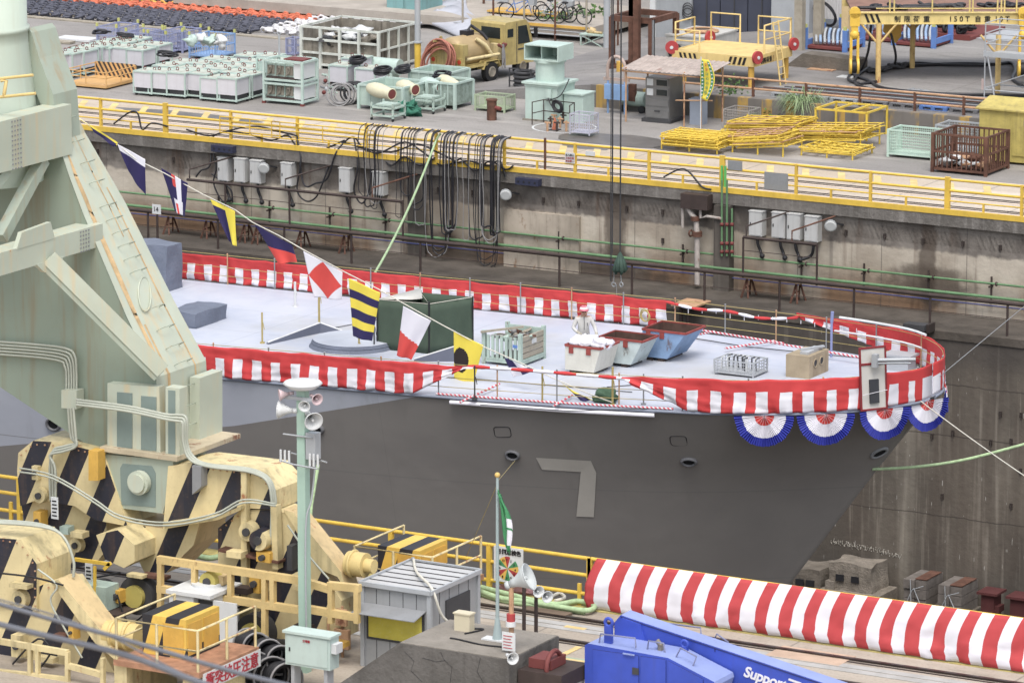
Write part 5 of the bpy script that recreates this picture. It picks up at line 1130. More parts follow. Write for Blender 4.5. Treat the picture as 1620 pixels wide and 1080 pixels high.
# double decker rack with pumps
p, w, d, h = fit(418, 163, 62, 68, 22); x, y, z = p; d = 1.0; t = T('double_rack', 'two storey mint frame rack with machine units and white end panels', 'rack', p)
mb = MB()
for cx in (0, w):
    for cy in (0, d): mb.box(x+cx-.04, y+cy-.04, .08, x+cx+.04, y+cy+.04, h)
for zz in (.14, h*.47, h*.56, h):
    for a_, b_ in (((0, 0), (w, 0)), ((w, 0), (w, d)), ((w, d), (0, d)), ((0, d), (0, 0))): mb.bar((x+a_[0], y+a_[1], zz), (x+b_[0], y+b_[1], zz), .07)
P(t, 'frame', mb, MNT)
for zz in (.2, h*.6):
    for k in range(3):
        xx = x+.06+k*(w*.24); u = T('x', None, None) if False else None
        mb = MB(); mb.box(xx, y+.12, zz+.05, xx+w*.22, y+d-.1, zz+h*.33); q = P(t, 'machine_unit', mb, MNTR)
        mb = MB(); mb.box(xx+.03, y+.09, zz+.12, xx+w*.2, y+.115, zz+h*.28); mb.ball((xx+w*.1, y+.07, zz+.38), .06, 6, 4); mb.tube([(xx+.05, y+.05, zz+.1), (xx+.2, y+.04, zz+.22), (xx+.22, y+.06, zz+.45)], .025, 5); P(q, 'fitting', mb, STN)
    mb = MB(); mb.box(x+.06, y+.05, zz-.04, x+w*.78, y+.6, zz+.045); P(t, 'grime_tray', mb, BRN)
    mb = MB(); mb.box(x+w*.76, y+.05, zz+.02, x+w-.05, y+d-.06, zz+h*.36); P(t, 'end_panel', mb, WHT)
mb = MB(); mb.box(x+w*.4, y+.3, h, x+w*.9, y+d-.1, h+.05); P(t, 'top_cover', mb, RPNT)
for cx in (0, w): mb = MB(); mb.box(x+cx-.06, y-.06, 0, x+cx+.06, y+.06, .08); P(t, 'foot', mb, RPNT)
mb = MB(); mb.tube([(x+.02, y+d, h), (x+.02, y+d, h+.75)], .035, 6); mb.torus((x+.02, y+d, h+.8), (0, 1, 0), .06, .02, 8, 4); P(t, 'hook_post', mb, LGR)
p, w, d, h = fit(407, 150, 14, 58, 8); mb = MB()
for zz in (.12, h*.5, h): mb.bar((p.x, p.y, zz), (p.x+w, p.y, zz), .06)
for xx in (0, w): mb.box(p.x+xx-.035, p.y-.035, 0, p.x+xx+.035, p.y+.035, h)
mb.box(p.x+.05, p.y+.04, .2, p.x+w-.04, p.y+.5, h*.45); mb.box(p.x+.05, p.y+.04, h*.55, p.x+w-.04, p.y+.5, h*.9); solo('small_rack', mb, MNT, 'narrow mint rack squeezed left of the double rack', 'rack')
# coils of hose
for k, (px, py, r, tl, mt, lb) in enumerate(((537, 168, .42, (.55, -.7, .35), HOSG, 'grey hose coil leaning, left one of two'), (556, 165, .42, (.5, -.7, .4), DGR, 'dark hose coil leaning behind the grey one'))):
    c = G(px, py)+Vector((0, .2, .38)); mb = MB()
    for q in range(6): mb.torus(c+Vector((.03*q-.1, .05*q-.1, 0)), Vector(tl)+Vector((U_(-.1, .1), U_(-.1, .1), 0)), r-U_(0, .1), .03, 22, 5)
    solo('hose_coil', mb, mt, lb, 'hose')
for k, (px, py, z, lb) in enumerate(((596, 140, .95, 'black hose coil lying on top of the mint drum'), (556, 125, 1.0, 'black cable coil lying on a cabinet lid'), (628, 133, .85, 'black cable coil lying in the open mint bin'), (690, 138, .75, 'black rubber hose heap in the right mint bin'))):
    c = G(px, py+20)+Vector((0, .4, z)); mb = MB()
    for q in range(5): mb.torus(c+Vector((U_(-.04, .04), U_(-.04, .04), .04*q)), (U_(-.1, .1), -.15, 1), .32-U_(0, .1), .035, 18, 5)
    solo('cable_coil', mb, HOSE, lb, 'cable')
c = G(600, 128)+Vector((0, .3, .5)); mb = MB(); mb.tube([c-Vector((.7, 0, 0)), c+Vector((.7, .0, 0))], .3, 14); mb.tube([c-Vector((.75, 0, 0)), c-Vector((.68, 0, 0))], .33, 14); mb.box(c.x-.5, c.y-.25, 0, c.x-.4, c.y+.25, c.z-.2); mb.box(c.x+.4, c.y-.25, 0, c.x+.5, c.y+.25, c.z-.2); solo('mint_drum', mb, MNT, 'horizontal mint drum behind the open bins', 'drum')
t = T('fitting_heap', 'heap of small pipe fittings with red and blue valves beside the double rack', 'fittings', G(520, 150))
for k in range(26):
    c = G(512+U_(0, 34), 158-U_(0, 30))+Vector((0, 0, U_(.05, .5))); mb = MB(); mb.tube([c, c+Vector((U_(-.3, .3), U_(-.2, .2), U_(0, .12)))], U_(.03, .05), 6) if k % 2 else mb.ball(c, .08, 7, 5); P(t, 'fitting', mb, (LGR, MNTR, RPNT, GRY)[k % 4])
# open mint bins
def openbin(name, lab, p, w, d, h, mat, legs=True, mesh=False):
    t = T(name, lab, 'bin', p, 'open mint bins'); x, y, z = p; th = .03; b0 = .14 if legs else .02
    mb = MB(); mb.box(x, y, b0, x+w, y+th, h); mb.box(x, y+d-th, b0, x+w, y+d, h); mb.box(x, y+th, b0, x+th, y+d-th, h); mb.box(x+w-th, y+th, b0, x+w, y+d-th, h); mb.box(x+th, y+th, b0, x+w-th, y+d-th, b0+.03); P(t, 'walls', mb, mat)
    mb = MB()
    for a_, b_ in (((0, 0), (w, 0)), ((w, 0), (w, d)), ((w, d), (0, d)), ((0, d), (0, 0))): mb.bar((x+a_[0], y+a_[1], h), (x+b_[0], y+b_[1], h), .07)
    for q in range(1, 4): mb.box(x+w*q/4-.02, y-.02, b0, x+w*q/4+.02, y-.001, h-.03)
    P(t, 'rim', mb, MNT)
    for cx in (0, w):
        for cy in (0, d): mb = MB(); mb.box(x+cx-.05, y+cy-.05, 0, x+cx+.05, y+cy+.05, h); P(t, 'corner_post', mb, MNT)
    return t
MSH = M('mint_mesh_sheet', (150, 168, 158), .7, .3, 6)
p, w, d, h = fit(568, 172, 70, 40, 40); openbin('open_bin', 'open mint bin at left holding cables behind the cream cones', p, w, d, .85, MNTR)
p, w, d, h = fit(612, 160, 60, 40, 34); openbin('open_bin', 'open mint bin farther back behind the cream cones', p+Vector((0, 1.6, 0)), w, d, .85, MNTR)
p, w, d, h = fit(676, 170, 44, 40, 28); openbin('open_bin', 'open mint bin with mesh side at the right of the cream cones', p, w, d*1.0, .9, MSH)
for k, (px, py, c2) in enumerate(((718, 181, 0), (746, 173, 0))): pass
# cream ventilation cones on carts
for k, (px, py, ln, lb) in enumerate(((578, 148, 1.25, 'cream pipe cone, leftmost and lowest on the small cart'), (618, 146, .9, 'cream pipe cone, second from left with black cable on it'), (648, 143, 1.0, 'mint cream pipe cone, third from left'), (672, 142, 1.15, 'long pale cone with grey nozzle, rightmost'))):
    c = G(px, py+28)+Vector((0, .3+.3*k, .78)); ax = Vector((.93, -.36, -.06)).normalized(); t = T('duct_cone', lb, 'duct', c-Vector((0, 0, .2)), 'cream duct cones')
    CC = M('cream_duct_paint', (224, 218, 184), .55, .12, 2, rust=.1); mt = CC if k != 2 else MNT
    rr = [.17, .24, .26, .2, .19] if k < 3 else [.22, .24, .2, .11, .1]
    pts = [c+ax*(ln*q) for q in (0, .2, .45, .85, 1)]; mb = MB(); mb.tube(pts, rr, 18, 0); P(t, 'shell', mb, mt)
    mb = MB(); mb.torus(pts[-1], ax, rr[-1], .025, 18, 6); P(t, 'flange', mb, mt if k < 3 else LGR)
    mb = MB(); mb.cyl(pts[-1]+ax*.004, pts[-1]+ax*.012, rr[-1]*.88, n=18); P(t, 'opening', mb, RPNT if k != 3 else DGR)
for k, (px, py, lb) in enumerate(((588, 190, 'small wheeled cart carrying the left cream cones'), (652, 178, 'small wheeled cart under the right cream cones'))):
    p = G(px, py); x, y = p.x, p.y; t = T('cart', lb, 'cart', p, 'small carts under the cones'); mb = MB(); w = .85; d = .8
    for zz in (.18, .45): 
        for a_, b_ in (((0, 0), (w, 0)), ((w, 0), (w, d)), ((w, d), (0, d)), ((0, d), (0, 0))): mb.bar((x+a_[0], y+a_[1], zz), (x+b_[0], y+b_[1], zz), .06)
    for cx in (0, w):
        for cy in (0, d): mb.box(x+cx-.03, y+cy-.03, .1, x+cx+.03, y+cy+.03, .62)
    mb.box(x+.1, y+.1, .5, x+w-.1, y+d-.1, .56); P(t, 'frame', mb, MNTR)
    for cx in (0, w):
        for cy in (0, d): mb = MB(); mb.cyl((x+cx-.02, y+cy, .06), (x+cx+.02, y+cy, .06), .06, n=8); P(t, 'wheel', mb, BLK)
c = G(648, 183); mb = MB()
for k in range(16): mb.tube(spline([c+Vector((U_(-.35, .3), U_(-.2, .2), U_(0, .5))) for q in range(4)]), .03, 5)
mb.ball(c+Vector((0, 0, .18)), .28, 14, 9, jit=.8, sz=(1.2, 1, .9)); solo('green_net', mb, M('green_net_cloth', (52, 128, 104), .8, .2, 6), 'bundled dark green net on the ground by the cones', 'net')
p, w, d, h = fit(752, 175, 46, 26, 16); cage('wire_bin', 'low pale green wire bin right of the open mint bins', p, w, d, h, M('pale_green_wire', (178, 194, 160), .6, .1), 10, None, bar=.008, mesh=True, post=.03, rails=0)
t = T('mooring_bollard', 'short rusty steel bollard with side stub on the far quay', 'bollard', G(778, 190)); c = G(778, 190); mb = MB(); mb.cyl(c, c+Vector((0, 0, .68)), .17, n=16); mb.cyl(c+Vector((0, 0, .68)), c+Vector((0, 0, .73)), .2, n=16); P(t, 'post', mb, RST); mb = MB(); mb.cyl(c+Vector((.1, 0, .45)), c+Vector((.38, -.05, .42)), .07, n=10); P(t, 'stub', mb, RPNT)
# tall lamp pole white with yellow foot
c = G(661, 122); t = T('lamp_pole', 'tall white pole with yellow lower part beside the stained container', 'pole', c); mb = MB(); mb.cyl(c, c+Vector((0, 0, 1.25)), .12, n=14); P(t, 'yellow_base', mb, YEL); mb = MB(); mb.cyl(c+Vector((0, 0, 1.25)), c+Vector((0, 0, 1.3)), .17, n=14); mb.cyl(c+Vector((0, 0, 1.3)), c+Vector((0, 0, 12)), .11, .08, n=14); P(t, 'shaft', mb, LGR)
# ------------------------------------------------------------------ tank truck
t = T('vacuum_truck', 'small yellow tank truck with brown hose coiled on its rear', 'truck', (0, 0, 0), local=True)
# local: x forwards, y to the left, wheels on z = 0
mb = MB(); mb.box(.1, -.35, .42, 4.0, .35, .56); P(t, 'chassis', mb, BLK)
mb = MB(); N = 22
mb.grid([[Vector((xx, r*math.cos(2*math.pi*j/N), 1.12+r*math.sin(2*math.pi*j/N))) for j in range(N+1)] for xx, r in ((.35, .02), (.36, .40), (.45, .54), (.55, .58), (2.0, .58), (2.12, .52), (2.2, .35), (2.22, .02))]); P(t, 'tank', mb, M('tank_tan', (190, 164, 116), .5, .14, 2, rust=.06))
mb = MB(); mb.box(.3, -.78, .62, 2.3, .78, .7); mb.box(.25, -.80, .7, .33, .8, 1.5); mb.box(.33, -.8, 1.1, .5, -.3, 1.5); mb.box(.34, .35, 1.1, .5, .8, 1.5); P(t, 'bed', mb, YTRK)
for s_ in (-1, 1): mb = MB(); mb.add([(1.35, s_*.82, .5), (1.5, s_*.82, .78), (2.2, s_*.82, .78), (2.35, s_*.82, .5), (1.35, s_*.5, .5), (1.5, s_*.5, .78), (2.2, s_*.5, .78), (2.35, s_*.5, .5)], [(0, 1, 5, 4), (1, 2, 6, 5), (2, 3, 7, 6)]); q = P(t, 'mudguard', mb, YTRK); q.modifiers.new('thickness', 'SOLIDIFY').thickness = .03
mb = MB(); prof = [(2.55, .5), (2.55, 1.98), (2.65, 2.05), (3.75, 2.05), (3.95, 1.85), (4.15, 1.2), (4.2, .95), (4.2, .45)]
mb.prism([(a_, -.82, b_) for a_, b_ in prof], (0, 1.64, 0)); P(t, 'cab', mb, YTRK)
mb = MB(); mb.prism([(3.3, -.835, 1.2), (3.3, -.835, 1.85), (3.78, -.835, 1.85), (3.98, -.835, 1.2)], (0, .012, 0)); mb.prism([(2.70, -.835, 1.5), (2.70, -.835, 1.8), (3.02, -.835, 1.8), (3.02, -.835, 1.5)], (0, .012, 0)); P(t, 'side_window', mb, GLS)
mb = MB(); mb.box(2.538, -.6, 1.45, 2.548, .3, 1.85); P(t, 'rear_window', mb, GLS); mb = MB(); mb.add([(4.17, -.7, 1.2), (4.17, .7, 1.2), (3.97, .7, 1.82), (3.97, -.7, 1.82)], [(0, 1, 2, 3)]); P(t, 'windscreen', mb, GLS)
mb = MB(); mb.box(3.22, -.828, .55, 3.24, -.82, 2.0); mb.box(4.02, -.828, .7, 4.04, -.82, 1.2); P(t, 'door_seam', mb, DGR)
mb = MB(); mb.bar((3.98, -.82, 1.6), (4.1, -1.0, 1.65), .03); mb.box(4.05, -1.1, 1.4, 4.1, -.95, 1.75); P(t, 'mirror', mb, BLK)
mb = MB()
for xx in (.0,): mb.box(3.3, -.829, .98, 3.95, -.822, 1.04)
P(t, 'stripe', mb, DGR)
def wheel(xx, s_):
    mb = MB(); mb.cyl((xx, s_*.58, .36), (xx, s_*.8, .36), .36, n=24); q = P(t, 'wheel', mb, TIRE); mb = MB(); mb.cyl((xx, s_*.79, .36), (xx, s_*.815, .36), .2, n=16); mb.torus((xx, s_*.81, .36), (0, 1, 0), .16, .03, 18, 5); P(q, 'rim', mb, STN)
for xx in (1.85, 3.6):
    for s_ in (-1, 1): wheel(xx, s_)
for yy in (-.62, .62):
    mb = MB(); mb.box(.215, yy-.14, .52, .245, yy+.14, 1.02); q = P(t, 'lamp_plate', mb, YTRK)
    for zz in (.64, .88): mb = MB(); mb.cyl((.20, yy, zz), (.214, yy, zz), .085, n=12); P(q, 'tail_light', mb, M('red_lens', (210, 70, 40), .3, .05))
mb = MB()
for q in range(11):
    c = Vector((.08-U_(0, .14), .25+U_(-.12, .12), 1.0-.03*q)); mb.torus(c, (1, U_(-.12, .12), U_(-.1, .1)), .58+U_(-.1, .1), .038, 26, 6, sq=1.35)
P(t, 'hose_coil', mb, HOSR)
mb = MB(); mb.bar((.2, .25, 1.55), (-.2, .25, 1.62), .06); mb.bar((.3, .25, 1.3), (.2, .25, 1.75), .08); P(t, 'hose_hook', mb, YTRK)
mb = MB(); mb.tube([(1.3, -.5, 1.6), (1.6, -.7, 1.35), (1.9, -.72, 1.0)], .07, 8); mb.tube([(.5, -.72, .95), (2.3, -.76, .95)], .06, 8); mb.box(2.3, -.7, .7, 2.5, -.3, 1.3); P(t, 'suction_pipe', mb, CRM)
mb = MB(); mb.box(1.2, -.15, 1.68, 1.6, .2, 1.85); mb.tube([(1.4, 0, 1.8), (1.6, 0, 2.0), (1.9, -.3, 1.7), (1.95, -.5, 1.5)], .06, 8); P(t, 'hatch_hose', mb, HOSE)
mb = MB()
for q in range(8): mb.tube([(2.42+U_(-.05, .05), -.85, 1.3), (2.4+U_(-.1, .1), -.88, .9), (2.42+U_(-.12, .12), -.86, .42)], .02, 5)
P(t, 'grey_tubes', mb, HOSG); mb = MB()
for q in range(7): mb.ball((2.2+U_(0, .4), -.82, 1.15+U_(0, .2)), .06, 7, 5)
P(t, 'valves', mb, RPNT); put(t, G(700, 136), math.radians(80)); t.scale = (1.0, .98, 1.0)
# twisted grey plates
for k, (pts, lb) in enumerate((([(668, 45), (700, 42), (742, 60), (790, 78)], 'bent light grey steel blade lying nearest the truck'), ([(668, 33), (700, 33), (745, 52), (800, 56)], 'bent light grey steel blade in the middle'), ([(690, 22), (712, 22), (735, 44), (815, 48)], 'bent light grey steel blade farthest from the truck'))):
    P0 = [G(a_, b_) for a_, b_ in pts]; ws = [1.2, 1.1, .55, .35]; zs_ = [.35, .5, .3, .15]; rws = []
    for s_ in (-1, -.33, .33, 1): rws.append(spline([p+Vector((.1*s_, s_*w_/2*1.6, z_+.22*s_)) for p, w_, z_ in zip(P0, ws, zs_)], 6))
    mb = MB(); mb.grid(rws); o = solo('scrap_metal', mb, M('pale_steel_sheet', (196, 198, 208), .5, .1, 1.5), lb, 'steel part', 'bent steel blades'); o.modifiers.new('thickness', 'SOLIDIFY').thickness = .12
# teal container, clutter beyond
p, w, d, h = fit(612, 34, 56, 60, 30); x, y, z = p; TEAL = M('teal_paint', (128, 178, 180), .55, .1, 1.5, streak=.25)
t = T('teal_locker', 'big pale teal steel locker beyond the stained container', 'locker', p); mb = MB(); mb.box(x, y, .12, x+w, y+1.6, 1.9); P(t, 'body', mb, TEAL); mb = MB(); mb.box(x-.03, y-.03, 1.9, x+w+.03, y+1.63, 1.97); P(t, 'roof', mb, TEAL)
for q in (0, 1): mb = MB(); mb.box(x+.04+q*w/2, y-.03, .2, x+w/2-.02+q*w/2, y-.002, 1.85); dd_ = P(t, 'door', mb, TEAL); mb = MB(); mb.box(x+.15+q*(w/2), y-.06, .35, x+.3+q*w/2, y-.031, .42); P(dd_, 'latch', mb, DGR)
for q in (.05, w-.25): mb = MB(); mb.box(x+q, y+.05, 0, x+q+.2, y+1.5, .119); P(t, 'skid', mb, DGR)
# ------------------------------------------------------------------ mint vent tower and things around
p, w, d, h = fit(831, 190, 44, 58, 62); x, y, z = p; w = 1.25; d = 1.25
t = T('vent_tower', 'mint green ventilation tower with square base round neck and box hood', 'ventilator', p)
hb_ = 1.28; mb = MB(); mb.box(x, y, 0, x+w, y+d, hb_-.1); mb.prism([(x-.02, y-.02, hb_-.1), (x+w+.02, y-.02, hb_-.1), (x+w+.02, y+d+.02, hb_-.1), (x-.02, y+d+.02, hb_-.1)], (0, 0, .1)); mb.box(x-.1, y-.1, hb_-.0, x+w+.1, y+d+.1, hb_+.07); P(t, 'base', mb, MNT)
mb = MB(); mb.box(x-.08, y-.06, 0, x+w+.05, y+d+.05, .06); P(t, 'plinth', mb, STN)
cx, cy = x+w/2, y+d/2; mb = MB(); mb.cyl((cx, cy, hb_+.07), (cx, cy, 2.0), .5, n=28); mb.cyl((cx, cy, 2.0), (cx, cy, 2.08), .56, n=28); P(t, 'neck', mb, MNT)
hx0, hx1, hy0, hy1, hz0, hz1 = cx-.72, cx+.62, cy-.55, cy+.55, 2.08, 2.62
mb = MB(); mb.box(hx0, hy0, hz1-.04, hx1, hy1, hz1); mb.box(hx0, hy0, hz0, hx1, hy1, hz0+.04); mb.box(hx0, hy0, hz0+.04, hx0+.04, hy1, hz1-.04); mb.box(hx1-.04, hy0, hz0+.04, hx1, hy1, hz1-.04); mb.box(hx0+.04, hy1-.04, hz0+.04, hx1-.04, hy1, hz1-.04); mb.box(hx0+.5, hy0+.3, hz0+.04, hx0+.54, hy1-.04, hz1-.04); P(t, 'hood', mb, MNT)
mb = MB(); mb.box(x+w-.4, y-.10, .85, x+w-.2, y-.002, 1.15); P(t, 'switch_box', mb, MNT); mb = MB()
for q in range(5): mb.torus((x+w+.15, y-.25, .62), (U_(-.2, .2), 1, U_(-.2, .2)), .2-.02*q, .03, 14, 5, sq=1.2)
mb.tube(spline([(x+w-.3, y-.1, .85), (x+w-.1, y-.2, .6), (x+w+.15, y-.25, .5)]), .025, 5); mb.tube(spline([(x+w+.3, y+.3, 1.5), (x+w+.2, y-.1, 1.0), (x+w-.2, y-.12, .8)]), .02, 5); P(t, 'cable_coil', mb, HOSE)
mb = MB(); mb.box(x+w+.05, y+.4, 0, x+w+.8, y+1.2, .95); mb.box(x+w+.0, y+.35, .95, x+w+.82, y+1.25, 1.0); solo('mint_side_box', mb, MNT, 'mint box standing behind the ventilation tower', 'box')
t = T('manhole_guard', 'thin dark pipe guard round the opening at the vent tower', 'railing', (x+w*.5, y-.6, 0)); mb = MB(); A_ = [(x+w*.55, y-.75), (x+w*.62, y-.1), (x+w+.75, y-.15), (x+w+.9, y-.75)]
for (a_, b_) in A_: mb.tube([(a_, b_, 0), (a_, b_, .8)], .02, 5)
for zz in (.78, .4): mb.tube([(A_[0][0], A_[0][1], zz), (A_[1][0], A_[1][1], zz), (A_[2][0], A_[2][1], zz), (A_[3][0], A_[3][1], zz)], .018, 5)
P(t, 'pipe_frame', mb, BRN)
c = G(893, 202); N = 32; mb = MB(); mb.grid([[c+Vector((math.cos(2*math.pi*i/N)*r, math.sin(2*math.pi*i/N)*r, .006)) for i in range(N+1)] for r in (1.12, 1.05)]); solo('white_ring_paint', mb, WHT, '', '', kind='structure')
c = G(878, 206); t = T('traffic_cone', 'small orange brown traffic cone by the vent tower', 'cone', c); mb = MB(); mb.tube([c+Vector((0, 0, .03)), c+Vector((0, 0, .42))], [.11, .025], 12); P(t, 'cone', mb, M('cone_orange', (196, 108, 74), .6, .1)); mb = MB(); mb.box(c.x-.16, c.y-.16, 0, c.x+.16, c.y+.16, .03); P(t, 'foot', mb, DGR)
t = T('valve_cluster', 'tan valves and stub pipes in the opening near the vent tower', 'valves', G(890, 207))
for k in range(7): c = G(866+k*5, 208-(k % 3)*6); mb = MB(); mb.tube([c, c+Vector((0, 0, U_(.2, .42)))], .04, 6); mb.tube([c+Vector((-.1, 0, .3)), c+Vector((.12, 0, .3))], .03, 6); P(t, 'valve', mb, (RSTY, BRN)[k % 2])
p, w, d, h = fit(902, 215, 30, 32, 12); t = T('wire_basket', 'small lavender white wire basket on legs right of the vent tower', 'basket', p); basket(t, p+Vector((0, 0, .06)), w, d*1.2, h, M('lavender_white', (196, 196, 212), .5, .06), 9, 6)
p, w, d, h = fit(806, 150, 34, 40, 14); mb = MB(); x, y, z = p
for zz in (.1, .5, .95): mb.bar((x, y, zz), (x+w, y, zz), .04)
for q in (0, .5, 1): mb.box(x+w*q-.02, y-.02, 0, x+w*q+.02, y+.02, .97)
for q in range(5): mb.torus((x+w*.5, y+.3, .2+q*.15), (0, 0, 1), .35, .06, 16, 5)
solo('cable_rack', mb, DGR, 'dark rack with stacked cable coils between truck and vent tower', 'rack')
# white arched pipe, blue stand, dark vessel
c = G(975, 180); mb = MB(); N = 10; mb.tube([(c.x-.35, c.y, 1.25)]+[Vector((c.x-.35*math.cos(math.pi*i/N), c.y, 1.25+.45*math.sin(math.pi*i/N)+.3)) for i in range(N+1)]+[(c.x+.35, c.y, 1.25)], .06, 8); mb.bar((c.x-.5, c.y, 1.2), (c.x+.5, c.y, 1.2), .08, .1); solo('arched_pipe', mb, M('pinkish_pipe', (196, 172, 160), .6, .1), 'pale arched pipe above the blue control stand', 'pipe')
t = T('control_stand', 'sky blue control stand with posts next to the crane cables', 'stand', c); mb = MB()
for q in (-.33, .33): mb.tube([(c.x+q, c.y, 0), (c.x+q, c.y, 1.2)], .035, 6)
P(t, 'posts', mb, BLUC); mb = MB(); mb.box(c.x-.42, c.y-.12, .5, c.x+.4, c.y+.12, 1.02); P(t, 'panel', mb, BLUC)
t = T('pump_trolley', 'grey and rust pump trolley right of the blue control stand', 'pump', G(1000, 178)); c = G(1000, 178); mb = MB(); mb.cyl(c+Vector((-.4, .2, .45)), c+Vector((.45, .2, .45)), .26, n=14); P(t, 'tank', mb, MNTR); mb = MB(); mb.box(c.x-.1, c.y-.1, .4, c.x+.15, c.y+.05, 1.0); P(t, 'motor', mb, RST)
for q in (-.3, .4): mb = MB(); mb.cyl(c+Vector((q, -.1, .13)), c+Vector((q, 0, .13)), .13, n=12); P(t, 'wheel', mb, BLK)
# stainless double oven cabinet under lean-to roof
p, w, d, h = fit(1021, 192, 37, 70, 17); x, y, z = p; d = 1.0; t = T('steel_cabinet', 'tall stainless steel oven cabinet with two dark windows under a lean-to roof', 'cabinet', p)
mb = MB(); mb.box(x, y, .12, x+w, y+d, h); P(t, 'body', mb, STL)
for zz in (.08, h*.32, h*.56, h*.78): mb = MB(); mb.box(x+.03, y-.03, zz+.08, x+w-.03, y-.002, zz+h*.21); q = P(t, 'door', mb, STL)
for zz in (h*.60, h*.82): mb = MB(); mb.box(x+w*.48, y-.045, zz+.02, x+w*.92, y-.031, zz+h*.14); P(t, 'window', mb, GLS); mb = MB(); mb.box(x+w*.08, y-.045, zz, x+w*.34, y-.031, zz+h*.15); P(t, 'paper_notice', mb, WHT)
mb = MB(); mb.box(x+w*.4, y-.06, h*.24, x+w*.62, y-.031, h*.27); P(t, 'handle', mb, DGR); mb = MB(); mb.box(x-.1, y-.1, 0, x+w+.1, y+d, .119); P(t, 'base', mb, DGR)
rz0 = G(1003, 190); t = T('lean_to_roof', 'corrugated rusty lean-to roof on thin poles over the steel cabinet', 'roof', (x, y, 0)); mb = MB(); a = Vector((x-.75, y-.5, h+.28)); n = 36; rws = []
for i in range(2): rws.append([a+Vector((3.3*j/n, i*1.9, .22*i+.03*(j % 2))) for j in range(n+1)])
mb.grid(rws, smooth=False); o = P(t, 'sheet', mb, M('rusty_corrugated', (186, 170, 160), .7, .2, 3, rust=.35, rc=(136, 84, 66))); o.modifiers.new('thickness', 'SOLIDIFY').thickness = .02
for (qx, qy) in ((-.55, -.4), (2.35, -.4), (-.55, 1.2), (2.35, 1.2), (1.7, -.4)): mb = MB(); mb.tube([(x+qx, y+qy, 0), (x+qx, y+qy, h+.35)], .03, 6); P(t, 'pole', mb, RSTY)
mb = MB(); mb.tube([(x-.75, y-.45, h+.22), (x+2.6, y-.45, h+.22)], .03, 6); mb.tube([(x+1.4, y-.45, .9), (x+2.8, y-.45, 1.0)], .025, 6); P(t, 'cross_pole', mb, RSTY)
# grey bin, white bag
c = G(1091, 197); mb = MB(); mb.box(c.x, c.y, 0, c.x+.45, c.y+.45, .85); mb.box(c.x-.03, c.y-.03, .85, c.x+.48, c.y+.48, .9); solo('grey_bin', mb, M('blue_grey_bin', (160, 170, 186), .6, .08), 'blue grey bin under the hanging yellow banner', 'bin')
c = G(1112, 190); mb = MB(); mb.tube([c+Vector((0, -.1, 1.15)), c+Vector((0, -.1, .9)), c+Vector((.02, -.1, .65)), c+Vector((0, -.1, .5))], [.02, .1, .16, .05], 8); solo('plastic_bag', mb, WCL, 'white plastic bag hanging below the yellow banner', 'bag')
# tall yellow and green banner with small lettering
q0 = G(1110, 200); yb_ = q0.y-.6
t = T('vertical_banner', 'tall narrow yellow banner with green side columns and rows of small writing', 'banner', (q0.x, yb_, 1.0))
def bq(u, v):
    tl = Yp(1111, 93, yb_); tr = Yp(1122, 95, yb_); bl = Yp(1107, 155, yb_); br = Yp(1120, 160, yb_); mr = .25*math.sin(v*3.1)*u
    return tl*(1-u)*(1-v)+tr*u*(1-v)+bl*(1-u)*v+br*u*v+Vector((mr*.9, -.05*math.sin(v*5+u*3)-.02, 0))
GRN = M('banner_green', (72, 148, 106), .7, .06)
mb = MB(); mb.grid([[bq(j/10, i/20) for j in range(11)] for i in range(21)]); o = P(t, 'cloth', mb, YCL); o.modifiers.new('thickness', 'SOLIDIFY').thickness = .008
for u0 in (.06, .72):
    for v0, v1 in ((.04, .45), (.48, .95)): mb = MB(); mb.grid([[bq(u0+.22*j/3, v0+(v1-v0)*i/8)+Vector((0, -.02, 0)) for j in range(4)] for i in range(9)]); P(t, 'green_column', mb, GRN)
def tb(s, u, v, sz, mt): P(t, 'lettering', textmb(s, sz, bq(u, v)+Vector((0, -.05, 0)), (1, 0, 0), (0, 0, 1)), mt)
for k, s in enumerate('安全は心の余裕'): tb(s, .40, .16+k*.115, .12, INKR if k in (0, 1) else GRN)
for u0 in (.09, .75):
    for k in range(10):
        p_ = bq(u0+.03, .09+k*.09)+Vector((0, -.03, 0)); mb = MB(); mb.box(p_.x, p_.y-.008, p_.z-.02, p_.x+.05, p_.y, p_.z+.02); P(t, 'small_writing', mb, WCL)
mb = MB(); mb.tube([Yp(1109, 90, yb_), Yp(1109, 120, yb_), Vector((Yp(1109, 120, yb_).x, yb_, 0))], .02, 5); P(t, 'pole', mb, WHT)
# wire cage and bushes near the low wall
p, w, d, h = fit(1145, 203, 38, 30, 20); t = T('wire_basket', 'grey mesh basket standing behind the yellow scaffold pile', 'basket', p); basket(t, p, w, d, h, M('dull_mesh_grey', (168, 162, 156), .7, .15, 3), 14, 6, r=.01)
def bush(lab, c, r, n, mat, hgt=1.0, name='bush', leaf=.07, cat='bush'):
    t = T(name, lab, cat, c); mb = MB()
    for k in range(6): a_ = U_(0, 6.28); mb.tube([c, c+Vector((math.cos(a_)*r*.5, math.sin(a_)*r*.5, hgt*.6))], .012, 4)
    P(t, 'stems', mb, WOODD); mb = MB()
    for k in range(n):
        d = Vector((random.gauss(0, .45), random.gauss(0, .45), abs(random.gauss(.5, .3)))); 
        if mnoise.noise(d*2.2+c) < -.12: continue
        p_ = c+Vector((d.x*r, d.y*r, d.z*hgt)); u = Vector((U_(-1, 1), U_(-1, 1), U_(-.3, .8))).normalized()*leaf; v = u.orthogonal().normalized()*leaf*.55
        mb.add([p_-u, p_+v, p_+u, p_-v], [(0, 1, 2, 3)], k % 2)
    P(t, 'foliage', mb, [mat, M('leaf_dark', (66, 104, 46), .7, .3, 4)]); return t
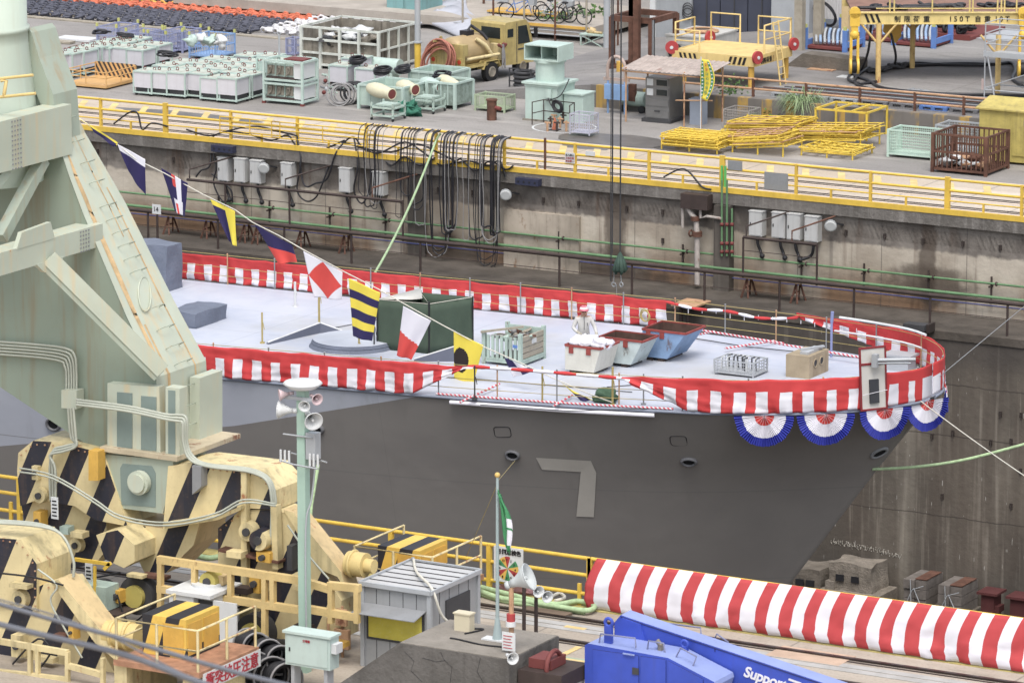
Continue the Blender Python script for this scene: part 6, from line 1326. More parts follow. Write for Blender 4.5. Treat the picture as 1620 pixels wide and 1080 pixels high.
bush('leafy green bush against the low wall behind the mesh basket', G(1156, 180), .62, 900, LEAF, 1.0)
bush('tiny weed at the foot of the low wall near the bush', G(1127, 183), .2, 130, LEAF, .35)
bush('low weed at the foot of the low wall under the stripes', G(1215, 193), .6, 300, LEAF, .4); bush('green bush beyond the road behind the parked bicycles', G(885, 52), .75, 500, LEAF, .8, leaf=.12); bush('small green bush near the bench beyond the road', G(932, 46), .7, 350, LEAF, .7, leaf=.12); bush('green weeds on the wall top behind the white chain', G(545, 14), .5, 200, LEAF, .6, leaf=.1)
bush('dense green shrub right of the teal locker', G(712, 20), .6, 500, LEAF, .9, leaf=.1)
c = G(1268, 196); mb = MB()
for k in range(620):
    a_ = U_(0, 6.28); l = U_(.75, 1.35); b0 = c+Vector((U_(-.25, .25), U_(-.2, .2), 0)); t1 = Vector((math.cos(a_), math.sin(a_), 0)); w_ = Vector((-t1.y, t1.x, 0))*.012
    p1 = b0+t1*l*.2+Vector((0, 0, l*.62)); p2 = b0+t1*l*.5+Vector((0, 0, l*U_(.55, .95))); p3 = b0+t1*l*.8+Vector((0, 0, l*U_(.3, .75)))
    mb.add([b0-w_, b0+w_, p1+w_, p1-w_, p2+w_*.7, p2-w_*.7, p3], [(0, 1, 2, 3), (3, 2, 4, 5), (5, 4, 6)], k % 2)
solo('grass_tuft', mb, [GRSG, M('grass_pale', (170, 190, 140), .7, .2)], 'tall tuft of pampas like grass in front of the low striped wall', 'grass')
# ------------------------------------------------------------------ yellow scaffold frames in piles
def frame_pile(lab, pf, w, d, n, hh, mat, mess=.0, legs=True):
    p = G(*pf); x, y, z = p; t = T('scaffold_frame_pile', lab, 'scaffold frames', p, 'piles of yellow scaffold frames')
    for k in range(n):
        zz = .16+hh*k/max(1, n-1); ox, oy = U_(-.12, .12)*(1+mess), U_(-.08, .08)*(1+mess); a_ = U_(-.05, .05)*(1+mess*2); mb = MB(); ca, sa = math.cos(a_), math.sin(a_)
        def q(u, v, dz=0): return Vector((x+ox+u*ca-v*sa, y+oy+u*sa+v*ca, zz+dz+mess*.1*u))
        for v in (0, d*.33, d*.66, d): mb.tube([q(0, v), q(w, v)], .024, 5)
        for u in (0.02, w*.25, w*.5, w*.75, w-.02): mb.tube([q(u, 0, .02), q(u, d, .02)], .02, 5)
        P(t, 'frame', mb, mat if k % 5 != 3 or mess < .5 else RSTY)
    if legs:
        for (cx, cy) in ((0.02, 0), (w-.02, 0), (w-.02, d), (.02, d), (w*.5, 0)): mb = MB(); mb.tube([(x+cx, y+cy, 0), (x+cx, y+cy, .2+hh)], .03, 6); P(t, 'leg', mb, mat)
    return t
YS = M('scaffold_yellow', (242, 206, 40), .5, .1, 3, rust=.05)
frame_pile('left pile of flat yellow scaffold frames near the steel cabinet', (1046, 236), 2.1, 1.3, 9, .36, YS, .1); frame_pile('middle messy pile of yellow and rusty scaffold frames', (1158, 241), 1.9, 1.4, 9, .34, YS, 1.2); frame_pile('rear pile of yellow scaffold frames behind the middle one', (1150, 218), 2.6, 1.5, 10, .38, YS, .8); frame_pile('large right pile of yellow scaffold frames behind the low stack', (1246, 228), 2.7, 1.5, 10, .36, YS, .7)
frame_pile('low front stack of yellow scaffold frames with short legs at right', (1267, 246), 1.9, 1.5, 4, .12, YS, .0)
p = G(1290, 216); mb = MB(); z0 = .95
for a_, b_ in (((0, 0), (1.9, 0)), ((0, 1.6), (1.9, 1.6)), ((0, 0), (0, 1.6)), ((1.9, 0), (1.9, 1.6)), ((.65, 0), (.65, 1.6)), ((1.3, 0), (1.3, 1.6))): mb.bar((p.x+a_[0], p.y+a_[1], z0), (p.x+b_[0], p.y+b_[1], z0), .06)
for cx in (0, 1.9):
    for cy in (0, 1.6): mb.box(p.x+cx-.03, p.y+cy-.03, 0, p.x+cx+.03, p.y+cy+.03, z0+.02)
solo('steel_frame_table', mb, YS, 'bigger square yellow steel frame standing on top behind the piles', 'frame')
# mesh crates right
MM = M('mint_mesh_paint', (198, 224, 208), .6, .06, 2)
p, w, d, h = fit(1405, 248, 66, 44, 36); p.z = 0
cage('mesh_crate', 'mint green mesh crate at the far quay left of the rusty one', p, w, .95, h, MM, 22, None, bar=.012, mesh=True, rails=0, cat='crate'); p2 = p+Vector((1.0, 1.6, 0)); cage('mesh_crate', 'grey white mesh crate behind the mint green one', p2, 1.9, 1.0, h, LGR, 18, None, bar=.01, mesh=True, rails=0, cat='crate')
p, w, d, h = fit(1475, 272, 80, 62, 42); cage('bar_crate', 'rusty brown bar crate with white scraps inside at right', p, w, d, h, RST, 11, None, bar=.026, rails=1, post=.05, cat='crate')
t = T('crate_scraps', 'white and rusty scraps lying in the brown bar crate', 'scrap', p+Vector((w/2, d/2, .13)))
for k in range(22): mb = MB(); mb.ball(p+Vector((U_(.2, w-.2), U_(.2, d-.2), .2+U_(0, .2))), U_(.08, .2), 7, 5, jit=.7, sz=(1.3, 1, .6)); P(t, 'scrap', mb, (WHT, RST, RSTY)[k % 3])
p = G(1592, 262); YC_ = M('weathered_yellow_container', (208, 188, 92), .6, .2, 1.5, rust=.2, streak=.4); x, y = p.x-.2, p.y
t = T('yellow_container', 'weathered yellow steel container at the right edge of the far quay', 'container', p); mb = MB(); mb.box(x-.9, y+.25, .08, x+2.5, y+2.4, 1.75); P(t, 'body', mb, YC_); mb = MB(); mb.prism([(x-1.0, y+.15, 1.75), (x+2.6, y+.15, 1.75), (x+2.6, y+1.3, 2.0), (x-1.0, y+1.3, 2.0)], (0, 0, .05)); P(t, 'lid', mb, YC_); mb = MB(); mb.box(x+.3, y+.22, .3, x+1.5, y+.248, 1.6); q = P(t, 'door', mb, YC_); mb = MB(); mb.box(x+1.2, y+.19, .9, x+1.3, y+.219, 1.2); mb.box(x+.7, y+.2, 1.3, x+1.0, y+.219, 1.5); P(q, 'plate', mb, GRY)
# ------------------------------------------------------------------ terrace things
# rusty pipe rail along the wall top
yy = ty+.6; t = T('terrace_railing', 'rusty two pipe railing along the terrace edge', 'railing', (G(1200, 140, TZ).x, yy, TZ)); xl = G(995, 133, TZ).x; mb = MB()
for zz in (.62, .28): mb.tube([(xl, yy, TZ+zz), (-40, yy, TZ+zz)], .04, 7)
P(t, 'rail', mb, RSTY)
for px in (1010, 1100, 1202, 1308, 1415, 1523, 1618): x = G(px, 150, TZ).x; mb = MB(); mb.box(x-.04, yy-.04, TZ, x+.04, yy+.04, TZ+.64); P(t, 'post', mb, RST)
# pallets and long bars behind the wall
def pallet():
    t = T('plastic_pallet', 'x', 'pallet', (0, 0, 0), 'plastic pallets lined up on the terrace', local=True); mb = MB()
    for y in (0, .26, .52, .78): mb.box(0, y, .1, 1.02, y+.2, .14)
    mb.box(0, 0, 0, 1.02, .1, .02); mb.box(0, .88, 0, 1.02, .98, .02); P(t, 'deck', mb, LGR); 
    for x in (0, .44, .88):
        for y in (0, .42, .86): mb = MB(); mb.box(x, y, .02, x+.14, y+.12, .1); P(t, 'foot', mb, LGR)
    return t
PL0 = pallet(); cols = [LGR]*3+[M('pallet_grey', (130, 130, 134), .6, .1)]*2+[BLUP]+[MC['pallet_grey']]*2+[M('pallet_black', (56, 60, 72), .5, .1)]*4; nm = ['light grey']*3+['grey']*2+['bright blue']+['grey']*2+['black']*4; cnt = {}
for k in range(12):
    p = Vector((G(1222, 152, TZ).x+k*1.12, ty+.95, TZ)); cnt[nm[k]] = cnt.get(nm[k], 0)+1
    r = PL0 if k == 0 else dup(PL0, p); put(r, p, U_(-.04, .04), ('%s %s plastic pallet from the left on the terrace' % (ORD[cnt[nm[k]]-1], nm[k])) if nm[k] != 'bright blue' else 'only bright blue plastic pallet on the terrace')
    if k:
        for ch in [c_ for c_ in COL.objects if c_.parent == r]: ch.data = ch.data.copy(); ch.data.materials[0] = cols[k]
t = T('steel_bars', 'long dark bars and wires lying behind the railing on the terrace', 'bar', G(1400, 150, TZ)); 
for k in range(9): y = ty+1.3+k*.22; x0 = G(1215, 140, TZ).x+k*.3; mb = MB(); mb.tube([(x0, y, TZ+.2), (x0+14, y+U_(-.3, .3), TZ+.17)], .03, 5); P(t, 'bar', mb, (DGR, RST, GRY)[k % 3])
# yellow platform
S_ = G(1072, 108, TZ); p = S_; sp_ = sca(S_); x, y = G(1180, 142, TZ).x-2.95, G(1180, 142, TZ).y+.2; w, d = 3.15, 2.9; zt = TZ+1.12
t = T('yellow_platform', 'pale yellow steel platform on legs with red discs and railings', 'platform', (x+w/2, y, TZ)); mb = MB(); mb.box(x, y, zt-.12, x+w, y+d, zt); P(t, 'deck', mb, YELP)
mb = MB(); mb.box(x-.02, y-.06, zt-.34, x+w+.02, y-.001, zt+.02); mb.box(x+w+.001, y, zt-.34, x+w+.06, y+d, zt+.02); mb.box(x-.06, y, zt-.34, x-.001, y+d, zt+.02); P(t, 'girder', mb, YELP)
for q in (.25, .42, .62, .8):
  for mb in (MB().prism([(x+q, y-.066, zt-.03), (x+q+.09, y-.066, zt-.03), (x+q+.17, y-.066, zt-.3), (x+q+.08, y-.066, zt-.3)], (0, .004, 0)), MB().prism([(x+w-q-.1, y-.066, zt-.03), (x+w-q, y-.066, zt-.03), (x+w-q-.09, y-.066, zt-.3), (x+w-q-.19, y-.066, zt-.3)], (0, .004, 0))): P(t, 'black_mark', mb, INK)
P(t, 'lettering', textmb('制限荷重', .22, (x+w+.062, y+.4, zt-.28), (0, 1, 0), (0, 0, 1)), INK)
for (cx, cy) in ((.35, .1), (w-.15, .1), (.35, d-.1), (w-.15, d-.1)): mb = MB(); mb.tube([(x+cx, y+cy, TZ), (x+cx, y+cy, zt-.12)], .11, 12); P(t, 'leg', mb, YGO)
for (a_, b_, g) in (((.05, .05), (.05, 1.5), 1), ((.05, d-.1), (1.2, d-.1), 1), ((1.9, d-.05), (w, d-.05), 1), ((w, .8), (w, d), 1), ((.05, .05), (1.0, .05), .75)):
    mb = MB(); q0 = Vector((x+a_[0], y+a_[1], zt)); q1 = Vector((x+b_[0], y+b_[1], zt)); u = Vector((0, 0, 1.0*g)); mb.tube([q0, q0+u, q1+u, q1], .035, 6); mb.tube([q0+u*.5, q1+u*.5], .025, 5); P(t, 'railing', mb, YELP)
for (cx, cy, cz, e_) in ((-.05, .05, .12, 0), (-.05, .05, -.45, 0), (w+.1, .05, .0, 1), (-.05, d, .1, 1), (w+.1, d, .1, 1)):
    ee = Vector((.9, -.3, 0)) if e_ else Vector((.3, -.95, 0)); mb = MB(); c = Vector((x+cx, y+cy-.05, zt+cz)); mb.cyl(c, c+ee*.1, .23, n=20); q = P(t, 'red_disc', mb, RRED); mb = MB(); mb.cyl(c+ee*.1, c+ee*.13, .06, n=10); P(q, 'hub', mb, WHT)
t = T('ladder', 'pale yellow ladder leaning on the right side of the yellow platform', 'ladder', (x+w+.15, y+d*.6, TZ)); mb = MB(); a0, a1 = Vector((x+w+.45, y+1.2, TZ)), Vector((x+w+.12, y+1.2, zt+1.1))
for o_ in (0, .42): mb.tube([a0+Vector((0, o_, 0)), a1+Vector((0, o_, 0))], .03, 6)
P(t, 'rail', mb, YELP); mb = MB()
for k in range(9): c = a0.lerp(a1, (k+.5)/9); mb.tube([c, c+Vector((0, .42, 0))], .02, 5)
P(t, 'rung', mb, YELP)
# rusty steel frame and things behind it
p = G(968, 118, .3); x, y = p.x, p.y; t = T('steel_structure', 'tall rusty open steel frame with columns and beams', 'frame', p); w, d, h = 1.6, 1.9, 2.1
for (cx, cy) in ((0, 0), (w*.5, 0), (w, 0), (0, d), (w, d)): mb = MB(); mb.box(x+cx-.09, y+cy-.09, .2, x+cx+.09, y+cy+.09, h+.3); P(t, 'column', mb, RST)
for zz in (.55, h+.25):
    mb = MB()
    for a_, b_ in (((0, 0), (w, 0)), ((w, 0), (w, d)), ((w, d), (0, d)), ((0, d), (0, 0))): mb.bar((x+a_[0], y+a_[1], zz), (x+b_[0], y+b_[1], zz), .15, .2)
    P(t, 'beam', mb, RST); mb = MB(); mb.tube([(x+w+.1, y-.05, .2), (x+w+.1, y-.05, h+.3)], .06, 6); mb.box(x+w*.25, y+.5, .2, x+w*.45, y+.62, 3.6); P(t, 'grey_post', mb, LGR)
p = G(984, 130, .3); mb = MB(); mb.box(p.x-.1, p.y+1, .2, p.x+.12, p.y+1.2, 5.5); solo('steel_column', mb, RST, 'tall rusty column rising out of the frame at the top edge', 'column'); mb = MB(); p = G(987, 126, .3); mb.cyl((p.x, p.y-.3, .1), (p.x, p.y-.3, 1.0), .13, n=12); solo('yellow_bollard', mb, YGO, 'yellow post below the rusty frame at the end of the low wall', 'bollard')
p = G(960, 76, 0); mb = MB(); mb.tube([(p.x, p.y, 0), (p.x, p.y, 4)], .13, 10); solo('white_column', mb, LGR, 'white column between the bench and the rusty frame', 'column')
# white clad boxes behind platform
p = G(1047, 106, .5); mb = MB(); mb.box(p.x, p.y+.3, .2, p.x+1.7, p.y+2.6, 1.6); mb.box(p.x-.03, p.y+.27, 1.6, p.x+1.74, p.y+2.64, 1.66)
for k in range(1, 5): mb.box(p.x+.02, p.y+.285, .2+k*.28, p.x+1.68, p.y+.298, .22+k*.28)
solo('white_hut', mb, M('dull_white_panel', (204, 202, 196), .7, .12, 2, streak=.3), 'low dull white panel hut behind the yellow platform', 'hut'); c = Vector((p.x+.5, p.y+.2, 1.0)); mb = MB()
for q in range(4): mb.torus(c, (U_(-.1, .1), 1, 0), .3-.03*q, .03, 16, 5, sq=1.4)
solo('cable_coil', mb, HOSE, 'black cable coil hung on the low white hut', 'cable')
c = Vector((p.x+.9, p.y+1.4, 1.70)); mb = MB()
for q in range(4): mb.torus(c+Vector((0, 0, q*.02)), (0, 0, 1), .6-.06*q, .03, 20, 5)
solo('cable_coil', mb, RSTY, 'tan hose coil lying on the low white hut', 'hose')
# grey building with navy doors
p0 = G(1095, 45, TZ); byy = p0.y+1.2; t = T('grey_building', 'grey steel building with large navy sliding doors beyond the platform', 'building', (p0.x+2, byy, 0))
xa, xb, xc = Yp(1034, 20, byy).x, Yp(1094, 20, byy).x, Yp(1225, 20, byy).x
mb = MB(); mb.box(xa, byy, 0, xb, byy+12, 7); mb.box(xc+.02, byy-.3, 0, xc+1.6, byy+12, 7); mb.box(xb+.002, byy+.3, 0, xc, byy+12, 7)
for k in range(30): xx = xa+(xb-xa)*k/30; mb.box(xx, byy-.03, .1, xx+.04, byy-.001, 7)
P(t, 'wall', mb, LGR); NVD = M('navy_door_paint', (72, 76, 92), .5, .08, 1.5)
for k in range(3): mb = MB(); x0, x1 = xb+(xc-xb)*k/3+.02, xb+(xc-xb)*(k+1)/3-.02; mb.box(x0, byy+.1, .1, x1, byy+.28, 6); q = P(t, 'door', mb, NVD); mb = MB(); mb.box(x0+.1, byy+.07, 2.0, x1-.1, byy+.098, 2.06); mb.box((x0+x1)/2, byy+.07, .2, (x0+x1)/2+.04, byy+.098, 6); P(q, 'door_rib', mb, DGR)
mb = MB(); mb.box(xa-.1, byy-.12, 0, xa+.12, byy+.05, 7); P(t, 'corner_post', mb, WHT)
c = Yp(1088, 14, byy-.1); mb = MB()
for q in range(3): mb.torus(c-Vector((0, 0, .1*q)), (U_(-.1, .1), 1, 0), .22, .02, 14, 4)
solo('wire_coil', mb, DGR, 'thin dark wire coil hung on the grey building wall', 'cable')
# columns, white panels and coiled black cable in the upper right
p = G(1262, 80, TZ); 
for k, (px, mt, w_, lb) in enumerate(((1262, WOOD, .16, 'tan column at the left of the white cladding'), (1292, WOOD, .16, 'tan column in the middle of the white cladding'), (1336, CRO, .14, 'orange tan column at the right of the white cladding'))):
    q = G(px, 80-k*4, TZ); mb = MB(); mb.box(q.x-w_, q.y, 0, q.x+w_, q.y+.3, 6); solo('steel_column', mb, mt, lb, 'column')
q = G(1230, 47, TZ); mb = MB(); mb.box(q.x, q.y+.3, TZ+.3, q.x+.9, q.y+.4, 6); mb.box(q.x+1.0, q.y+.34, TZ+.5, q.x+3.4, q.y+.44, 6)
for k in range(20): mb.box(q.x+1.0+k*.12, q.y+.30, TZ+.5, q.x+1.05+k*.12, q.y+.339, 6)
solo('white_cladding', mb, M('corrugated_white', (222, 220, 220), .6, .06, 2, streak=.2), 'white corrugated cladding sheets behind the tan columns', 'wall')
c = Yp(1305, 22, q.y-.2); mb = MB()
for k in range(5): mb.torus(c+Vector((U_(-.04, .04), 0, U_(-.1, .05))), (U_(-.1, .1), 1, 0), .32, .022, 20, 4, sq=1.7)
solo('cable_coil', mb, HOSE, 'tall black cable coil hanging between the tan columns', 'cable')
q = G(1245, 105, TZ); mb = MB(); mb.prism([(q.x, q.y, TZ-.1), (q.x+2.8, q.y, TZ-.1), (q.x+2.8, q.y, TZ+.42), (q.x+.6, q.y, TZ+.5), (q.x, q.y, TZ+.05)], (0, .8, 0)); solo('concrete_ramp', mb, CONC, 'low wedge shaped concrete kerb behind the yellow platform', 'kerb')
# blue racks with slings
def rack(lab, px, py, wdt=2.0):
    p = G(px, py, TZ); x, y = p.x, p.y; t = T('sling_rack', lab, 'rack', p, 'blue sling racks'); d = 1.5
    mb = MB(); mb.box(x, y, TZ+.05, x+wdt, y+d, TZ+.14); P(t, 'floor', mb, RPNT)
    for cx in (0, wdt):
        for cy in (0, d): mb = MB(); mb.box(x+cx-.09, y+cy-.05, TZ, x+cx+.09, y+cy+.05, TZ+.8); q = P(t, 'corner_post', mb, BLUP); mb = MB(); mb.box(x+cx-.06, y+cy-.04, TZ+.8, x+cx+.06, y+cy+.04, TZ+.93); P(q, 'lifting_eye', mb, M('yellow_green_tab', (206, 206, 110), .6, .1))
    mb = MB(); mb.box(x+wdt-.04, y+.05, TZ+.14, x+wdt+.04, y+d-.05, TZ+.34); mb.box(x-.04, y+.05, TZ+.14, x+.04, y+d-.05, TZ+.34); P(t, 'side_beam', mb, BLUP)
    t2 = T('sling_bundle', 'bundle of grey lifting slings lying in the '+lab, 'sling', (x+wdt/2, y+d/2, TZ+.2))
    for k in range(8): xx = x+.2+(wdt-.4)*k/7; mb = MB(); mb.tube(spline([(xx-.25, y+d-.3, TZ+.25), (xx-.2, y+d*.7, TZ+.65), (xx-.05, y+d*.4, TZ+.5), (xx+.15, y+.2, TZ+.25)], 5), [.055]*16, 6); P(t2, 'sling', mb, (LGR, SKYB)[k % 2])
rack('left blue sling rack', 1274, 78, 1.6); rack('middle blue sling rack', 1331, 62, 2.2); rack('right blue sling rack', 1414, 72, 1.6)
c = G(1500, 62, TZ); mb = MB(); mb.box(c.x-3.2, c.y, TZ+.004, c.x+.9, c.y+3.2, TZ+.12); mb.box(c.x-3.2, c.y-.08, TZ+.004, c.x+.9, c.y-.001, TZ+.2); solo('drip_tray', mb, RPNT, 'brown red tray under the pile of black chain', 'tray')
t = T('chain_pile', 'pile of dark heavy chain on the brown red tray', 'chain', c)
for k in range(60): mb = MB(); mb.torus(c+Vector((U_(-3, .6), U_(.3, 3), .25+U_(0, .2))), (U_(-1, 1), U_(-1, 1), U_(-.2, 1)), .16, .06, 10, 5, sq=.7); P(t, 'link', mb, BLK)
mb = MB()
for (px, py, a_, b_) in ((975, 222, 2.2, 1.1), (930, 232, 1.0, .5), (1090, 238, 1.3, .4), (300, 182, 3, .5), (1330, 268, 1.6, .4)):
    c = G(px, py, .014); mb.add([c+Vector((math.cos(j*.2618)*a_*(1+.35*mnoise.noise(Vector((j*.5, px, 0)))), math.sin(j*.2618)*b_*(1+.35*mnoise.noise(Vector((j*.6, py, 2)))), 0)) for j in range(24)], [tuple(range(24))])
solo('damp_ground_patches', mb, M('damp_asphalt', (112, 106, 101), .35, .25, 1.5), '', '', kind='structure')
for (px, py, w, d, mt, lb, nmn) in ((1545, 62, 2.6, 2.6, LGR, 'big pale steel plate on the ground behind the yellow gantry', 'steel_plate'), (1296, 112, 1.0, .8, RSTY, 'thin rusty plate lying between platform and gantry', 'steel_plate'), (1335, 124, .6, .5, WHT, 'small white sheet lying left of the gantry leg', 'white_sheet'), (1345, 174, .0, .0, WHT, '', '')):
    if not lb: continue
    c = G(px, py, TZ); mb = MB(); mb.box(c.x-w/2, c.y, TZ+.004, c.x+w/2, c.y+d, TZ+.03); solo(nmn, mb, mt, lb, 'plate')
# ------------------------------------------------------------------ gantry beam 150T
ux = Vector((.872, .489, 0)); uy = Vector((-.489, .872, 0)); A = G(1389, 131, TZ); B = G(1443, 108, TZ); sA_ = sca(A); zb0 = TZ+ (131-38)/(.985*sA_); zb1 = zb0+.36
GP = M('gantry_yellow', (238, 212, 128), .55, .12, 1.5, rust=.22, streak=.2, rc=(170, 110, 50))
t = T('gantry_beam', 'large pale yellow lifting beam lettered with its load limit on rusty legs', 'lifting beam', A)
x0 = A-ux*1.0
def gb(a, b, c0, c1, z0, z1, nm, mt, tt=None):
    mb = MB(); q = x0+ux*a+uy*c0; mb.prism([Vector((q.x, q.y, z0)), Vector((q.x, q.y, z0))+ux*(b-a), Vector((q.x, q.y, z0))+ux*(b-a)+uy*(c1-c0), Vector((q.x, q.y, z0))+uy*(c1-c0)], (0, 0, z1-z0)); return P(tt or t, nm, mb, mt)
gb(0, 9, 0, .1, zb0, zb1, 'girder', GP); gb(0, 9, -.06, .2, zb1, zb1+.03, 'flange', GP); gb(0, 9, -.04, .2, zb0-.03, zb0, 'flange', GP); gb(.1, 9, .2, 4.2, zb1-.10, zb1-.02, 'deck', M('rust_brown_deck', (150, 112, 96), .85, .2, 2, rust=.2)); gb(0, 9, 4.2, 4.3, zb0, zb1, 'girder', GP)
for q in range(3): 
    mb = MB(); a = x0+ux*(.48+q*.19)-uy*.012; mb.prism([Vector((a.x, a.y, zb1-.03)), Vector((a.x, a.y, zb1-.03))+ux*.09, Vector((a.x, a.y, zb0+.03))+ux*.21, Vector((a.x, a.y, zb0+.03))+ux*.12], uy*.008); P(t, 'black_mark', mb, INK)
def gt(s, px, sz, sp_=1.0):
    a = x0+ux*((px-prj(x0)[0])/sA_)-uy*.003; P(t, 'lettering', textmb(s, sz, Vector((a.x, a.y, zb0+.07)), ux, (0, 0, 1), spacing=sp_, bold=.003), INK)
for s_, px in zip('制限荷重', (1413, 1428, 1443, 1459)): gt(s_, px, .23)
for s_, px in zip('150T', (1499, 1507, 1516, 1525)): gt(s_, px, .26)
for s_, px in zip('自重', (1540, 1555)): gt(s_, px, .23)
for s_, px in zip('10T', (1571, 1579, 1588)): gt(s_, px, .26)
LG = M('gantry_leg', (232, 196, 118), .6, .16, 2, rust=.4, rc=(168, 96, 58))
for k, (q, br) in enumerate(((A, 1), (B, 1), (G(1578, 150, TZ), 1), (G(1640, 130, TZ), 1))):
    mb = MB(); mb.tube([q, Vector((q.x, q.y, zb0))], .095, 12); P(t, 'leg', mb, LG)
    for s_ in (-1, 1): mb = MB(); mb.tube([Vector((q.x, q.y, zb0-.75)), Vector((q.x, q.y, zb0-.02))+ux*s_*.62], .045, 6); P(t, 'brace', mb, LG)
for px in (1406, 1413, 1473, 1532, 1537, 1576, 1582, 1587, 1606): q = x0+ux*((px-prj(x0)[0])/sA_)+uy*.05; mb = MB(); mb.tube([Vector((q.x, q.y, zb1)), Vector((q.x, q.y, zb1+1.1))], .03, 6); P(t, 'rail_post', mb, GP)
mb = MB(); q = x0+uy*.05
for zz in (.16, .5): mb.tube([Vector((q.x, q.y, zb1+zz))+ux*.9, Vector((q.x, q.y, zb1+zz))+ux*8], .02, 5)
P(t, 'rail', mb, GP)
for k, (a, b, lb) in enumerate(((-.1, 1.0, ''), (1.6, 3.4, ''), (3.8, 6.2, ''))):
    q = x0+ux*(1.2+k*2)+uy*(1.0+.3*k); mb = MB(); mb.tube(spline([Vector((q.x, q.y, zb1+.08))+ux*U_(-1, 1)*j*.9+uy*U_(-.3, .3) for j in range(4)]), .06, 6)
    for j in range(8): mb.torus(Vector((q.x, q.y, zb1+.08))+ux*U_(-.6, .8)+uy*U_(-.3, .5), (U_(-.5, .5), U_(-.5, .5), 1), .16, .055, 10, 5, sq=.7)
    solo('chain_heap', mb, [HOSE, DGR, HOSG][k] if k < 2 else HOSE, '%s heap of dark chain and hose on top of the lifting beam' % ('left', 'middle', 'right')[k], 'chain')
YB = M('block_yellow', (246, 198, 36), .45, .1, 2, rust=.04)
def hookblock(lab, px, topy, boty, k=0):
    sc = sA_; q = x0+ux*((px-prj(x0)[0])/sc)-uy*.28; c = Vector((q.x, q.y, 0)); zt_ = zb1+.24; hgt = (boty-topy)/(.985*sc); t = T('pulley_block', lab, 'pulley block', c+Vector((0, 0, zt_-hgt)), 'yellow pulley blocks')
    def b3(x_0, x_1, z_0, z_1, c0=-.1, c1=.1): mb = MB(); mb.prism([c+ux*x_0+uy*c0+Vector((0, 0, z_0)), c+ux*x_1+uy*c0+Vector((0, 0, z_0)), c+ux*x_1+uy*c0+Vector((0, 0, z_1)), c+ux*x_0+uy*c0+Vector((0, 0, z_1))], uy*(c1-c0)); return mb
    mb = MB(); mb.cyl(c-uy*.1+Vector((0, 0, zt_-.18)), c+uy*.1+Vector((0, 0, zt_-.18)), .2, n=20); P(t, 'top_sheave', mb, YB)
    P(t, 'neck_plate', b3(-.17, .17, zt_-.65, zt_-.2), YB); mb = b3(-.12, .12, zt_-.95, zt_-.651, -.08, .08); mb.ball(c+Vector((0, 0, zt_-.95)), .17, 12, 8); P(t, 'swivel', mb, YB)
    zb_ = zt_-hgt; 
    for s_ in (-1, 1): P(t, 'cheek_plate', b3(s_*.12-.045, s_*.12+.045, zb_+.2, zt_-1.0, -.09, .09), YB)
    mb = MB()
    for s_ in (-1, 1): mb.cyl(c+ux*(s_*.13)-ux*.04+Vector((0, 0, zb_+.28)), c+ux*(s_*.13)+ux*.04+Vector((0, 0, zb_+.28)), .28, n=22)
    P(t, 'cheek_disc', mb, YB); mb = MB(); mb.cyl(c-ux*.07+Vector((0, 0, zb_+.26)), c+ux*.07+Vector((0, 0, zb_+.26)), .23, n=22); P(t, 'sheave', mb, BLK); return c+Vector((0, 0, zb_+.1))
hb1 = hookblock('yellow pulley block hanging at the left end of the lifting beam', 1350, 5, 109); hookblock('yellow pulley block hanging at the right end of the lifting beam', 1616, 12, 120)
q = B+uy*-.6-ux*1.0; mb = MB(); c = Vector((q.x, q.y, zb0)); mb.prism([c+Vector((0, 0, .0)), c+ux*.55, c+ux*.55-Vector((0, 0, .85)), c+ux*.35-Vector((0, 0, 1.12)), c-Vector((0, 0, .7))+ux*.0-ux*.1], uy*.25); solo('yellow_counterweight', mb, YGO, 'ochre yellow steel plate weight hanging behind the left gantry leg', 'weight')
for k, (pts, r, lb) in enumerate((([(1345, 106), (1350, 118), (1375, 128), (1400, 140), (1480, 148), (1560, 150), (1640, 152)], .055, 'thick black hose running right from the left pulley block'), ([(1348, 115), (1342, 125), (1360, 132), (1390, 127), (1382, 112), (1372, 108), (1352, 128), (1375, 140), (1450, 150)], .05, 'thick black hose looped under the left pulley block'), ([(1395, 108), (1440, 104), (1520, 101), (1570, 102), (1600, 100), (1606, 112), (1602, 125), (1618, 136)], .06, 'pair of black hoses lying straight behind the gantry legs'), ([(1395, 112), (1440, 100), (1500, 103), (1560, 104)], .05, 'second black hose lying behind the gantry legs'), ([(1380, 70), (1375, 86), (1362, 105), (1352, 122)], .045, 'thin black hose hanging from the gantry deck to the ground'), ([(1418, 68), (1422, 80), (1418, 95), (1410, 105)], .045, 'short black hose curving down behind the left gantry leg'))):
    mb = MB(); pt = [G(a_, b_, TZ+.06) for a_, b_ in pts]
    if k == 4: pt = [Vector((A.x, A.y, 0))+ux*-.2+uy*1.0+Vector((0, 0, zb0-.2)), Vector((A.x, A.y, 0))-ux*.3+uy*.8+Vector((0, 0, TZ+1)), G(1362, 112, TZ+.06), G(1352, 122, TZ+.06)]
    if k == 5: pt = [Vector((A.x, A.y, 0))+ux*.5+uy*1.0+Vector((0, 0, zb0-.5)), Vector((A.x, A.y, 0))+ux*.7+uy*1.2+Vector((0, 0, TZ+.8)), G(1414, 103, TZ+.06), G(1405, 108, TZ+.06)]
    mb.tube(spline(pt, 6), r, 7); solo('black_hose', mb, HOSE, lb, 'hose')
t = T('shackle_chain', 'heap of big dark chain links at the foot of the left gantry leg', 'chain', G(1415, 108, TZ))
for k in range(14): c = G(1378+k*4.2, 112-k*.7+U_(-2, 2), TZ+.1); mb = MB(); mb.torus(c, (U_(-.6, .6), U_(-.6, .6), 1), .17, .05, 12, 6, sq=.65); P(t, 'link', mb, DGR)
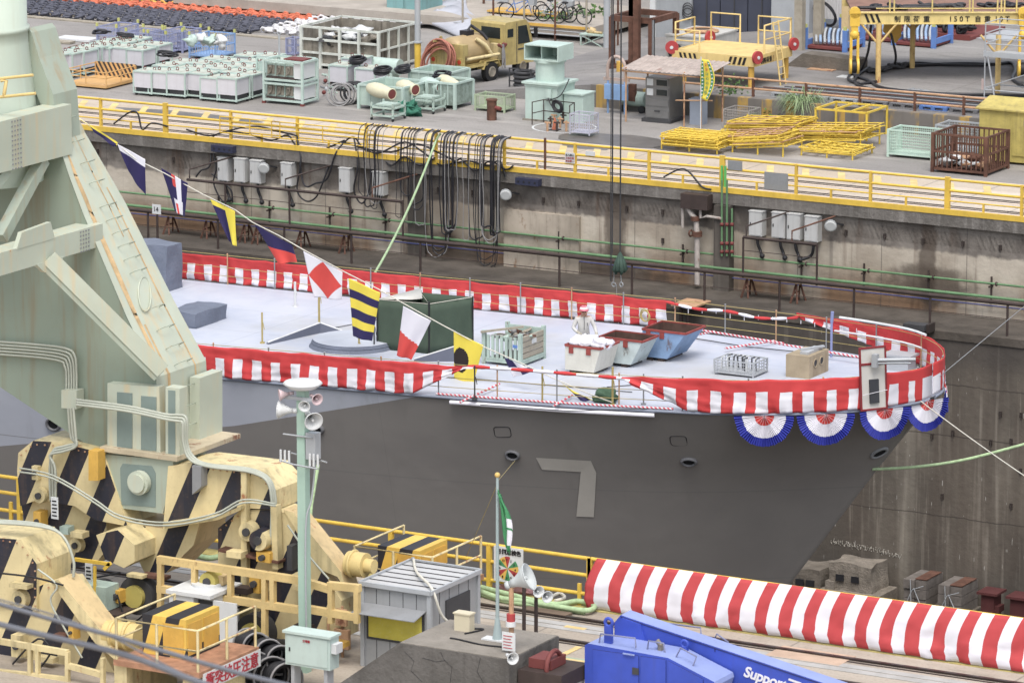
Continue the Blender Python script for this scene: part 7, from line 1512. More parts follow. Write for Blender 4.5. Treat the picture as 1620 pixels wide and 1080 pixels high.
for k in range(8): c = G(1440+k*4, 143+k*.3, TZ+.08); mb = MB(); mb.torus(c, (U_(-.3, .3), U_(-.3, .3), 1), .15, .04, 10, 5, sq=.6); P(t, 'link', mb, GRY)
# silver scaffold tower
p = G(1557, 158, TZ); x, y = p.x, p.y; t = T('scaffold_tower', 'silver pipe scaffold tower with one platform in front of the gantry', 'scaffold', p); w, d = 2.6, 1.2
for cx in (0, w):
    for cy in (0, d): mb = MB(); mb.tube([(x+cx, y+cy, TZ), (x+cx, y+cy, TZ+2.65)], .025, 6); P(t, 'standard', mb, LGR)
mb = MB()
for zz in (.35, 2.65, 2.3, 1.95):
    for a_, b_ in (((0, 0), (w, 0)), ((w, 0), (w, d)), ((w, d), (0, d)), ((0, d), (0, 0))): mb.tube([(x+a_[0], y+a_[1], TZ+zz), (x+b_[0], y+b_[1], TZ+zz)], .02, 5)
mb.tube([(x, y, TZ+.4), (x+w, y+.01, TZ+1.4)], .018, 5); mb.tube([(x+.4, y, TZ), (x+.1, y, TZ+1.5)], .03, 6); P(t, 'tube', mb, LGR)
mb = MB(); mb.box(x-.05, y-.04, TZ+1.5, x+w+.1, y+.02, TZ+1.68); mb.box(x, y+.03, TZ+1.5, x+w, y+d, TZ+1.55); P(t, 'platform', mb, LGR)
mb = MB(); mb.box(x-.1, y-.04, TZ+.35, x-.02, y+.0, TZ+.72); P(t, 'tag_board', mb, M('faded_pink_tag', (200, 176, 170), .7, .1))
# ------------------------------------------------------------------ bicycles, raised walkway, bench, clutter along the top edge
def bike(lab, c, ang, mat, k=0):
    t = T('bicycle', 'x', 'bicycle', (0, 0, 0), 'bicycles on the raised walkway', local=True); t['label'] = lab
    for xx in (0, 1.05): mb = MB(); mb.torus((xx, 0, .33), (0, 1, 0), .31, .025, 22, 5); q = P(t, 'wheel', mb, TIRE); mb = MB(); [mb.tube([(xx, 0, .33), (xx+.3*math.cos(a_*.785), 0, .33+.3*math.sin(a_*.785))], .006, 3, cap=False) for a_ in range(8)]; P(q, 'spokes', mb, LGR)
    mb = MB(); fr = [((0, 0, .33), (.42, 0, .3)), ((.42, 0, .3), (.3, 0, .78)), ((0, 0, .33), (.33, 0, .68)), ((.42, 0, .3), (.88, 0, .72)), ((.33, 0, .6), (.86, 0, .8)), ((.84, 0, .9), (1.05, 0, .33))]; [mb.tube(a_, .02, 5) for a_ in fr]; P(t, 'frame', mb, mat)
    mb = MB(); mb.tube([(.75, -.25, 1.0), (.84, -.1, .95), (.84, .1, .95), (.75, .25, 1.0)], .015, 5); P(t, 'handlebar', mb, LGR); mb = MB(); mb.ball((.28, 0, .82), .12, 8, 5, sz=(1.2, .7, .4)); P(t, 'saddle', mb, BLK); mb = MB(); mb.box(.98, -.15, .62, 1.22, .15, .85); 
    if k: P(t, 'basket', mb, LGR)
    put(t, c, ang); return t
WKZ = .55; p = G(830, 30, WKZ); wy = p.y-1.0
x0w, x1w = G(822, 33, WKZ).x-1.5, G(958, 38, WKZ).x; mb = MB(); mb.box(x0w-14, wy, .2, x1w, wy+6, WKZ); solo('raised_walkway', mb, M('walkway_concrete', (186, 176, 164), .85, .15, 1.5), '', '', kind='structure')
mb = MB(); mb.box(x0w, wy-.1, WKZ-.06, x1w, wy-.002, WKZ+.04); solo('walkway_edge', mb, YGO, 'ochre yellow edge strip of the raised walkway', 'kerb')
bike('black wheeled bicycle, leftmost on the raised walkway', Vector((x0w+.9, wy+.5, WKZ)), .1, BLUP, 1); bike('silver city bicycle in the middle of the walkway', Vector((x0w+2.4, wy+.7, WKZ)), .2, LGR, 1); bike('white bicycle leaning behind the silver one', Vector((x0w+1.9, wy+1.4, WKZ)), .1, WHT, 1); bike('dark bicycle at the right end of the walkway', Vector((x1w-1.6, wy+.5, WKZ)), .15, DGR)
t = T('walkway_railing', 'rusty thin railing in front of the parked bicycles', 'railing', (x0w, wy-.2, 0)); mb = MB()
for zz in (.25, 1.75): mb.tube([(x0w-1, wy-.25, zz), (x1w, wy-.25, zz)], .03, 6)
mb.tube([(x0w-1, wy-.25, .4), (x1w, wy-.25, .4)], .02, 5); P(t, 'rail', mb, LGR)
for k in range(6): xx = x0w-.6+k*1.35; mb = MB(); mb.tube([(xx, wy-.25, 0), (xx, wy-.25, 2.4)], .04, 6); P(t, 'post', mb, RST if k % 2 else WOOD)
p = G(919, 72); x, y = p.x, p.y; t = T('steel_bench', 'low steel frame bench with rusty parts on it beyond the road', 'bench', p); mb = MB()
for cx in (0, 1.0):
    for cy in (0, .6): mb.box(x+cx-.025, y+cy-.025, 0, x+cx+.025, y+cy+.025, .4)
mb.box(x-.05, y-.05, .4, x+1.1, y+.65, .45); mb.bar((x, y, .4), (x+.9, y, 0), .03); mb.bar((x, y, 0), (x+.9, y, .4), .03); P(t, 'frame', mb, MNTR); mb = MB(); mb.ball((x+.3, y+.3, .52), .15, 9, 6, jit=.5); mb.tube([(x+.1, y+.3, .5), (x+.8, y+.2, .5)], .05, 6); solo('rusty_part', mb, CRO, 'orange rusty machine part lying on the low steel bench', 'part')
# wall along the top of the picture behind the chains
p = G(470, 14); mb = MB(); mb.box(G(330, 2).x, p.y+1.5, 0, G(612, 20).x+1, p.y+1.9, 1.0); solo('boundary_wall', mb, M('old_wall', (112, 106, 98), .9, .3, 2, streak=.6), 'old dark boundary wall behind the chain rows', 'wall')
t = T('pipe_run', 'bundle of grey pipes running along the old boundary wall', 'pipe', (p.x, p.y+1.2, 0))
for k in range(4): mb = MB(); mb.tube([(G(330, 2).x, p.y+1.2-.1*k, .25+.17*k), (G(612, 20).x+1, p.y+1.2-.1*k, .25+.17*k)], .05, 6); P(t, 'pipe', mb, (LGR, GRY, WOOD, MNTR)[k])
t = T('machine_parts', 'jumble of grey pipes valves and frames beside the teal locker', 'machine parts', G(760, 28))
for k in range(60):
    c = G(705+U_(0, 120), 34-U_(0, 40))+Vector((0, 1.0, U_(.2, 1.0))); mb = MB(); m_ = k % 5
    if m_ == 0: mb.box(c.x, c.y, 0, c.x+U_(.2, .5), c.y+.4, c.z)
    elif m_ == 1: mb.tube([c, c+Vector((U_(.4, 1.2), U_(-.3, .3), U_(-.2, .2)))], U_(.04, .1), 8)
    elif m_ == 2: mb.tube([(c.x, c.y, 0), (c.x, c.y, 1.6)], .05, 6)
    elif m_ == 3: mb.torus(c, (U_(-1, 1), 1, 0), .2, .05, 12, 5)
    else: mb.bar((c.x, c.y, .6), (c.x+1.0, c.y, .6), .12)
    P(t, 'part', mb, (LGR, GRY, WOOD, MNTR, DGR, RST, YGO)[k % 7])
t = T('work_table', 'long low table with ochre yellow edge left of the bicycles', 'table', G(775, 42)); p = G(770, 44); mb = MB(); mb.box(p.x, p.y, .62, p.x+3.2, p.y+1.0, .68); P(t, 'top', mb, YGO)
for k in range(4): mb = MB(); mb.box(p.x+k*1.0, p.y+.05, 0, p.x+k*1.0+.08, p.y+.13, .62); P(t, 'leg', mb, LGR)
# background sheds and walls so that the land beyond is not empty
for k, (px, py, w, d, h, mt, lb) in enumerate(((60, -40, 14, 6, 3.5, LGR, 'long grey shed far behind the chain rows'), (470, -45, 9, 6, 4, OFW, 'pale shed far behind the boundary wall'), (850, -30, 8, 6, 4.2, WOOD, 'tan shed far behind the bicycles'), (1480, -60, 16, 9, 7, LGR, 'large grey hall far behind the lifting beam'))):
    p = G(px, py); t = T('shed', lb, 'shed', p, 'sheds beyond the quay'); mb = MB(); mb.box(p.x, p.y, 0, p.x+w, p.y+d, h); P(t, 'wall', mb, mt); mb = MB(); mb.prism([(p.x-.2, p.y-.2, h), (p.x-.2, p.y+d+.2, h), (p.x-.2, p.y+d/2, h+1.2)], (w+.4, 0, 0)); P(t, 'roof', mb, GRY)
    for q in range(3): mb = MB(); mb.box(p.x+w*(q+.3)/3.2, p.y-.03, .8, p.x+w*(q+.3)/3.2+1.2, p.y-.002, 2.0); P(t, 'window', mb, GLS)
# ------------------------------------------------------------------ near quay: fence and draped banner
YNF = YN-.12; XB = Yp(934, 900, YNF).x
t = T('near_fence', 'thick yellow pipe fence along the near quay edge', 'fence', (XB-10, YN, 0)); mb = MB()
for z in (1.08, .70, .28): mb.tube([(-100, YNF, z), (XB, YNF, z)], .045, 8)
P(t, 'rail', mb, YEL)
for k in range(13): x = XB-.02-k*2.5; mb = MB(); mb.box(x-.05, YNF-.05, 0, x+.05, YNF+.05, 1.1); mb.box(x-.28, YNF-.04, 0, x-.2, YNF+.02, .5); P(t, 'post', mb, YEL)
mb = MB(); n = 420; nr = 12; L = 24.0; rws = []
for i in range(nr+1):
    v = i/nr; r = []
    for j in range(n+1):
        u = L*j/n; w = .06*mnoise.noise(Vector((u*1.2, v*2.2, 4)))+.05*mnoise.noise(Vector((u*4+v*3, v*2.5, 1)))+.035*mnoise.noise(Vector((u*1.5, v*11, 7)))+.03*math.exp(-((v-.82)/.05)**2)
        z = 1.13-1.08*v+.015*mnoise.noise(Vector((u*.7, 0, 2))); y = YNF-.06-.20*v-.05*math.sin(v*3)-w*(.3+v)
        r.append(Vector((XB+u+.20*max(0, 1-v/.6)**1.6-.0+.06*(v > .85)*(v-.85)*6, y, z)))
    rws.append(r)
mb.grid(rws, lambda i, j: int((L*(j+.5)/n)/.295+.15) % 2)
o = solo('draped_banner', mb, [M('banner_red', (206, 64, 68), .75, .06, 2, dirt=(180, 44, 50)), WCL], 'long red and white vertically striped banner draped over the near quay fence', 'banner'); o.modifiers.new('thickness', 'SOLIDIFY').thickness = .008
mb = MB()
for z in (1.08, .3): mb.tube([(XB+.02, YNF, z), (XB+L, YNF, z)], .045, 8)
for k in range(10): mb.box(XB+k*2.5-.05, YNF-.05, 0, XB+k*2.5+.05, YNF+.05, 1.1)
solo('hidden_fence_rail', mb, YEL, 'yellow fence pipes under the draped striped banner', 'fence')
# green mooring ropes and boards on the ground by the fence
for k, (pts, r, mt, lb) in enumerate((([(748, 930), (790, 945), (840, 952), (900, 962), (930, 965), (940, 958), (915, 950), (880, 955), (835, 947), (800, 938), (760, 928)], .06, ROPG, 'pale green rope laid back and forth on the near quay edge'), ([(750, 935), (800, 950), (860, 958), (925, 968)], .06, ROPG, 'front strand of pale green rope beside the long one'), ([(790, 928), (805, 936), (820, 930), (800, 925)], .05, M('ochre_rope', (214, 184, 60), .8, .1), 'yellow rope coil behind the loudspeaker'), ([(870, 945), (885, 938), (893, 945), (878, 950)], .04, ROPW, 'white rope end beside the green rope'), ([(310, 878), (330, 882), (345, 880)], .06, ROPG, 'green rope seen below the crane beam'))):
    mb = MB(); mb.tube(spline([G(a, b, .06+.05*(k == 0)) for a, b in pts], 6), r, 7); solo('green_rope' if mt is ROPG else 'rope', mb, mt, lb, 'rope')
a = G(835, 962); mb = MB(); mb.box(a.x, a.y-.3, 0, a.x+1.1, a.y, .06); solo('board', mb, WOODD, 'brown board lying in front of the green rope', 'board')
c = G(815, 932, .1); mb = MB(); mb.ball(c, .25, 12, 8, jit=.6, sz=(1.5, .7, .5)); solo('pink_sheet', mb, M('pink_sheet_cloth', (228, 170, 176), .7, .05), 'crumpled pink sheet on the green rope', 'sheet')
# ------------------------------------------------------------------ the gantry crane
YC = 85.4
def pz(root, name, pts, y, th, mat, side=None, dy=0):
    mb = MB(); mb.prism([Yp(a, b, y) for a, b in pts], (0, th, 0), 0, 1 if side else 0); return P(root, name, mb, [mat, side] if side else mat)
KR = T('gantry_crane', 'huge pale green rust streaked gantry crane leg on striped travelling bogies', 'crane', G(200, 900))
F = [(84, 150), (91, 222), (110, 280), (132, 339), (200, 500), (247, 597), (254, 722)]; TT = [.5, 1.05, 1.35, 1.6, 1.85, 1.95, 1.95]
FW = [Yp(a, b, YC) for a, b in F]; mb = MB(); mb.grid([[f, f+Vector((0, t_*.5, 0)), f+Vector((0, t_, 0))] for f, t_ in zip(FW, TT)], smooth=False)
mb.grid([[f+Vector((0, t_, 0)), f+Vector((-.8, t_, 0))] for f, t_ in zip(FW, TT)], smooth=False); CGL = M('crane_green_lit', (200, 208, 188), .5, .09, .5, rust=.08, streak=.6, rc=(188, 120, 70), dirt=(224, 196, 142)); P(KR, 'leg_face', mb, CGL)  # paler copy of the crane paint: sky light on open faces painted in
# rust run lines on the leg face are worn paint with a shape of their own
RUN = M('rust_run', (222, 186, 132), .8, .25, 3, rust=.2, streak=.3, rc=(196, 140, 86)); mb = MB()
def onleg(i, f, v, off=.012):
    a, b = FW[i], FW[i+1]; ta, tb_ = TT[i], TT[i+1]; p = a.lerp(b, f); tt = ta+(tb_-ta)*f; d = (b-a).normalized(); nn = Vector((0, 1, 0)).cross(d); nn = nn if nn.z > 0 else -nn; return p+Vector((0, tt*v, 0))+nn*off
for (v, i0, f0, i1, f1, w_) in ((.17, 1, .2, 4, .9, .07), (.78, 2, .5, 5, .8, .025), (.62, 1, 0, 3, .4, .02), (.25, 4, .2, 5, .9, .04)):
    pts = []; i, f = i0, f0
    while (i, f) < (i1, f1) and i < 6:
        pts.append((i, f)); f += .1
        if f > 1: i += 1; f = 0
    mb.grid([[onleg(i, f, v-w_*(.6+.4*mnoise.noise(Vector((i+f, v, 0)))), .006), onleg(i, f, v+w_*(.5+.5*mnoise.noise(Vector((i*2+f, v, 5)))), .006)] for i, f in pts])
P(KR, 'rust_streak', mb, RUN)
mb = MB(); mb.torus(onleg(3, .86, .5, .02), (.87, 0, .5), .45, .018, 24, 5, sq=.42); P(KR, 'manhole_cover', mb, CGL)
for i, f in ((0, .55), (1, .15), (1, .75), (2, .3), (2, .95), (3, .12), (3, .25), (3, .38), (3, .51), (3, .64), (4, .02), (4, .35), (4, .65), (4, .92), (5, .2), (5, .45), (5, .7)):
    a, b, c, d = onleg(i, f, .40, .01), onleg(i, f, .40, .17), onleg(i, f, .66, .17), onleg(i, f, .66, .01); mb = MB(); mb.tube([a, b, c, d], .011, 5); P(KR, 'rung', mb, CGR)
pz(KR, 'web_panel', [(-120, 150), (84, 150), (91, 222), (110, 280), (132, 339), (200, 500), (247, 597), (254, 722), (166, 722), (0, 612), (-120, 540)], YC+.02, .35, M('crane_green_shade', (150, 164, 146), .55, .08, .4, rust=.05, streak=.6, rc=(140, 92, 60), dirt=(150, 128, 92)))  # darker copy of the crane paint: shade on this upright face painted in
# foot; recesses are flat plates, their shade put into a darker tone
pz(KR, 'foot_frame', [(170, 606), (252, 612), (254, 722), (170, 718)], YC-.22, .235, CGL)
for a in ((185, 620, 209, 709), (223, 626, 247, 713)): pz(KR, 'foot_recess', [(a[0], a[1]), (a[2], a[1]+2), (a[2], a[3]), (a[0], a[3]-2)], YC-.235, .012, M('crane_recess_shade', (132, 150, 144), .6, .1, 1))
pz(KR, 'flange', [(262, 612), (284, 615), (284, 722), (262, 720)], YC-.25, .3, CGL); pz(KR, 'flange_recess', [(266, 617), (277, 618), (277, 718), (266, 717)], YC-.262, .012, MC['crane_recess_shade']); pz(KR, 'flange', [(300, 596), (316, 598), (316, 712), (300, 712)], YC+1.2, .9, CGL)
mb = MB(); a = Yp(158, 712, YC-.4); b = Yp(280, 727, YC-.4); mb.box(a.x, YC-.4, b.z-.04, b.x, YC+2.1, b.z+.06); P(KR, 'base_plate', mb, M('rusty_base_plate', (206, 190, 158), .7, .15, 2, rust=.4, rc=(140, 84, 58)))
pz(KR, 'yoke', [(161, 718), (275, 728), (258, 812), (195, 804)], YC-.3, 1.3, CGR); pz(KR, 'yoke_recess', [(194, 733), (240, 737), (246, 748), (246, 802), (192, 798), (190, 740)], YC-.312, .012, MC['crane_recess_shade'])
c = Yp(223, 762, YC-.33); mb = MB(); mb.cyl(c, c-Vector((0, .14, 0)), .26, n=26); mb.cyl(c-Vector((0, .14, 0)), c-Vector((0, .2, 0)), .2, n=24); P(KR, 'pin_cover', mb, CGL)
# truss towards the near leg: runs along -y
def ybeam(nm, px, pt, pb, ln, th, mat, dx=0):
    a = Yp(px, pt, YC); b = Yp(px, pb, YC); mb = MB(); mb.box(a.x-th+dx, YC-ln, b.z, a.x+dx, YC+.3, a.z); P(KR, nm, mb, mat); return a, b
A1, A0 = ybeam('upper_chord', 100, 168, 247, 6, .5, CGL); B1, B0 = ybeam('lower_chord', 150, 357, 392, 6, .5, CGL)
riv = MB()
for q in range(11):
    for w_ in range(4): c = Vector((A1.x+.004, YC-1.9+.1*w_-.0, A1.z-.06-.1*q)); riv.box(c.x, c.y-.015, c.z-.015, c.x+.02, c.y+.015, c.z+.015)
for q in range(6):
    for w_ in range(4): c = Vector((B1.x+.004, YC-.55+.1*w_, B1.z-.05-.085*q)); riv.box(c.x, c.y-.015, c.z-.015, c.x+.02, c.y+.015, c.z+.015)
P(KR, 'rivets', riv, GRY)
def xb(nm, y0, z0, y1, z1, w_, mat, dx=-.25): mb = MB(); x = (A1.x+B1.x)/2+dx; mb.bar((x+(-.3 if z0 > 8 else .2), y0, z0), (x+(-.3 if z1 > 8 else .2), y1, z1), w_, w_); P(KR, nm, mb, mat)
xb('truss_post', YC-.55, A0.z-.0, YC-2.15, B1.z, .24, CGR); xb('truss_diagonal', YC-2.4, B1.z-.0, YC-4.6, B1.z+.9, .2, CGL); xb('truss_diagonal', YC-1.9, A0.z, YC-3.9, A0.z-1.1, .22, CGR)
a = Vector((B1.x-.1, YC-1.75, B0.z)); b = Yp(250, 592, YC-.1); mb = MB(); mb.bar(a, b, .28, .3); P(KR, 'knee_brace', mb, CGR); mb = MB(); mb.bar(a+Vector((.16, -.05, .1)), b+Vector((.16, -.05, .1)), .04, .34); P(KR, 'knee_brace_flange', mb, CGL)
mb = MB(); mb.prism([(B1.x+.01, YC-2.9, B1.z-.02), (B1.x+.01, YC-1.5, B1.z-.02), (B1.x+.01, YC-1.65, B1.z+.35), (B1.x+.01, YC-2.7, B1.z+.3)], (-.1, 0, 0)); mb.prism([(B1.x+.01, YC-2.2, B0.z+.02), (B1.x+.01, YC-1.2, B0.z+.02), (B1.x+.01, YC-1.4, B0.z-.25), (B1.x+.01, YC-1.9, B0.z-.2)], (-.1, 0, 0)); P(KR, 'gusset', mb, CGL)
# slewing column at the top left
c = Yp(-22, 240, YC-.6); mb = MB(); N = 48; top = Yp(-22, -60, YC-.6).z; prof = [(1.22, c.z-.6), (1.2, c.z), (1.06, c.z+1.3), (.95, c.z+2.35), (.94, c.z+2.6), (.98, c.z+2.62), (.98, c.z+2.7), (.93, c.z+2.72), (.92, top+3)]
mb.grid([[Vector((c.x+math.cos(6.2832*j/N)*r, c.y+math.sin(6.2832*j/N)*r, z)) for j in range(N+1)] for r, z in prof]); P(KR, 'column', mb, M('crane_column_green', (204, 218, 200), .4, .05, .5, streak=.2, dirt=(186, 180, 150)))
pz(KR, 'column_fin', [(44, 45), (50, 52), (62, 92), (84, 150), (90, 235), (70, 180), (46, 120)], YC-.05, .9, CGR)
mb = MB(); 
for pts in ([(-20, 127), (52, 119)], [(-20, 156), (56, 148)]): mb.tube([Yp(a, b, YC-1.8) for a, b in pts], .035, 6)
mb.tube([Yp(2, 128, YC-1.8), Yp(10, 128, YC-1.8), Yp(6, 152, YC-1.8)], .04, 6); P(KR, 'handrail', mb, YELP)
# conduits
CND = M('conduit_cream', (190, 194, 178), .5, .08, 2, rust=.06)
for k in range(5):
    mb = MB(); mb.tube(spline([Yp(a, b, YC-.12) for a, b in ((-20, 539+5*k), (60, 545+5*k), (104-2*k, 551+5*k), (118-4*k, 562+4*k), (121-4*k, 590), (121-4*k, 620))], 5), .025, 6); P(KR, 'conduit', mb, CND)
pz(KR, 'junction_box', [(97, 617), (121, 618), (121, 647), (97, 645)], YC-.3, .28, CGL)
for k in range(3):
    mb = MB(); mb.tube(spline([Yp(a, b, YC-.42-.05*k) for a, b in ((121, 632+4*k), (200, 642+4*k), (262, 655+4*k), (282, 656+5*k), (295-3*k, 662+4*k), (296-3*k, 700), (306-3*k, 722+2*k), (330, 734+2*k), (405-2*k, 744+2*k), (434-3*k, 775), (434-3*k, 860))], 5), .03, 6); P(KR, 'conduit', mb, CND)
    mb = MB(); mb.tube(spline([Yp(a, b, YC-.5-.05*k) for a, b in ((108+4*k, 645), (112+4*k, 690), (120, 700+3*k), (100, 706+4*k), (85-3*k, 712+4*k), (79+4*k, 740), (80+4*k, 790))], 5), .03, 6); P(KR, 'conduit', mb, CND)
for (a, w_) in (((296, 660), 0), ((296, 690), 0)): pass
# bogie beams
def bg(nm, pts, y=YC-.35, th=1.15, side=CRM, mat=STR): return pz(KR, nm, pts, y, th, mat, side)
b1 = bg('equalizer_beam', [(266, 737), (300, 732), (409, 745), (436, 775), (437, 806), (381, 803), (305, 828), (258, 836)])
bg('equalizer_beam', [(27, 745), (29, 716), (52, 697), (90, 699), (163, 716), (192, 802), (202, 832), (150, 822), (118, 800), (60, 790), (32, 800)])
b2 = bg('bogie_frame', [(32, 790), (60, 776), (118, 790), (168, 826), (170, 868), (150, 892), (100, 900), (96, 850), (40, 830)], YC-.1, 1.1); b3 = bg('king_pin_frame', [(190, 826), (258, 836), (318, 820), (306, 862), (262, 906), (228, 904)], YC-.2, 1.1, CRO)
bg('bogie_frame', [(345, 852), (345, 835), (381, 806), (437, 806), (452, 812), (512, 905), (540, 950), (540, 1010), (440, 1010), (345, 962)], YC-.3, .7)
pz(KR, 'sloping_arm', [(448, 806), (464, 810), (540, 905), (548, 935), (534, 912), (505, 900)], YC-.34, .5, CRM, CRO)
for k in range(3): P(KR, 'arm_pipe', MB().tube([Yp(464+5*k, 805, YC-.2+.12*k), Yp(538+5*k, 900, YC-.2+.12*k)], .035, 6), CRO)
pz(KR, 'gear_box', [(152, 846), (186, 838), (213, 862), (213, 888), (196, 898), (166, 884)], YC-1.0, .9, STR, CRM)
pz(KR, 'bracket_box', [(140, 712), (155, 714), (155, 760), (140, 760)], YC-.65, .28, YGO); pz(KR, 'bracket_box', [(304, 736), (318, 738), (318, 770), (304, 782)], YC-.6, .25, GRY)
pz(KR, 'stiffener_shelf', [(258, 828), (345, 815), (381, 800), (381, 806), (345, 822), (262, 836)], YC-.65, .3, CRM)
pz(KR, 'stiffener_shelf', [(345, 868), (440, 888), (440, 892), (345, 872)], YC-.6, .3, RST); pz(KR, 'stiffener', [(381, 745), (390, 746), (390, 960), (381, 960)], YC-.5, .14, CRM); pz(KR, 'stiffener', [(428, 800), (437, 800), (440, 900), (431, 900)], YC-.55, .2, CRM)
Y2 = 81.6
f1 = pz(KR, 'equalizer_beam', [(-80, 845), (32, 853), (58, 892), (58, 966), (20, 955), (-80, 960)], Y2, 1.25, STR, CRM)
pz(KR, 'bogie_frame', [(-80, 950), (20, 948), (72, 922), (92, 922), (152, 1010), (196, 1090), (-80, 1090)], Y2+.1, .9, STR, CRM); pz(KR, 'sloping_arm', [(80, 920), (92, 916), (166, 1004), (190, 1050), (150, 1016)], Y2-.25, .65, CRM, CRO)
for k in range(3): mb = MB(); mb.tube(spline([Yp(a, b, Y2+.15+.1*k) for a, b in ((-20, 826-2*k), (60, 832-2*k), (98, 846), (116, 885), (116, 912))], 5), .03, 6); P(KR, 'conduit', mb, CND)
# bolted stiffeners, small motors, boxes and slack cables on the bogies
for k, (px, py, w_, h_, y, mt) in enumerate(((55, 735, 10, 22, YC-.36, CRM), (100, 830, 14, 12, YC-.3, MNTR), (118, 838, 20, 9, YC-.4, CRM), (60, 806, 12, 30, YC-.3, YGO), (205, 905, 26, 5, YC-1.0, CRM), (228, 905, 40, 5, YC-.8, RST), (330, 905, 30, 14, YC-.9, CRO), (375, 925, 24, 10, YC-.7, BRN), (350, 945, 34, 8, YC-.5, DGR), (400, 905, 16, 30, YC-.5, YGO), (460, 860, 8, 40, YC-.5, DGR), (365, 868, 24, 10, YC-.6, CRM), (410, 870, 22, 16, YC-.55, YGO), (468, 905, 14, 26, YC-.5, CRM), (90, 1000, 20, 10, Y2-.2, RST), (25, 1000, 16, 36, Y2-.15, CRM), (60, 1035, 30, 8, Y2-.2, CRM), (20, 920, 30, 6, Y2-.12, CRM), (115, 985, 8, 24, Y2-.2, YGO), (240, 1000, 20, 10, Y2+.6, DGR), (300, 960, 16, 30, YC-1.3, CRM), (180, 930, 16, 20, YC-1.1, YGO), (470, 985, 24, 12, YC-.9, BRN), (520, 1010, 30, 8, YC-.9, YGO))):
    c = Yp(px, py, y); s_ = sca(c); mb = MB(); a_, b_ = w_/(.872*s_), h_/s_; mb.box(c.x, y-.12-.02*(k % 4), c.z-b_, c.x+a_, y+.1, c.z); q = P(KR, 'fitting', mb, mt)
    if k % 3 == 0: P(q, 'bolt', MB().cyl((c.x+a_/2, y-.22, c.z-b_/2), (c.x+a_/2, y-.1, c.z-b_/2), min(a_, b_)*.3, n=10), DGR)
for pts, y, mt in (([(31, 740), (85, 752), (150, 790), (190, 815), (262, 826), (340, 812), (385, 790), (436, 797)], YC-.72, CND), ([(31, 746), (85, 757), (150, 795), (190, 820), (262, 831), (340, 817), (385, 795), (436, 800)], YC-.74, CND), ([(455, 830), (490, 880), (520, 915)], YC-.5, CND), ([(90, 860), (110, 880), (100, 900), (130, 915), (190, 905)], YC-.9, BLK), ([(340, 930), (360, 950), (350, 965), (400, 955)], YC-1.0, BLK), ([(60, 900), (90, 925), (80, 950), (100, 990), (130, 1040)], Y2-.3, CND), ([(-10, 905), (50, 912), (100, 925)], Y2-.3, BLK), ([(185, 940), (205, 985), (240, 960)], YC-1.4, BLK), ([(20, 1050), (60, 1010), (80, 1030), (60, 1060)], Y2-.5, BLK)):
    P(KR, 'cable', MB().tube(spline([Yp(a_, b_, y) for a_, b_ in pts], 5), .022, 5), mt)
for pts, y in (([(300, 735), (409, 748), (434, 776), (435, 803)], YC-.36), ([(30, 720), (53, 700), (90, 702), (160, 717)], YC-.36), ([(345, 838), (381, 810)], YC-.31), ([(-10, 850), (32, 856), (56, 893), (56, 962)], Y2-.01), ([(72, 926), (92, 926), (150, 1012)], Y2+.09)):
    q = [Yp(a_, b_, y) for a_, b_ in pts]; mb = MB()
    for a_, b_ in zip(q, q[1:]):
        n_ = max(2, int((b_-a_).length/.16))
        for j in range(n_): c = a_.lerp(b_, (j+.5)/n_); mb.box(c.x-.016, y-.025, c.z-.05, c.x+.016, y-.001, c.z-.02)
    P(KR, 'bolt_row', mb, RSTY)
def hubs(px, py, r, y, mt=CRM, n=22, dep=.3):
    c = Yp(px, py, y); mb = MB(); mb.cyl(c, c-Vector((0, dep, 0)), r, r*.9, n=n); q = P(KR, 'motor_hub', mb, mt); mb = MB(); mb.cyl(c-Vector((0, dep, 0)), c-Vector((0, dep+.05, 0)), r*.4, n=14); P(q, 'cap', mb, DGR)
hubs(36, 945, .2, Y2, CRM, dep=.15); hubs(125, 860, .17, YC-.2, CRM, dep=.15); hubs(66, 782, .18, YC-.4, CRM, dep=.12); hubs(398, 838, .22, YC-.35, CRM, dep=.2); hubs(375, 1020, .2, YC-.4, CRM); hubs(420, 850, .24, YC-.4, MC['hazard_stripes']); hubs(340, 915, .22, YC-.9, M('dull_yellow_hub', (206, 190, 90), .6, .1))
for px, py, y in ((215, 950, YC-.9), (155, 957, YC-.9), (330, 990, YC-.9), (60, 1085, Y2), (400, 1010, YC-.8)):
    c = Yp(px, py-8, y); mb = MB(); mb.cyl(c, c+Vector((0, .3, 0)), .42, n=32); q = P(KR, 'travel_wheel', mb, DGR); mb = MB(); mb.cyl(c-Vector((0, .12, 0)), c, .24, n=22); P(q, 'hub', mb, M('dull_yellow_hub', (206, 190, 90), .6, .1))
c = Yp(150, 955, YC-1.5); mb = MB(); mb.box(c.x-.4, YC-1.6, c.z-.1, c.x+.35, YC-1.1, c.z+.42); P(KR, 'grease_box', mb, MNTR); mb = MB(); mb.box(c.x-.5, YC-1.7, c.z-.2, c.x+.7, YC-.9, c.z-.11); P(KR, 'step_plate', mb, BRN)
def rl(pts_list, posts, y, r, mt, nm='walkway_rail', low=None):
    for pts in pts_list: mb = MB(); mb.bar(Yp(*pts[0], y), Yp(*pts[1], y), r, r*1.2); P(KR, nm, mb, mt)
    for (px, a, b) in posts: mb = MB(); mb.bar(Yp(px, a, y-.006), Yp(px, b, y-.006), r*.8, r*.97); P(KR, 'rail_post', mb, mt)
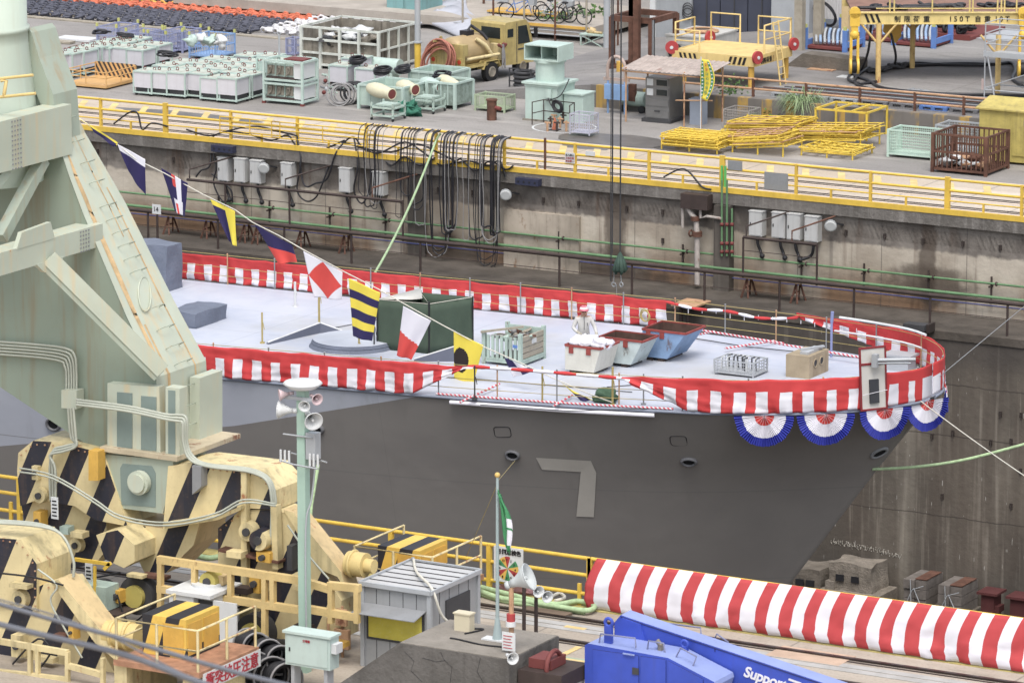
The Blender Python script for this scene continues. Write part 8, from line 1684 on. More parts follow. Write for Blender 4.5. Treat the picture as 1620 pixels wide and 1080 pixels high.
rl([((250, 884), (480, 918)), ((250, 930), (480, 965)), ((484, 962), (568, 976)), ((520, 925), (570, 930)), ((484, 920), (524, 932))], [(254, 884, 985), (308, 890, 960), (365, 900, 990), (419, 905, 1060), (432, 910, 960), (524, 925, 985), (565, 930, 985)], YC-1.2, .13, M('walk_rail_cream', (232, 200, 128), .6, .15, 2, rust=.25))
rl([((-20, 1010), (108, 1032)), ((-20, 1060), (110, 1075)), ((108, 1052), (160, 1066))], [(48, 1020, 1090), (60, 1022, 1085), (107, 1030, 1100), (163, 1040, 1100)], Y2-.9, .1, CRM)
rl([((118, 884), (175, 892)), ((165, 900), (175, 890))], [(150, 895, 950)], YC-1.6, .06, YEL, 'yellow_handrail')
for (px, py, lb) in ((87, 803, 1), (141, 908, 2)):
    c = Yp(px, py, YC-1.3 if lb == 2 else YC-.8); mb = MB(); mb.box(c.x-.09, c.y-.02, c.z-.24, c.x+.09, c.y, c.z+.24); q = P(KR, 'notice_plate', mb, WHT); mb = MB()
    for k in range(5): mb.box(c.x-.06, c.y-.028, c.z+.14-.08*k, c.x+.05+.01*(k % 3), c.y-.021, c.z+.17-.08*k)
    P(q, 'writing', mb, INK)
# bundled pipes on the sloping arm at right, brake cylinders
t = KR
for (px, py) in ((566, 892),): c = Yp(px, py, YC-.1); mb = MB(); mb.cyl(c-Vector((.22, 0, 0)), c+Vector((.2, 0, 0)), .26, n=24); mb.torus(c-Vector((.1, 0, 0)), (1, 0, 0), .27, .035, 24, 6); mb.cyl(c+Vector((.2, 0, 0)), c+Vector((.4, 0, 0)), .15, n=16); P(KR, 'buffer_drum', mb, M('buffer_cream', (228, 200, 124), .5, .12, 2, rust=.1))
for (px, py) in ((183, 1002), (205, 1005)): c = Yp(px, py, Y2); mb = MB(); mb.cyl(c-Vector((.2, 0, 0)), c+Vector((.25, 0, 0)), .27, n=22); mb.torus(c, (1, 0, 0), .28, .04, 22, 6); P(KR, 'buffer_drum', mb, MC['buffer_cream'])
# generator housings with railings
def gen(lb, px, py, w_, h_, d_, z0, sign=False):
    p = G(px, py, z0); t = T('hydraulic_unit', lb, 'machine housing', p, 'striped machine housings'); x, y, z = p
    mb = MB(); mb.box(x, y, z, x+w_, y+d_, z+h_); P(t, 'case', mb, STRY); mb = MB(); mb.box(x+w_-.55, y-.012, z+.04, x+w_-.06, y-.001, z+h_-.12); mb.box(x+w_+.001, y+.06, z+.06, x+w_+.014, y+d_*.45, z+h_-.1); mb.box(x+w_+.001, y+d_*.52, z+.06, x+w_+.014, y+d_-.06, z+h_-.1); P(t, 'door', mb, YGO)
    mb = MB(); mb.box(x-.25, y-.7, z-.12, x+w_+.75, y+d_+.3, z-.004); P(t, 'platform', mb, M('rusty_floor', (184, 132, 98), .85, .25, 4, rust=.3)); mb = MB(); x0, x1, y0, y1 = x-.2, x+w_+.7, y-.65, y+d_+.25
    for zz in (.42, .85): mb.tube([(x0, y1, z+zz), (x0, y0, z+zz), (x1, y0, z+zz), (x1, y1, z+zz)], .025, 5)
    P(t, 'railing', mb, CRM)
    for (a, b) in ((x0, y0), (x0, y1), ((x0+x1)/2, y0), (x1, y0), (x1, (y0+y1)/2), (x1, y1)): mb = MB(); mb.tube([(a, b, z), (a, b, z+.86)], .03, 6); P(t, 'rail_post', mb, CRM)
    for q in (-.3, w_+.3): P(t, 'support', MB().box(x+q, y-.6, 0, x+q+.3, y+d_, z-.121), CRM)
    if sign:
        a = Vector((x1+.06, y0+.1, z-.42)); mb = MB(); mb.box(a.x-.02, a.y, a.z, a.x, a.y+2.15, a.z+.36); q = P(t, 'warning_board', mb, WHT); P(q, 'lettering', textmb('衝突挟圧注意', .33, a+Vector((.001, .08, .06)), (0, 1, 0), (0, 0, 1), bold=.004), INKR)
gen('yellow black housing on a railed platform with a red lettered warning board', 226, 1032, 1.05, .82, 1.25, .95, True); gen('yellow black housing on a railed platform behind the grey cabin', 598, 915, 1.05, .75, 1.2, .55)
# white booth
p = G(269, 1030); x, y = p.x, p.y; t = T('white_booth', 'small white control booth with round cap and open door', 'booth', p); w_, d_, h_ = 1.0, 1.15, 1.32; mb = MB(); mb.box(x, y, 0, x+w_*.6, y+d_, h_-.05); mb.box(x+w_*.6, y+.2, 0, x+w_, y+d_, h_-.05); mb.box(x-.05, y-.05, h_-.049, x+w_+.05, y+d_+.05, h_+.03); P(t, 'body', mb, WHT)
mb = MB(); c = Vector((x+w_*.5, y+d_*.6, h_+.03)); mb.cyl(c, c+Vector((0, 0, .06)), .33, n=28); P(t, 'round_cap', mb, WHT); mb = MB(); mb.box(x+w_*.62, y+.17, .1, x+w_*.98, y+.199, h_-.15); P(t, 'dark_opening', mb, DGR); mb = MB(); mb.box(x+w_+.02, y+.1, .0, x+w_+.6, y+.14, h_-.1); P(t, 'door', mb, WHT)
# hose drums
t = T('hose_drums', 'stack of black rubber hose drums beside the mint cabinet', 'hose drum', G(420, 1075))
for (px, py, r, k) in ((398, 1020, .3, 0), (418, 1030, .3, 0), (436, 1040, .3, 0), (398, 1055, .36, 1), (422, 1065, .4, 1), (446, 1072, .36, 1)):
    c = Yp(px, py, 82.6+.3*(1-k)); ax = Vector((.8, -.55, .05)).normalized(); mb = MB()
    for j in range(5): mb.torus(c+ax*(.09*j-.2), ax, r-.05, .055, 22, 6)
    q = P(t, 'hose_windings', mb, BLK); mb = MB(); mb.torus(c+ax*.24, ax, r, .025, 24, 5); mb.torus(c-ax*.26, ax, r, .025, 24, 5); P(q, 'flange', mb, HOSG)
# ------------------------------------------------------------------ pole with loudspeakers
b = G(483, 1062); x, y = b.x, b.y; s = sca(b); t = T('speaker_pole', 'pale green square pole with dish top carrying loudspeakers and antennas', 'pole', b); hp = 460/(.985*s); PG = M('pole_green', (176, 208, 190), .5, .05, 1, streak=.1)
mb = MB(); mb.box(x-.095, y-.095, 0, x+.095, y+.095, hp-.05); P(t, 'shaft', mb, PG); N = 36; mb = MB(); mb.grid([[Vector((x+math.cos(6.2832*j/N)*r, y+math.sin(6.2832*j/N)*r, hp+z)) for j in range(N+1)] for r, z in ((.28, -.1), (.41, 0), (.37, .04), (.01, .08))]); P(t, 'dish_top', mb, WHT)
def hornmb(c, d, L, R, mb):
    c = Vector(c); d = Vector(d).normalized(); mb.tube([c, c+d*L*.25, c+d*L*.5, c+d*L*.8, c+d*L], [R*.28, R*.34, R*.52, R*.82, R], 22, cap=False); mb.torus(c+d*L, d, R, R*.05, 22, 5); mb.tube([c+d*L*.9, c+d*L*.6], [R*.12, R*.16], 8); mb.cyl(c-d*.1, c, R*.3, n=12); return mb
for (z, d, L, R, o, lb) in ((1.05, (-.9, -.3, .02), .3, .18, -.18, 'big'), (1.1, (.75, -.62, -.22), .32, .19, .2, 'big')):
    c = Vector((x+o, y-.1, hp-z+.5-.02)); mb = hornmb(c, d, L, R, MB()); q = P(t, 'horn_speaker', mb, WHT); q.modifiers.new('thickness', 'SOLIDIFY').thickness = .01; mb = MB(); mb.bar((x, y, c.z), c, .06); P(q, 'bracket', mb, GRY)
for (o, dz, d, mt) in ((-.32, .22, (-.7, -.6, -.1), M('pink_white', (222, 196, 200), .5, .1)), (.4, .22, (.8, -.5, -.1), MC['pink_white']), (.2, .36, (.3, -.9, -.2), WHT)):
    mb = hornmb((x+o*.8, y-.12, hp-dz), d, .2, .12, MB()); q = P(t, 'small_lamp', mb, mt); q.modifiers.new('thickness', 'SOLIDIFY').thickness = .01
mb = MB(); mb.box(x-.42, y-.15, hp-.33, x+.45, y-.11, hp-.26); mb.tube([(x-.4, y-.13, hp-1.08), (x+.3, y-.13, hp-1.08)], .02, 5); mb.tube([(x-.45, y-.2, hp-1.62), (x-.1, y-.25, hp-1.66), (x+.48, y-.2, hp-1.7)], .02, 5); mb.tube([(x-.42, y+.2, hp-1.55), (x-.1, y+.25, hp-1.6), (x+.5, y+.1, hp-1.62)], .02, 5); P(t, 'bracket_arm', mb, LGR)
for o in (-.42, -.32, -.22, .28, .37, .47): mb = MB(); mb.cyl((x+o, y-.2, hp-1.66), (x+o, y-.2, hp-1.4), .025, n=8); P(t, 'antenna', mb, WHT)
mb = MB(); mb.box(x+.13, y-.12, hp-1.55, x+.36, y+.1, hp-1.0); P(t, 'radio_box', mb, LGR); mb = MB(); mb.tube(spline([(x+.3, y, hp-1.55), (x+.22, y-.05, hp-2.4), (x+.13, y-.14, hp-3), (x+.12, y-.14, .8)]), .02, 5); P(t, 'cable', mb, LGR)
mb = MB(); p0 = Yp(503, 735, YN-1.5); mb.tube([p0, Yp(492, 800, YN-2), Yp(489, 850, YN-2.3)], .045, 6); solo('mooring_rope', mb, ROPG, 'green rope hanging down behind the loudspeaker pole', 'rope')
# mint electric cabinet on legs
p = G(452, 1092); x, y = p.x, p.y; s = sca(p); t = T('electric_cabinet', 'mint white electric cabinet on short legs in front of the loudspeaker pole', 'cabinet', p); z0 = 44/s; z1 = 96/s; w_ = 72/(.872*s); mb = MB(); mb.box(x, y, z0, x+w_, y+.35, z1); mb.box(x-.04, y-.05, z1, x+w_+.04, y+.38, z1+.05); P(t, 'case', mb, CABC)
mb = MB(); mb.box(x+.05, y-.015, z0+.05, x+w_-.05, y-.001, z1-.04); q = P(t, 'door', mb, CABC); mb = MB(); mb.box(x+.1, y-.03, (z0+z1)/2-.04, x+.13, y-.016, (z0+z1)/2+.04); P(q, 'handle', mb, DGR); P(q, 'lettering', textmb('分電盤', .06, (x+w_*.4, y-.016, z1-.14), (1, 0, 0), (0, 0, 1)), INKR)
mb = MB(); mb.box(x+w_+.001, y+.05, z0+.35, x+w_+.12, y+.3, z0+.55); P(t, 'side_box', mb, WHT)
for o in (.1, w_-.18): mb = MB(); mb.box(x+o, y+.05, 0, x+o+.08, y+.3, z0); P(t, 'leg', mb, LGR)
mb = MB(); c = G(535, 1040); mb.box(c.x-.1, c.y, .2, c.x+.25, c.y+.1, .62); mb.box(c.x-.06, c.y, .7, c.x+.2, c.y+.08, 1.05); mb.tube([(c.x+.05, c.y+.1, 0), (c.x+.05, c.y+.1, 1.1)], .03, 6); mb.tube([(c.x-.3, c.y+.1, 0), (c.x-.3, c.y+.1, .8)], .03, 6); solo('rusty_switch_post', mb, RSTY, 'rusty switch boxes on a post right of the mint electric cabinet', 'switch box')
# ------------------------------------------------------------------ grey cabin
p = G(575, 1052); x, y = p.x, p.y; s = sca(p); w_, d_, h_ = 106/(.872*s), 74/(.489*s), 130/(.985*s); t = T('grey_cabin', 'small grey panel cabin with awning and yellow curtained window', 'cabin', p); PNL = M('cabin_panel_grey', (166, 168, 170), .5, .06, 1.5, streak=.15)
mb = MB(); mb.box(x, y, 0, x+w_, y+d_, h_); P(t, 'wall', mb, PNL); mb = MB()
for k in range(1, 5): mb.box(x+w_*k/5, y-.006, .05, x+w_*k/5+.012, y-.001, h_-.05); mb.box(x+w_+.001, y+d_*k/5, .05, x+w_+.006, y+d_*k/5+.014, h_-.05)
P(t, 'panel_joint', mb, DGR); mb = MB()
for cx in (0, w_):
    for cy in (0, d_): mb.box(x+cx-.045, y+cy-.045, 0, x+cx+.045, y+cy+.045, h_+.06)
P(t, 'corner_post', mb, LGR); rf = MB(); rf.box(x-.05, y-.05, h_, x+w_+.05, y+d_+.05, h_+.04); q = P(t, 'roof', rf, M('cabin_roof', (204, 204, 204), .5, .06, 1.5, streak=.1)); mb = MB()
for k in range(7): yy = y+d_*k/6; mb.box(x-.04, yy-.01, h_+.041, x+w_+.04, yy+.015, h_+.055)
P(q, 'roof_rib', mb, DGR); mb = MB()
for a, b in (((-.05, -.06), (w_+.05, -.06)), ((w_+.06, -.05), (w_+.06, d_+.05)), ((w_+.05, d_+.06), (-.05, d_+.06)), ((-.06, d_+.05), (-.06, -.05))): mb.bar((x+a[0], y+a[1], h_+.04), (x+b[0], y+b[1], h_+.04), .05, .09)
P(q, 'roof_edge', mb, LGR)
z0, z1 = h_*.35, h_*.74; mb = MB(); mb.box(x+.1, y-.03, z0, x+w_-.12, y-.007, z1); fr = P(t, 'window', mb, DGR); mb = MB(); mb.box(x+.15, y-.036, z0+.05, x+w_-.17, y-.031, z1-.03); P(fr, 'pane', mb, M('yellow_curtain_glass', (226, 210, 60), .25, .12, 2.5, dirt=(230, 230, 200)))
mb = MB(); mb.prism([(x+.0, y-.01, z1+.07), (x+w_-.08, y-.01, z1+.07), (x+w_-.08, y-.5, z1-.04), (x+.0, y-.5, z1-.04)], (0, 0, .015)); P(t, 'awning', mb, GRY)
mb = MB(); mb.box(x+w_+.007, y+d_*.32, h_*.5, x+w_+.03, y+d_*.82, h_*.84); P(t, 'side_window', mb, DGR)
mb = MB(); mb.ball((x+w_*.02, y+d_, h_+.1), .05, 8, 5); P(t, 'roof_eye', mb, GRY)
mb = MB(); mb.tube(spline([(x+.05, y+d_, h_+.1), (x+w_*.45, y+d_*.5, h_+.12), (x+w_, y+.1, h_+.1), (x+w_+.2, y+.2, h_-.5), (x+w_+.4, y+.6, h_-.8)], 5), .03, 6); solo('white_hose', mb, ROPW, 'white cable running across the grey cabin roof', 'cable')
# ------------------------------------------------------------------ concrete stair hut
YH = 80.6; a = Yp(631, 1018, YH); zt = Yp(700, 1027.5, YH).z; pR = Yp(806, 1041, YH)
t = T('concrete_hut', 'weathered concrete stair hut with sloping side and cracked faces', 'hut', (pR.x-1.5, YH, 0)); HM = M('hut_concrete', (108, 104, 100), .9, .22, 1.2, streak=.55, bump=.7, dirt=(70, 66, 62)); HT_ = M('hut_top', (150, 142, 131), .9, .18, 1.6, bump=.5)
mb = MB(); mb.prism([(a.x, YH, zt), (pR.x, YH, zt), (pR.x, YH, 0), (a.x-2.4, YH, 0), (a.x-2.4, YH, .15)], (0, 2.0, 0)); P(t, 'wall', mb, HM); mb = MB(); mb.box(a.x+.02, YH+.02, zt+.003, pR.x-.02, YH+1.98, zt+.02); P(t, 'roof', mb, HT_)
mb = MB()
for k, pts in enumerate((((640, 1030), (655, 1045), (650, 1060), (668, 1078)), ((697, 1030), (702, 1042), (715, 1055), (712, 1080)), ((760, 1040), (755, 1062), (768, 1085)), ((668, 1040), (690, 1046), (704, 1044)))): mb.tube([Yp(p_[0], p_[1], YH-.002) for p_ in pts], .0045, 4)
P(t, 'crack', mb, BLK)
p = Vector((pR.x+.05, YH+.3, 0)); x, y = p.x, p.y; t = T('machinery_kiosk', 'dark rusty machine frame with white panel at the right of the concrete hut', 'machine', p); mb = MB(); mb.box(x, y, 0, x+.9, y+1.0, zt-.55); P(t, 'case', mb, M('kiosk_white', (206, 202, 192), .6, .1)); mb = MB(); mb.box(x-.02, y-.02, zt-.548, x+.95, y+1.05, zt-.25); P(t, 'top_beam', mb, BRN); mb = MB(); mb.box(x+.05, y-.04, zt-.85, x+.6, y-.001, zt-.6); P(t, 'dark_window', mb, BLK); mb = MB(); mb.torus((x+.55, y+.4, zt-.2), (1, 0, 0), .3, .05, 16, 6); mb.box(x+.1, y+.2, zt-.24, x+.6, y+.8, zt-.05); P(t, 'winch', mb, RPNT)
c = G(885, 1075); mb = MB(); mb.box(c.x-.5, c.y-.3, 0, c.x+.5, c.y+.5, .3); solo('concrete_block', mb, CONL, 'low tan concrete block between the hut and the blue machine', 'block')
# beige box, flagpole, posts on the hut
zt += .02
def onhut(px, py): return G(px, py, zt)
c = onhut(731, 998); mb = MB(); mb.box(c.x-.18, c.y, zt, c.x+.17, c.y+.2, zt+.34); mb.box(c.x-.2, c.y-.02, zt+.341, c.x+.19, c.y+.22, zt+.37); solo('beige_box', mb, M('beige_plastic', (222, 210, 178), .5, .05), 'beige junction box on the corner of the hut roof', 'junction box')
for pts, lb in ((((712, 1010), (725, 1012), (760, 1020), (795, 1024)), 'black cable lying along the hut roof'), (((735, 1003), (750, 1000), (765, 996), (745, 995)), 'grey cable loop behind the beige box')): mb = MB(); mb.tube(spline([onhut(*q)+Vector((0, 0, .02)) for q in pts]), .018, 5); solo('cable', mb, BLK, lb, 'cable')
c = onhut(787, 1012); s = sca(c); hp = 262/(.985*s); t = T('flagpole', 'slim grey green flagpole with golden ball on the hut roof', 'flagpole', c); mb = MB(); mb.cyl(c, c+Vector((0, 0, hp)), .04, .028, n=10); mb.tube([c, c+Vector((0, 0, .45))], [.11, .045], 8); P(t, 'pole', mb, M('flagpole_grey', (168, 186, 186), .5, .05)); mb = MB(); mb.ball(c+Vector((0, 0, hp+.03)), .055, 12, 8); P(t, 'ball', mb, M('gold_ball', (230, 190, 96), .4, .05)); mb = MB(); mb.box(c.x-.3, c.y-.12, zt, c.x+.2, c.y+.12, zt+.03); P(t, 'foot', mb, WHT)
mb = MB(); rws = []; GF = M('flag_green', (62, 148, 92), .7, .06, 3)
for i in range(25):
    v = i/24; wdt = .06+.16*math.sin(math.pi*min(1, v*.9+.05)); x0 = c.x+.03+.20*v; rws.append([Vector((x0+wdt*j/8, c.y-.05+.05*math.sin(j*1.5+v*6), c.z+hp-.25-1.15*v-.15*j/8)) for j in range(9)])
mb.grid(rws, lambda i, j: 1 if (j > 3-(i % 7)*.2 and 8 < i < 21 and not (12 < i < 14)) else 0); o = solo('safety_flag', mb, [GF, WCL], 'limp green and white flag hanging on the flagpole', 'flag'); o.modifiers.new('thickness', 'SOLIDIFY').thickness = .006
mb = MB(); mb.tube([c+Vector((0, 0, hp-.1)), Yp(815, 728, 107)], .007, 4); mb.tube([c+Vector((0, 0, hp-.15)), Yp(738, 880, YN-.5)], .007, 4); solo('stay_line', mb, ROPY, 'thin tan line from the flagpole top down to the fence', 'rope')
def post(nm, px, py, hpx, r, mt, lb, z=0, cat='post'):
    c = G(px, py, z); s = sca(c); mb = MB(); mb.cyl(c, c+Vector((0, 0, hpx/(.985*s))), r, n=10); return solo(nm, mb, mt, lb, cat), c, s
o, c, s = post('speaker_post', 809, 1030, 108, .05, RSTY, 'rusty white post carrying the grey horn loudspeaker', zt); tp = c+Vector((0, 0, 108/s))
t = T('horn_loudspeaker', 'large grey white horn loudspeaker in front of the round colour sign', 'loudspeaker', tp); d = Vector((.86, .2, .42)).normalized(); mb = hornmb(tp-Vector((.02, 0, -.02)), d, .42, .27, MB()); q = P(t, 'horn', mb, M('horn_grey', (202, 208, 208), .5, .05)); q.modifiers.new('thickness', 'SOLIDIFY').thickness = .012
c2 = c+Vector((0, -.02, 42/s)); t = T('warning_beacon', 'red and white warning beacon on the loudspeaker post', 'beacon', c2); mb = MB(); mb.cyl(c2, c2+Vector((0, 0, .1)), .1, n=16); P(t, 'base', mb, WHT); mb = MB(); mb.cyl(c2+Vector((0, 0, .1)), c2+Vector((0, 0, .25)), .085, n=16); P(t, 'red_lens', mb, RRED)
c3 = c+Vector((0, -.12, .0)); mb = MB(); mb.box(c3.x-.13, c3.y-.02, c3.z+.05, c3.x+.16, c3.y, c3.z+.42); t = T('notice_board', 'small white notice tied to the post below the red beacon', 'sign', c3); P(t, 'plate', mb, WHT); mb = MB()
for k in range(5): mb.box(c3.x-.1, c3.y-.026, c3.z+.34-.06*k, c3.x+.1-.03*(k % 2), c3.y-.021, c3.z+.355-.06*k)
P(t, 'writing', mb, INKR)
for (px, py, h, lb) in ((829, 1012, 90, 'thin rusty post left of the white floodlights'), (848, 1010, 78, 'thick rusty post carrying the white floodlights')): post('rusty_post', px, py, h, .04, BRN, lb, 1.0)
for k, (px, py) in enumerate(((846, 932), (860, 940), (805, 1037))):
    c = Yp(px, py, G(848, 1010, 1.0).y-.1) if k < 2 else Yp(px, py, YH-.1); mb = hornmb(c, (.8, -.6, 0), .2, .12, MB()); o = solo('white_floodlight', mb, WHT, ('left white floodlight on the thick rusty post', 'right white floodlight on the thick rusty post', 'small white lamp at the corner of the concrete hut')[k], 'lamp'); o.modifiers.new('thickness', 'SOLIDIFY').thickness = .008
# inspection colour sign on the near fence
c = Yp(805, 893, YNF-.2); s = sca(c); w_, h_ = 46/(.872*s), 56/(.985*s); t = T('inspection_sign', 'white board with a colour wheel of twelve sectors and black lettering', 'sign', (c.x, c.y, c.z-h_/2)); mb = MB(); mb.box(c.x-w_/2, c.y-.02, c.z-h_/2, c.x+w_/2, c.y, c.z+h_/2); P(t, 'plate', mb, WHT); P(t, 'lettering', textmb('月例点検色', .125, (c.x-w_*.40, c.y-.02, c.z+h_*.31), (1, 0, 0), (0, 0, 1), spacing=.95, bold=.003), INK)
cc = Vector((c.x-.02, c.y-.021, c.z-.08)); R_w = .27; cols_ = [RRED, WHT, M('sign_green', (70, 150, 96), .6, .04), M('sign_yellow', (240, 190, 70), .6, .04)]
for k in range(12):
    mb = MB(); a0 = math.pi/2+math.pi/12-k*math.pi/6; pts = [cc]+[cc+Vector((math.cos(a0-j*math.pi/24)*R_w, 0, math.sin(a0-j*math.pi/24)*R_w)) for j in range(5)]; mb.prism(pts, (0, -.006, 0)); P(t, 'wheel_sector', mb, cols_[k % 4]); am = a0-math.pi/12
    P(t, 'number', textmb(str(k+1), .07, cc+Vector((math.cos(am)*R_w*.78-.03, -.007, math.sin(am)*R_w*.78-.03)), (1, 0, 0), (0, 0, 1)), INK)
# ------------------------------------------------------------------ blue machine
yb = G(925, 1018, 2.1).y; t = T('blue_lift_machine', 'bright blue lifting machine with sloping boom lettered in white', 'machine', (Yp(1000, 1060, yb).x, yb, 0))
BV = [(925, 1020), (930, 1017), (1057, 1040), (1130, 1078), (1132, 1085), (1100, 1180), (925, 1160)]; pz(t, 'engine_housing', BV, yb, .8, BLU, BLUT)
for pts in ([(938, 1027), (1010, 1037), (1010, 1150), (938, 1150)], [(1014, 1038), (1053, 1043), (1053, 1150), (1014, 1150)], [(1057, 1045), (1112, 1074), (1112, 1150), (1057, 1150)]):
    d = pz(t, 'door_panel', pts, yb-.02, .019, BLU); mb = MB(); q = [Yp(a, b, yb-.008) for a, b in pts]; [mb.tube([q[i], q[(i+1) % 4]], .012, 4) for i in range(3)]; P(d, 'seam', mb, M('navy_seam', (40, 48, 110), .6, .05))
pz(t, 'latch', [(1000, 1055), (1010, 1057), (1010, 1067), (1000, 1066)], yb-.04, .02, DGR); pz(t, 'handle', [(985, 1032), (1003, 1035), (1003, 1037), (985, 1034)], yb-.07, .03, BLUT)
BM = [(972, 984), (982, 972), (990, 975), (1310, 1082), (1420, 1120), (1420, 1180), (1230, 1140), (1100, 1045), (1022, 1020), (972, 1020)]; ym = yb+.85; pz(t, 'boom', BM, ym, .42, BLU, BLUT)
pz(t, 'boom_head_plate', [(974, 985), (984, 977), (1012, 987), (1023, 1020), (972, 1020)], ym-.05, .049, BLU)
mb = MB(); [mb.tube([Yp(a, b, ym-.004), Yp(c_, d, ym-.004)], .012, 4) for a, b, c_, d in ((982, 975, 1300, 1081), (1131, 1024, 1131, 1030))]; P(t, 'boom_seam', mb, MC['navy_seam'])
a = Yp(1176, 1068, ym-.002); b = Yp(1236, 1088, ym-.002); rt = (b-a).normalized(); up = Vector((0, -1, 0)).cross(rt); up = up if up.z > 0 else -up; P(t, 'lettering', textmb('Support', .30, a, rt, up, bold=.008, spacing=.95, shear=.15), WCL)
mb = MB(); mb.prism([Yp(p_[0], p_[1], ym-.0) for p_ in ((1248, 1072), (1268, 1079), (1266, 1082), (1247, 1075))], (0, -.004, 0)); P(t, 'white_mark', mb, WCL)
def lug(px, py, r, y): c = Yp(px, py, y); mb = MB(); mb.torus(c, (0, 1, 0), r, r*.45, 16, 6); mb.box(c.x-r, c.y-.04, c.z-.5, c.x+r, c.y+.04, c.z-r*.8); P(t, 'lifting_lug', mb, BLU)
lug(963, 984, .08, ym-.6); lug(1083, 1018, .07, ym-.15)
def grab(pts, y): mb = MB(); mb.tube([Yp(a, b, y) for a, b in pts], .018, 5); P(t, 'grab_rail', mb, M('blue_grey_tube', (130, 134, 170), .5, .05))
grab([(948, 1016), (950, 1002), (1005, 1009), (1006, 1024)], yb+.15); grab([(1024, 1028), (1026, 1013), (1050, 1017), (1052, 1032)], yb+.3); grab([(1069, 1040), (1077, 1024), (1102, 1038), (1096, 1054)], yb+.2); grab([(1055, 985), (1108, 992), (1110, 1008)], ym+.9); grab([(1128, 1015), (1134, 1002), (1152, 1015), (1150, 1023)], ym+.9)
c = Yp(1045, 1028, yb+.4); mb = MB(); mb.cyl(c-Vector((0, 0, .15)), c+Vector((0, 0, .12)), .06, n=12); mb.tube([c+Vector((0, 0, .1)), c+Vector((-.08, 0, .2))], .05, 8); P(t, 'exhaust', mb, M('exhaust_steel', (150, 140, 126), .5, .1, metal=.3))
for px in (960, 1080): c = Yp(px, 1180, yb+.1); mb = MB(); mb.cyl((c.x, yb-.1, .55), (c.x, yb+.35, .55), .55, n=28); q = P(t, 'wheel', mb, TIRE); mb = MB(); mb.cyl((c.x, yb-.13, .55), (c.x, yb-.101, .55), .28, n=20); P(q, 'rim', mb, BLUT)
# ------------------------------------------------------------------ power wires close to the camera, between poles outside the picture
def wire(pts, r, lb, dist=42):
    mb = MB(); q = [CAM+ray(a, b).normalized()*dist*dd_ for a, b, dd_ in pts]; mb.tube(spline(q, 6), r, 6); solo('power_wire', mb, M('wire_grey', (120, 122, 130), .5, .05), lb, 'wire')
wire([(-300, 860, 1.1), (0, 955, 1), (180, 1006, .97), (420, 1075, .93), (800, 1160, .85)], .020, 'upper thick blurred power wire crossing the lower left corner'); wire([(-300, 905, 1.1), (0, 987, 1), (200, 1036, .97), (350, 1090, .93), (700, 1190, .85)], .026, 'lower thick dark blurred power wire crossing the lower left corner'); wire([(-300, 880, 1.12), (0, 948, 1.03), (160, 1000, 1), (300, 1070, .96), (600, 1200, .85)], .008, 'thin blurred wire crossing between the two thick ones')
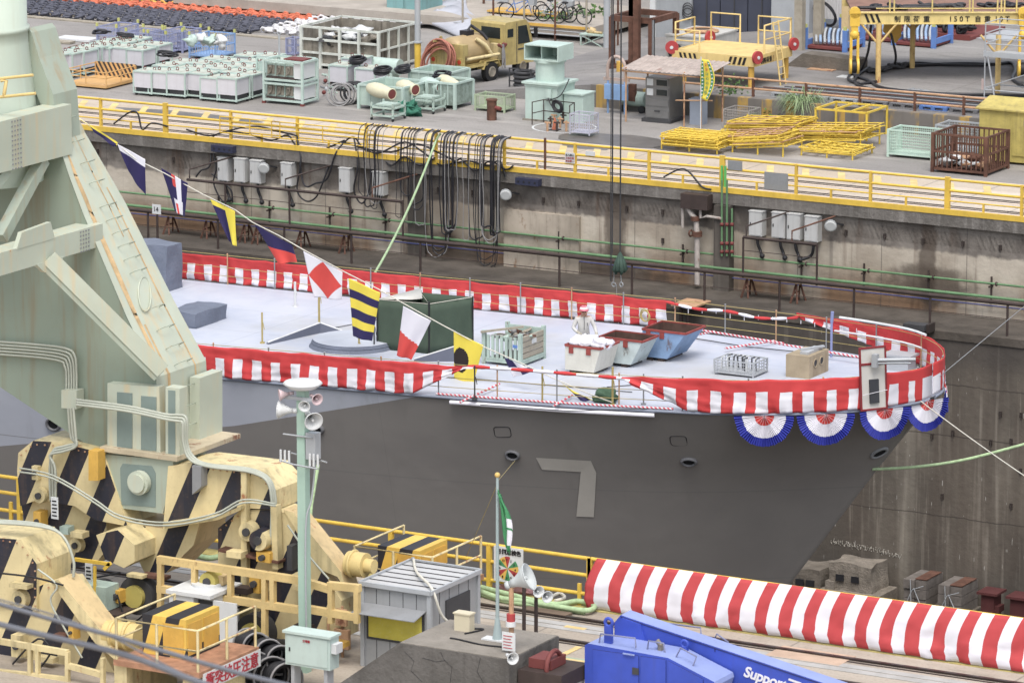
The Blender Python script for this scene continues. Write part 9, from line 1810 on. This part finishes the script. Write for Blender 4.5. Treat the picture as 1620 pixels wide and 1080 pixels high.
# ------------------------------------------------------------------ the worker on the ship
def person():
    c = DK(923, 572); s = sca(c); k = (572-488)/(.985*s)/1.46
    root = T('person', 'person in off white overalls and pink white helmet standing behind the bins', 'person', c)
    fx = (Vector((.55, -.83, 0))).normalized(); rt = Vector((fx.y, -fx.x, 0))*-1
    def L(r, f, z): return c+rt*r*k+fx*f*k+Vector((0, 0, z*k))
    J = {'pelvis': (0, 0, .78, .15), 'belly': (0, .02, .95, .145), 'chest': (0, .05, 1.14, .165), 'neck': (0, .07, 1.27, .07), 'head0': (0, .10, 1.33, .075), 'head1': (0, .12, 1.42, .098),
         'shL': (-.19, .05, 1.20, .075), 'elL': (-.29, .08, .95, .055), 'wrL': (-.17, .27, .86, .040), 'haL': (-.13, .31, .85, .038), 'shR': (.19, .05, 1.20, .075), 'elR': (.30, .10, .97, .055), 'wrR': (.33, .30, .82, .04), 'haR': (.33, .35, .79, .038),
         'hpL': (-.10, .0, .74, .105), 'knL': (-.13, .20, .42, .07), 'anL': (-.12, .0, .08, .05), 'toL': (-.14, .16, .04, .045), 'hpR': (.10, .0, .74, .105), 'knR': (.13, .20, .42, .07), 'anR': (.12, .0, .08, .05), 'toR': (.14, .16, .04, .045)}
    E = [('pelvis', 'belly'), ('belly', 'chest'), ('chest', 'neck'), ('neck', 'head0'), ('head0', 'head1'), ('chest', 'shL'), ('shL', 'elL'), ('elL', 'wrL'), ('wrL', 'haL'), ('chest', 'shR'), ('shR', 'elR'), ('elR', 'wrR'), ('wrR', 'haR'), ('pelvis', 'hpL'), ('hpL', 'knL'), ('knL', 'anL'), ('anL', 'toL'), ('pelvis', 'hpR'), ('hpR', 'knR'), ('knR', 'anR'), ('anR', 'toR')]
    names = list(J); vs = [L(*J[n][:3])-c for n in names]; es = [(names.index(a), names.index(b)) for a, b in E]; rad = [J[n][3]*k for n in names]
    # separate fingers, rooted in each palm
    for hn, sg in (('haL', -1), ('haR', 1)):
        hx = J[hn]
        for i in range(5):
            o = (-.030+.018*i) if i < 4 else -.045*sg; ln = (.05, .062, .058, .045, .035)[i]; b0 = len(vs)
            vs.append(L(hx[0]+o, hx[1]+(.02 if i < 4 else -.01), hx[2])-c); vs.append(L(hx[0]+o*1.1, hx[1]+.03+ln*.5, hx[2]-.012)-c); vs.append(L(hx[0]+o*1.1, hx[1]+.03+ln*.8, hx[2]-.012-ln*.5)-c); rad += [.011*k, .0095*k, .008*k]; es += [(names.index(hn), b0), (b0, b0+1), (b0+1, b0+2)]
    me = bpy.data.meshes.new('body'); me.from_pydata([tuple(v) for v in vs], es, []); ob = bpy.data.objects.new('body', me); COL.objects.link(ob)
    ob.modifiers.new('skin', 'SKIN'); sk = me.skin_vertices[0].data if len(me.skin_vertices) else None
    if sk is None:
        bm = bmesh.new(); bm.from_mesh(me); bm.verts.layers.skin.verify(); bm.to_mesh(me); bm.free(); sk = me.skin_vertices[0].data
    for i, r in enumerate(rad): sk[i].radius = (r, r)
    sk[0].use_root = True; sb = ob.modifiers.new('sub', 'SUBSURF'); sb.levels = 2; sb.render_levels = 2
    dg = bpy.context.evaluated_depsgraph_get(); m2 = bpy.data.meshes.new_from_object(ob.evaluated_get(dg)); bpy.data.objects.remove(ob)
    m2.name = 'body'; m2.materials.clear(); 
    for m_ in (CVW, SKN, M('work_trousers', (150, 152, 158), .8, .08), M('work_gloves', (190, 184, 168), .8, .1), BLK): m2.materials.append(m_)
    zh = J['neck'][2]*k-.01; HA = [Vector(L(*J[h][:3])-c) for h in ('haL', 'haR')]
    for p in m2.polygons:
        ct = p.center; p.use_smooth = True
        p.material_index = 1 if ct.z > zh else (3 if min((ct-h).length for h in HA) < .11*k else (4 if ct.z < .09*k else (2 if ct.z < .80*k else 0)))
    b = bpy.data.objects.new('body', m2); COL.objects.link(b); b.parent = root
    hc = L(0, .12, 1.42); mb = MB()
    for o in (-.035, .035): mb.ball(hc+rt*o*k+fx*.088*k+Vector((0, 0, .0)), .012*k, 8, 6)
    P(root, 'eye', mb, INK); mb = MB(); mb.tube([hc+fx*.09*k+Vector((0, 0, .005)), hc+fx*.122*k-Vector((0, 0, .03*k))], [.008, .016], 6); P(root, 'nose', mb, SKN); mb = MB(); mb.tube([hc+fx*.094*k-rt*.025*k-Vector((0, 0, .058*k)), hc+fx*.094*k+rt*.025*k-Vector((0, 0, .058*k))], .006, 5); P(root, 'mouth', mb, M('lip', (160, 96, 86), .6, .02)); mb = MB()
    for o in (-.095, .095): mb.ball(hc+rt*o*k, .024*k, 8, 6, sz=(.5, .8, 1.2))
    P(root, 'ear', mb, SKN); mb = MB(); N = 28
    mb.grid([[hc+rt*(math.cos(6.2832*j/N)*r*.95*k)+fx*((math.sin(6.2832*j/N)*r+(.03 if (r > .12 and math.sin(6.2832*j/N) > .2) else 0))*k)+Vector((0, 0, z*k)) for j in range(N+1)] for r, z in ((.135, .028), (.122, .036), (.118, .07), (.095, .115), (.05, .14), (.005, .147))], lambda i, j: 1 if i == 2 or (i > 2 and j % 14 < 3) else 0)
    h = P(root, 'helmet', mb, [M('helmet_pink', (216, 110, 128), .4, .04), WHT]); h.modifiers.new('thickness', 'SOLIDIFY').thickness = .008
    mb = MB(); mb.tube([L(0, .15, 1.27), L(0, .225, 1.12), L(0, .20, .92)], .008, 4); mb.bar(L(.08, .20, 1.12), L(.10, .205, 1.03), .015); P(root, 'jacket_zip', mb, DGR); mb = MB()
    mb.tube([L(-.10, .03, 1.27), L(0, .14, 1.245), L(.10, .03, 1.27), L(0, -.04, 1.29), L(-.10, .03, 1.27)], .022, 6); P(root, 'collar', mb, CVW)
person()
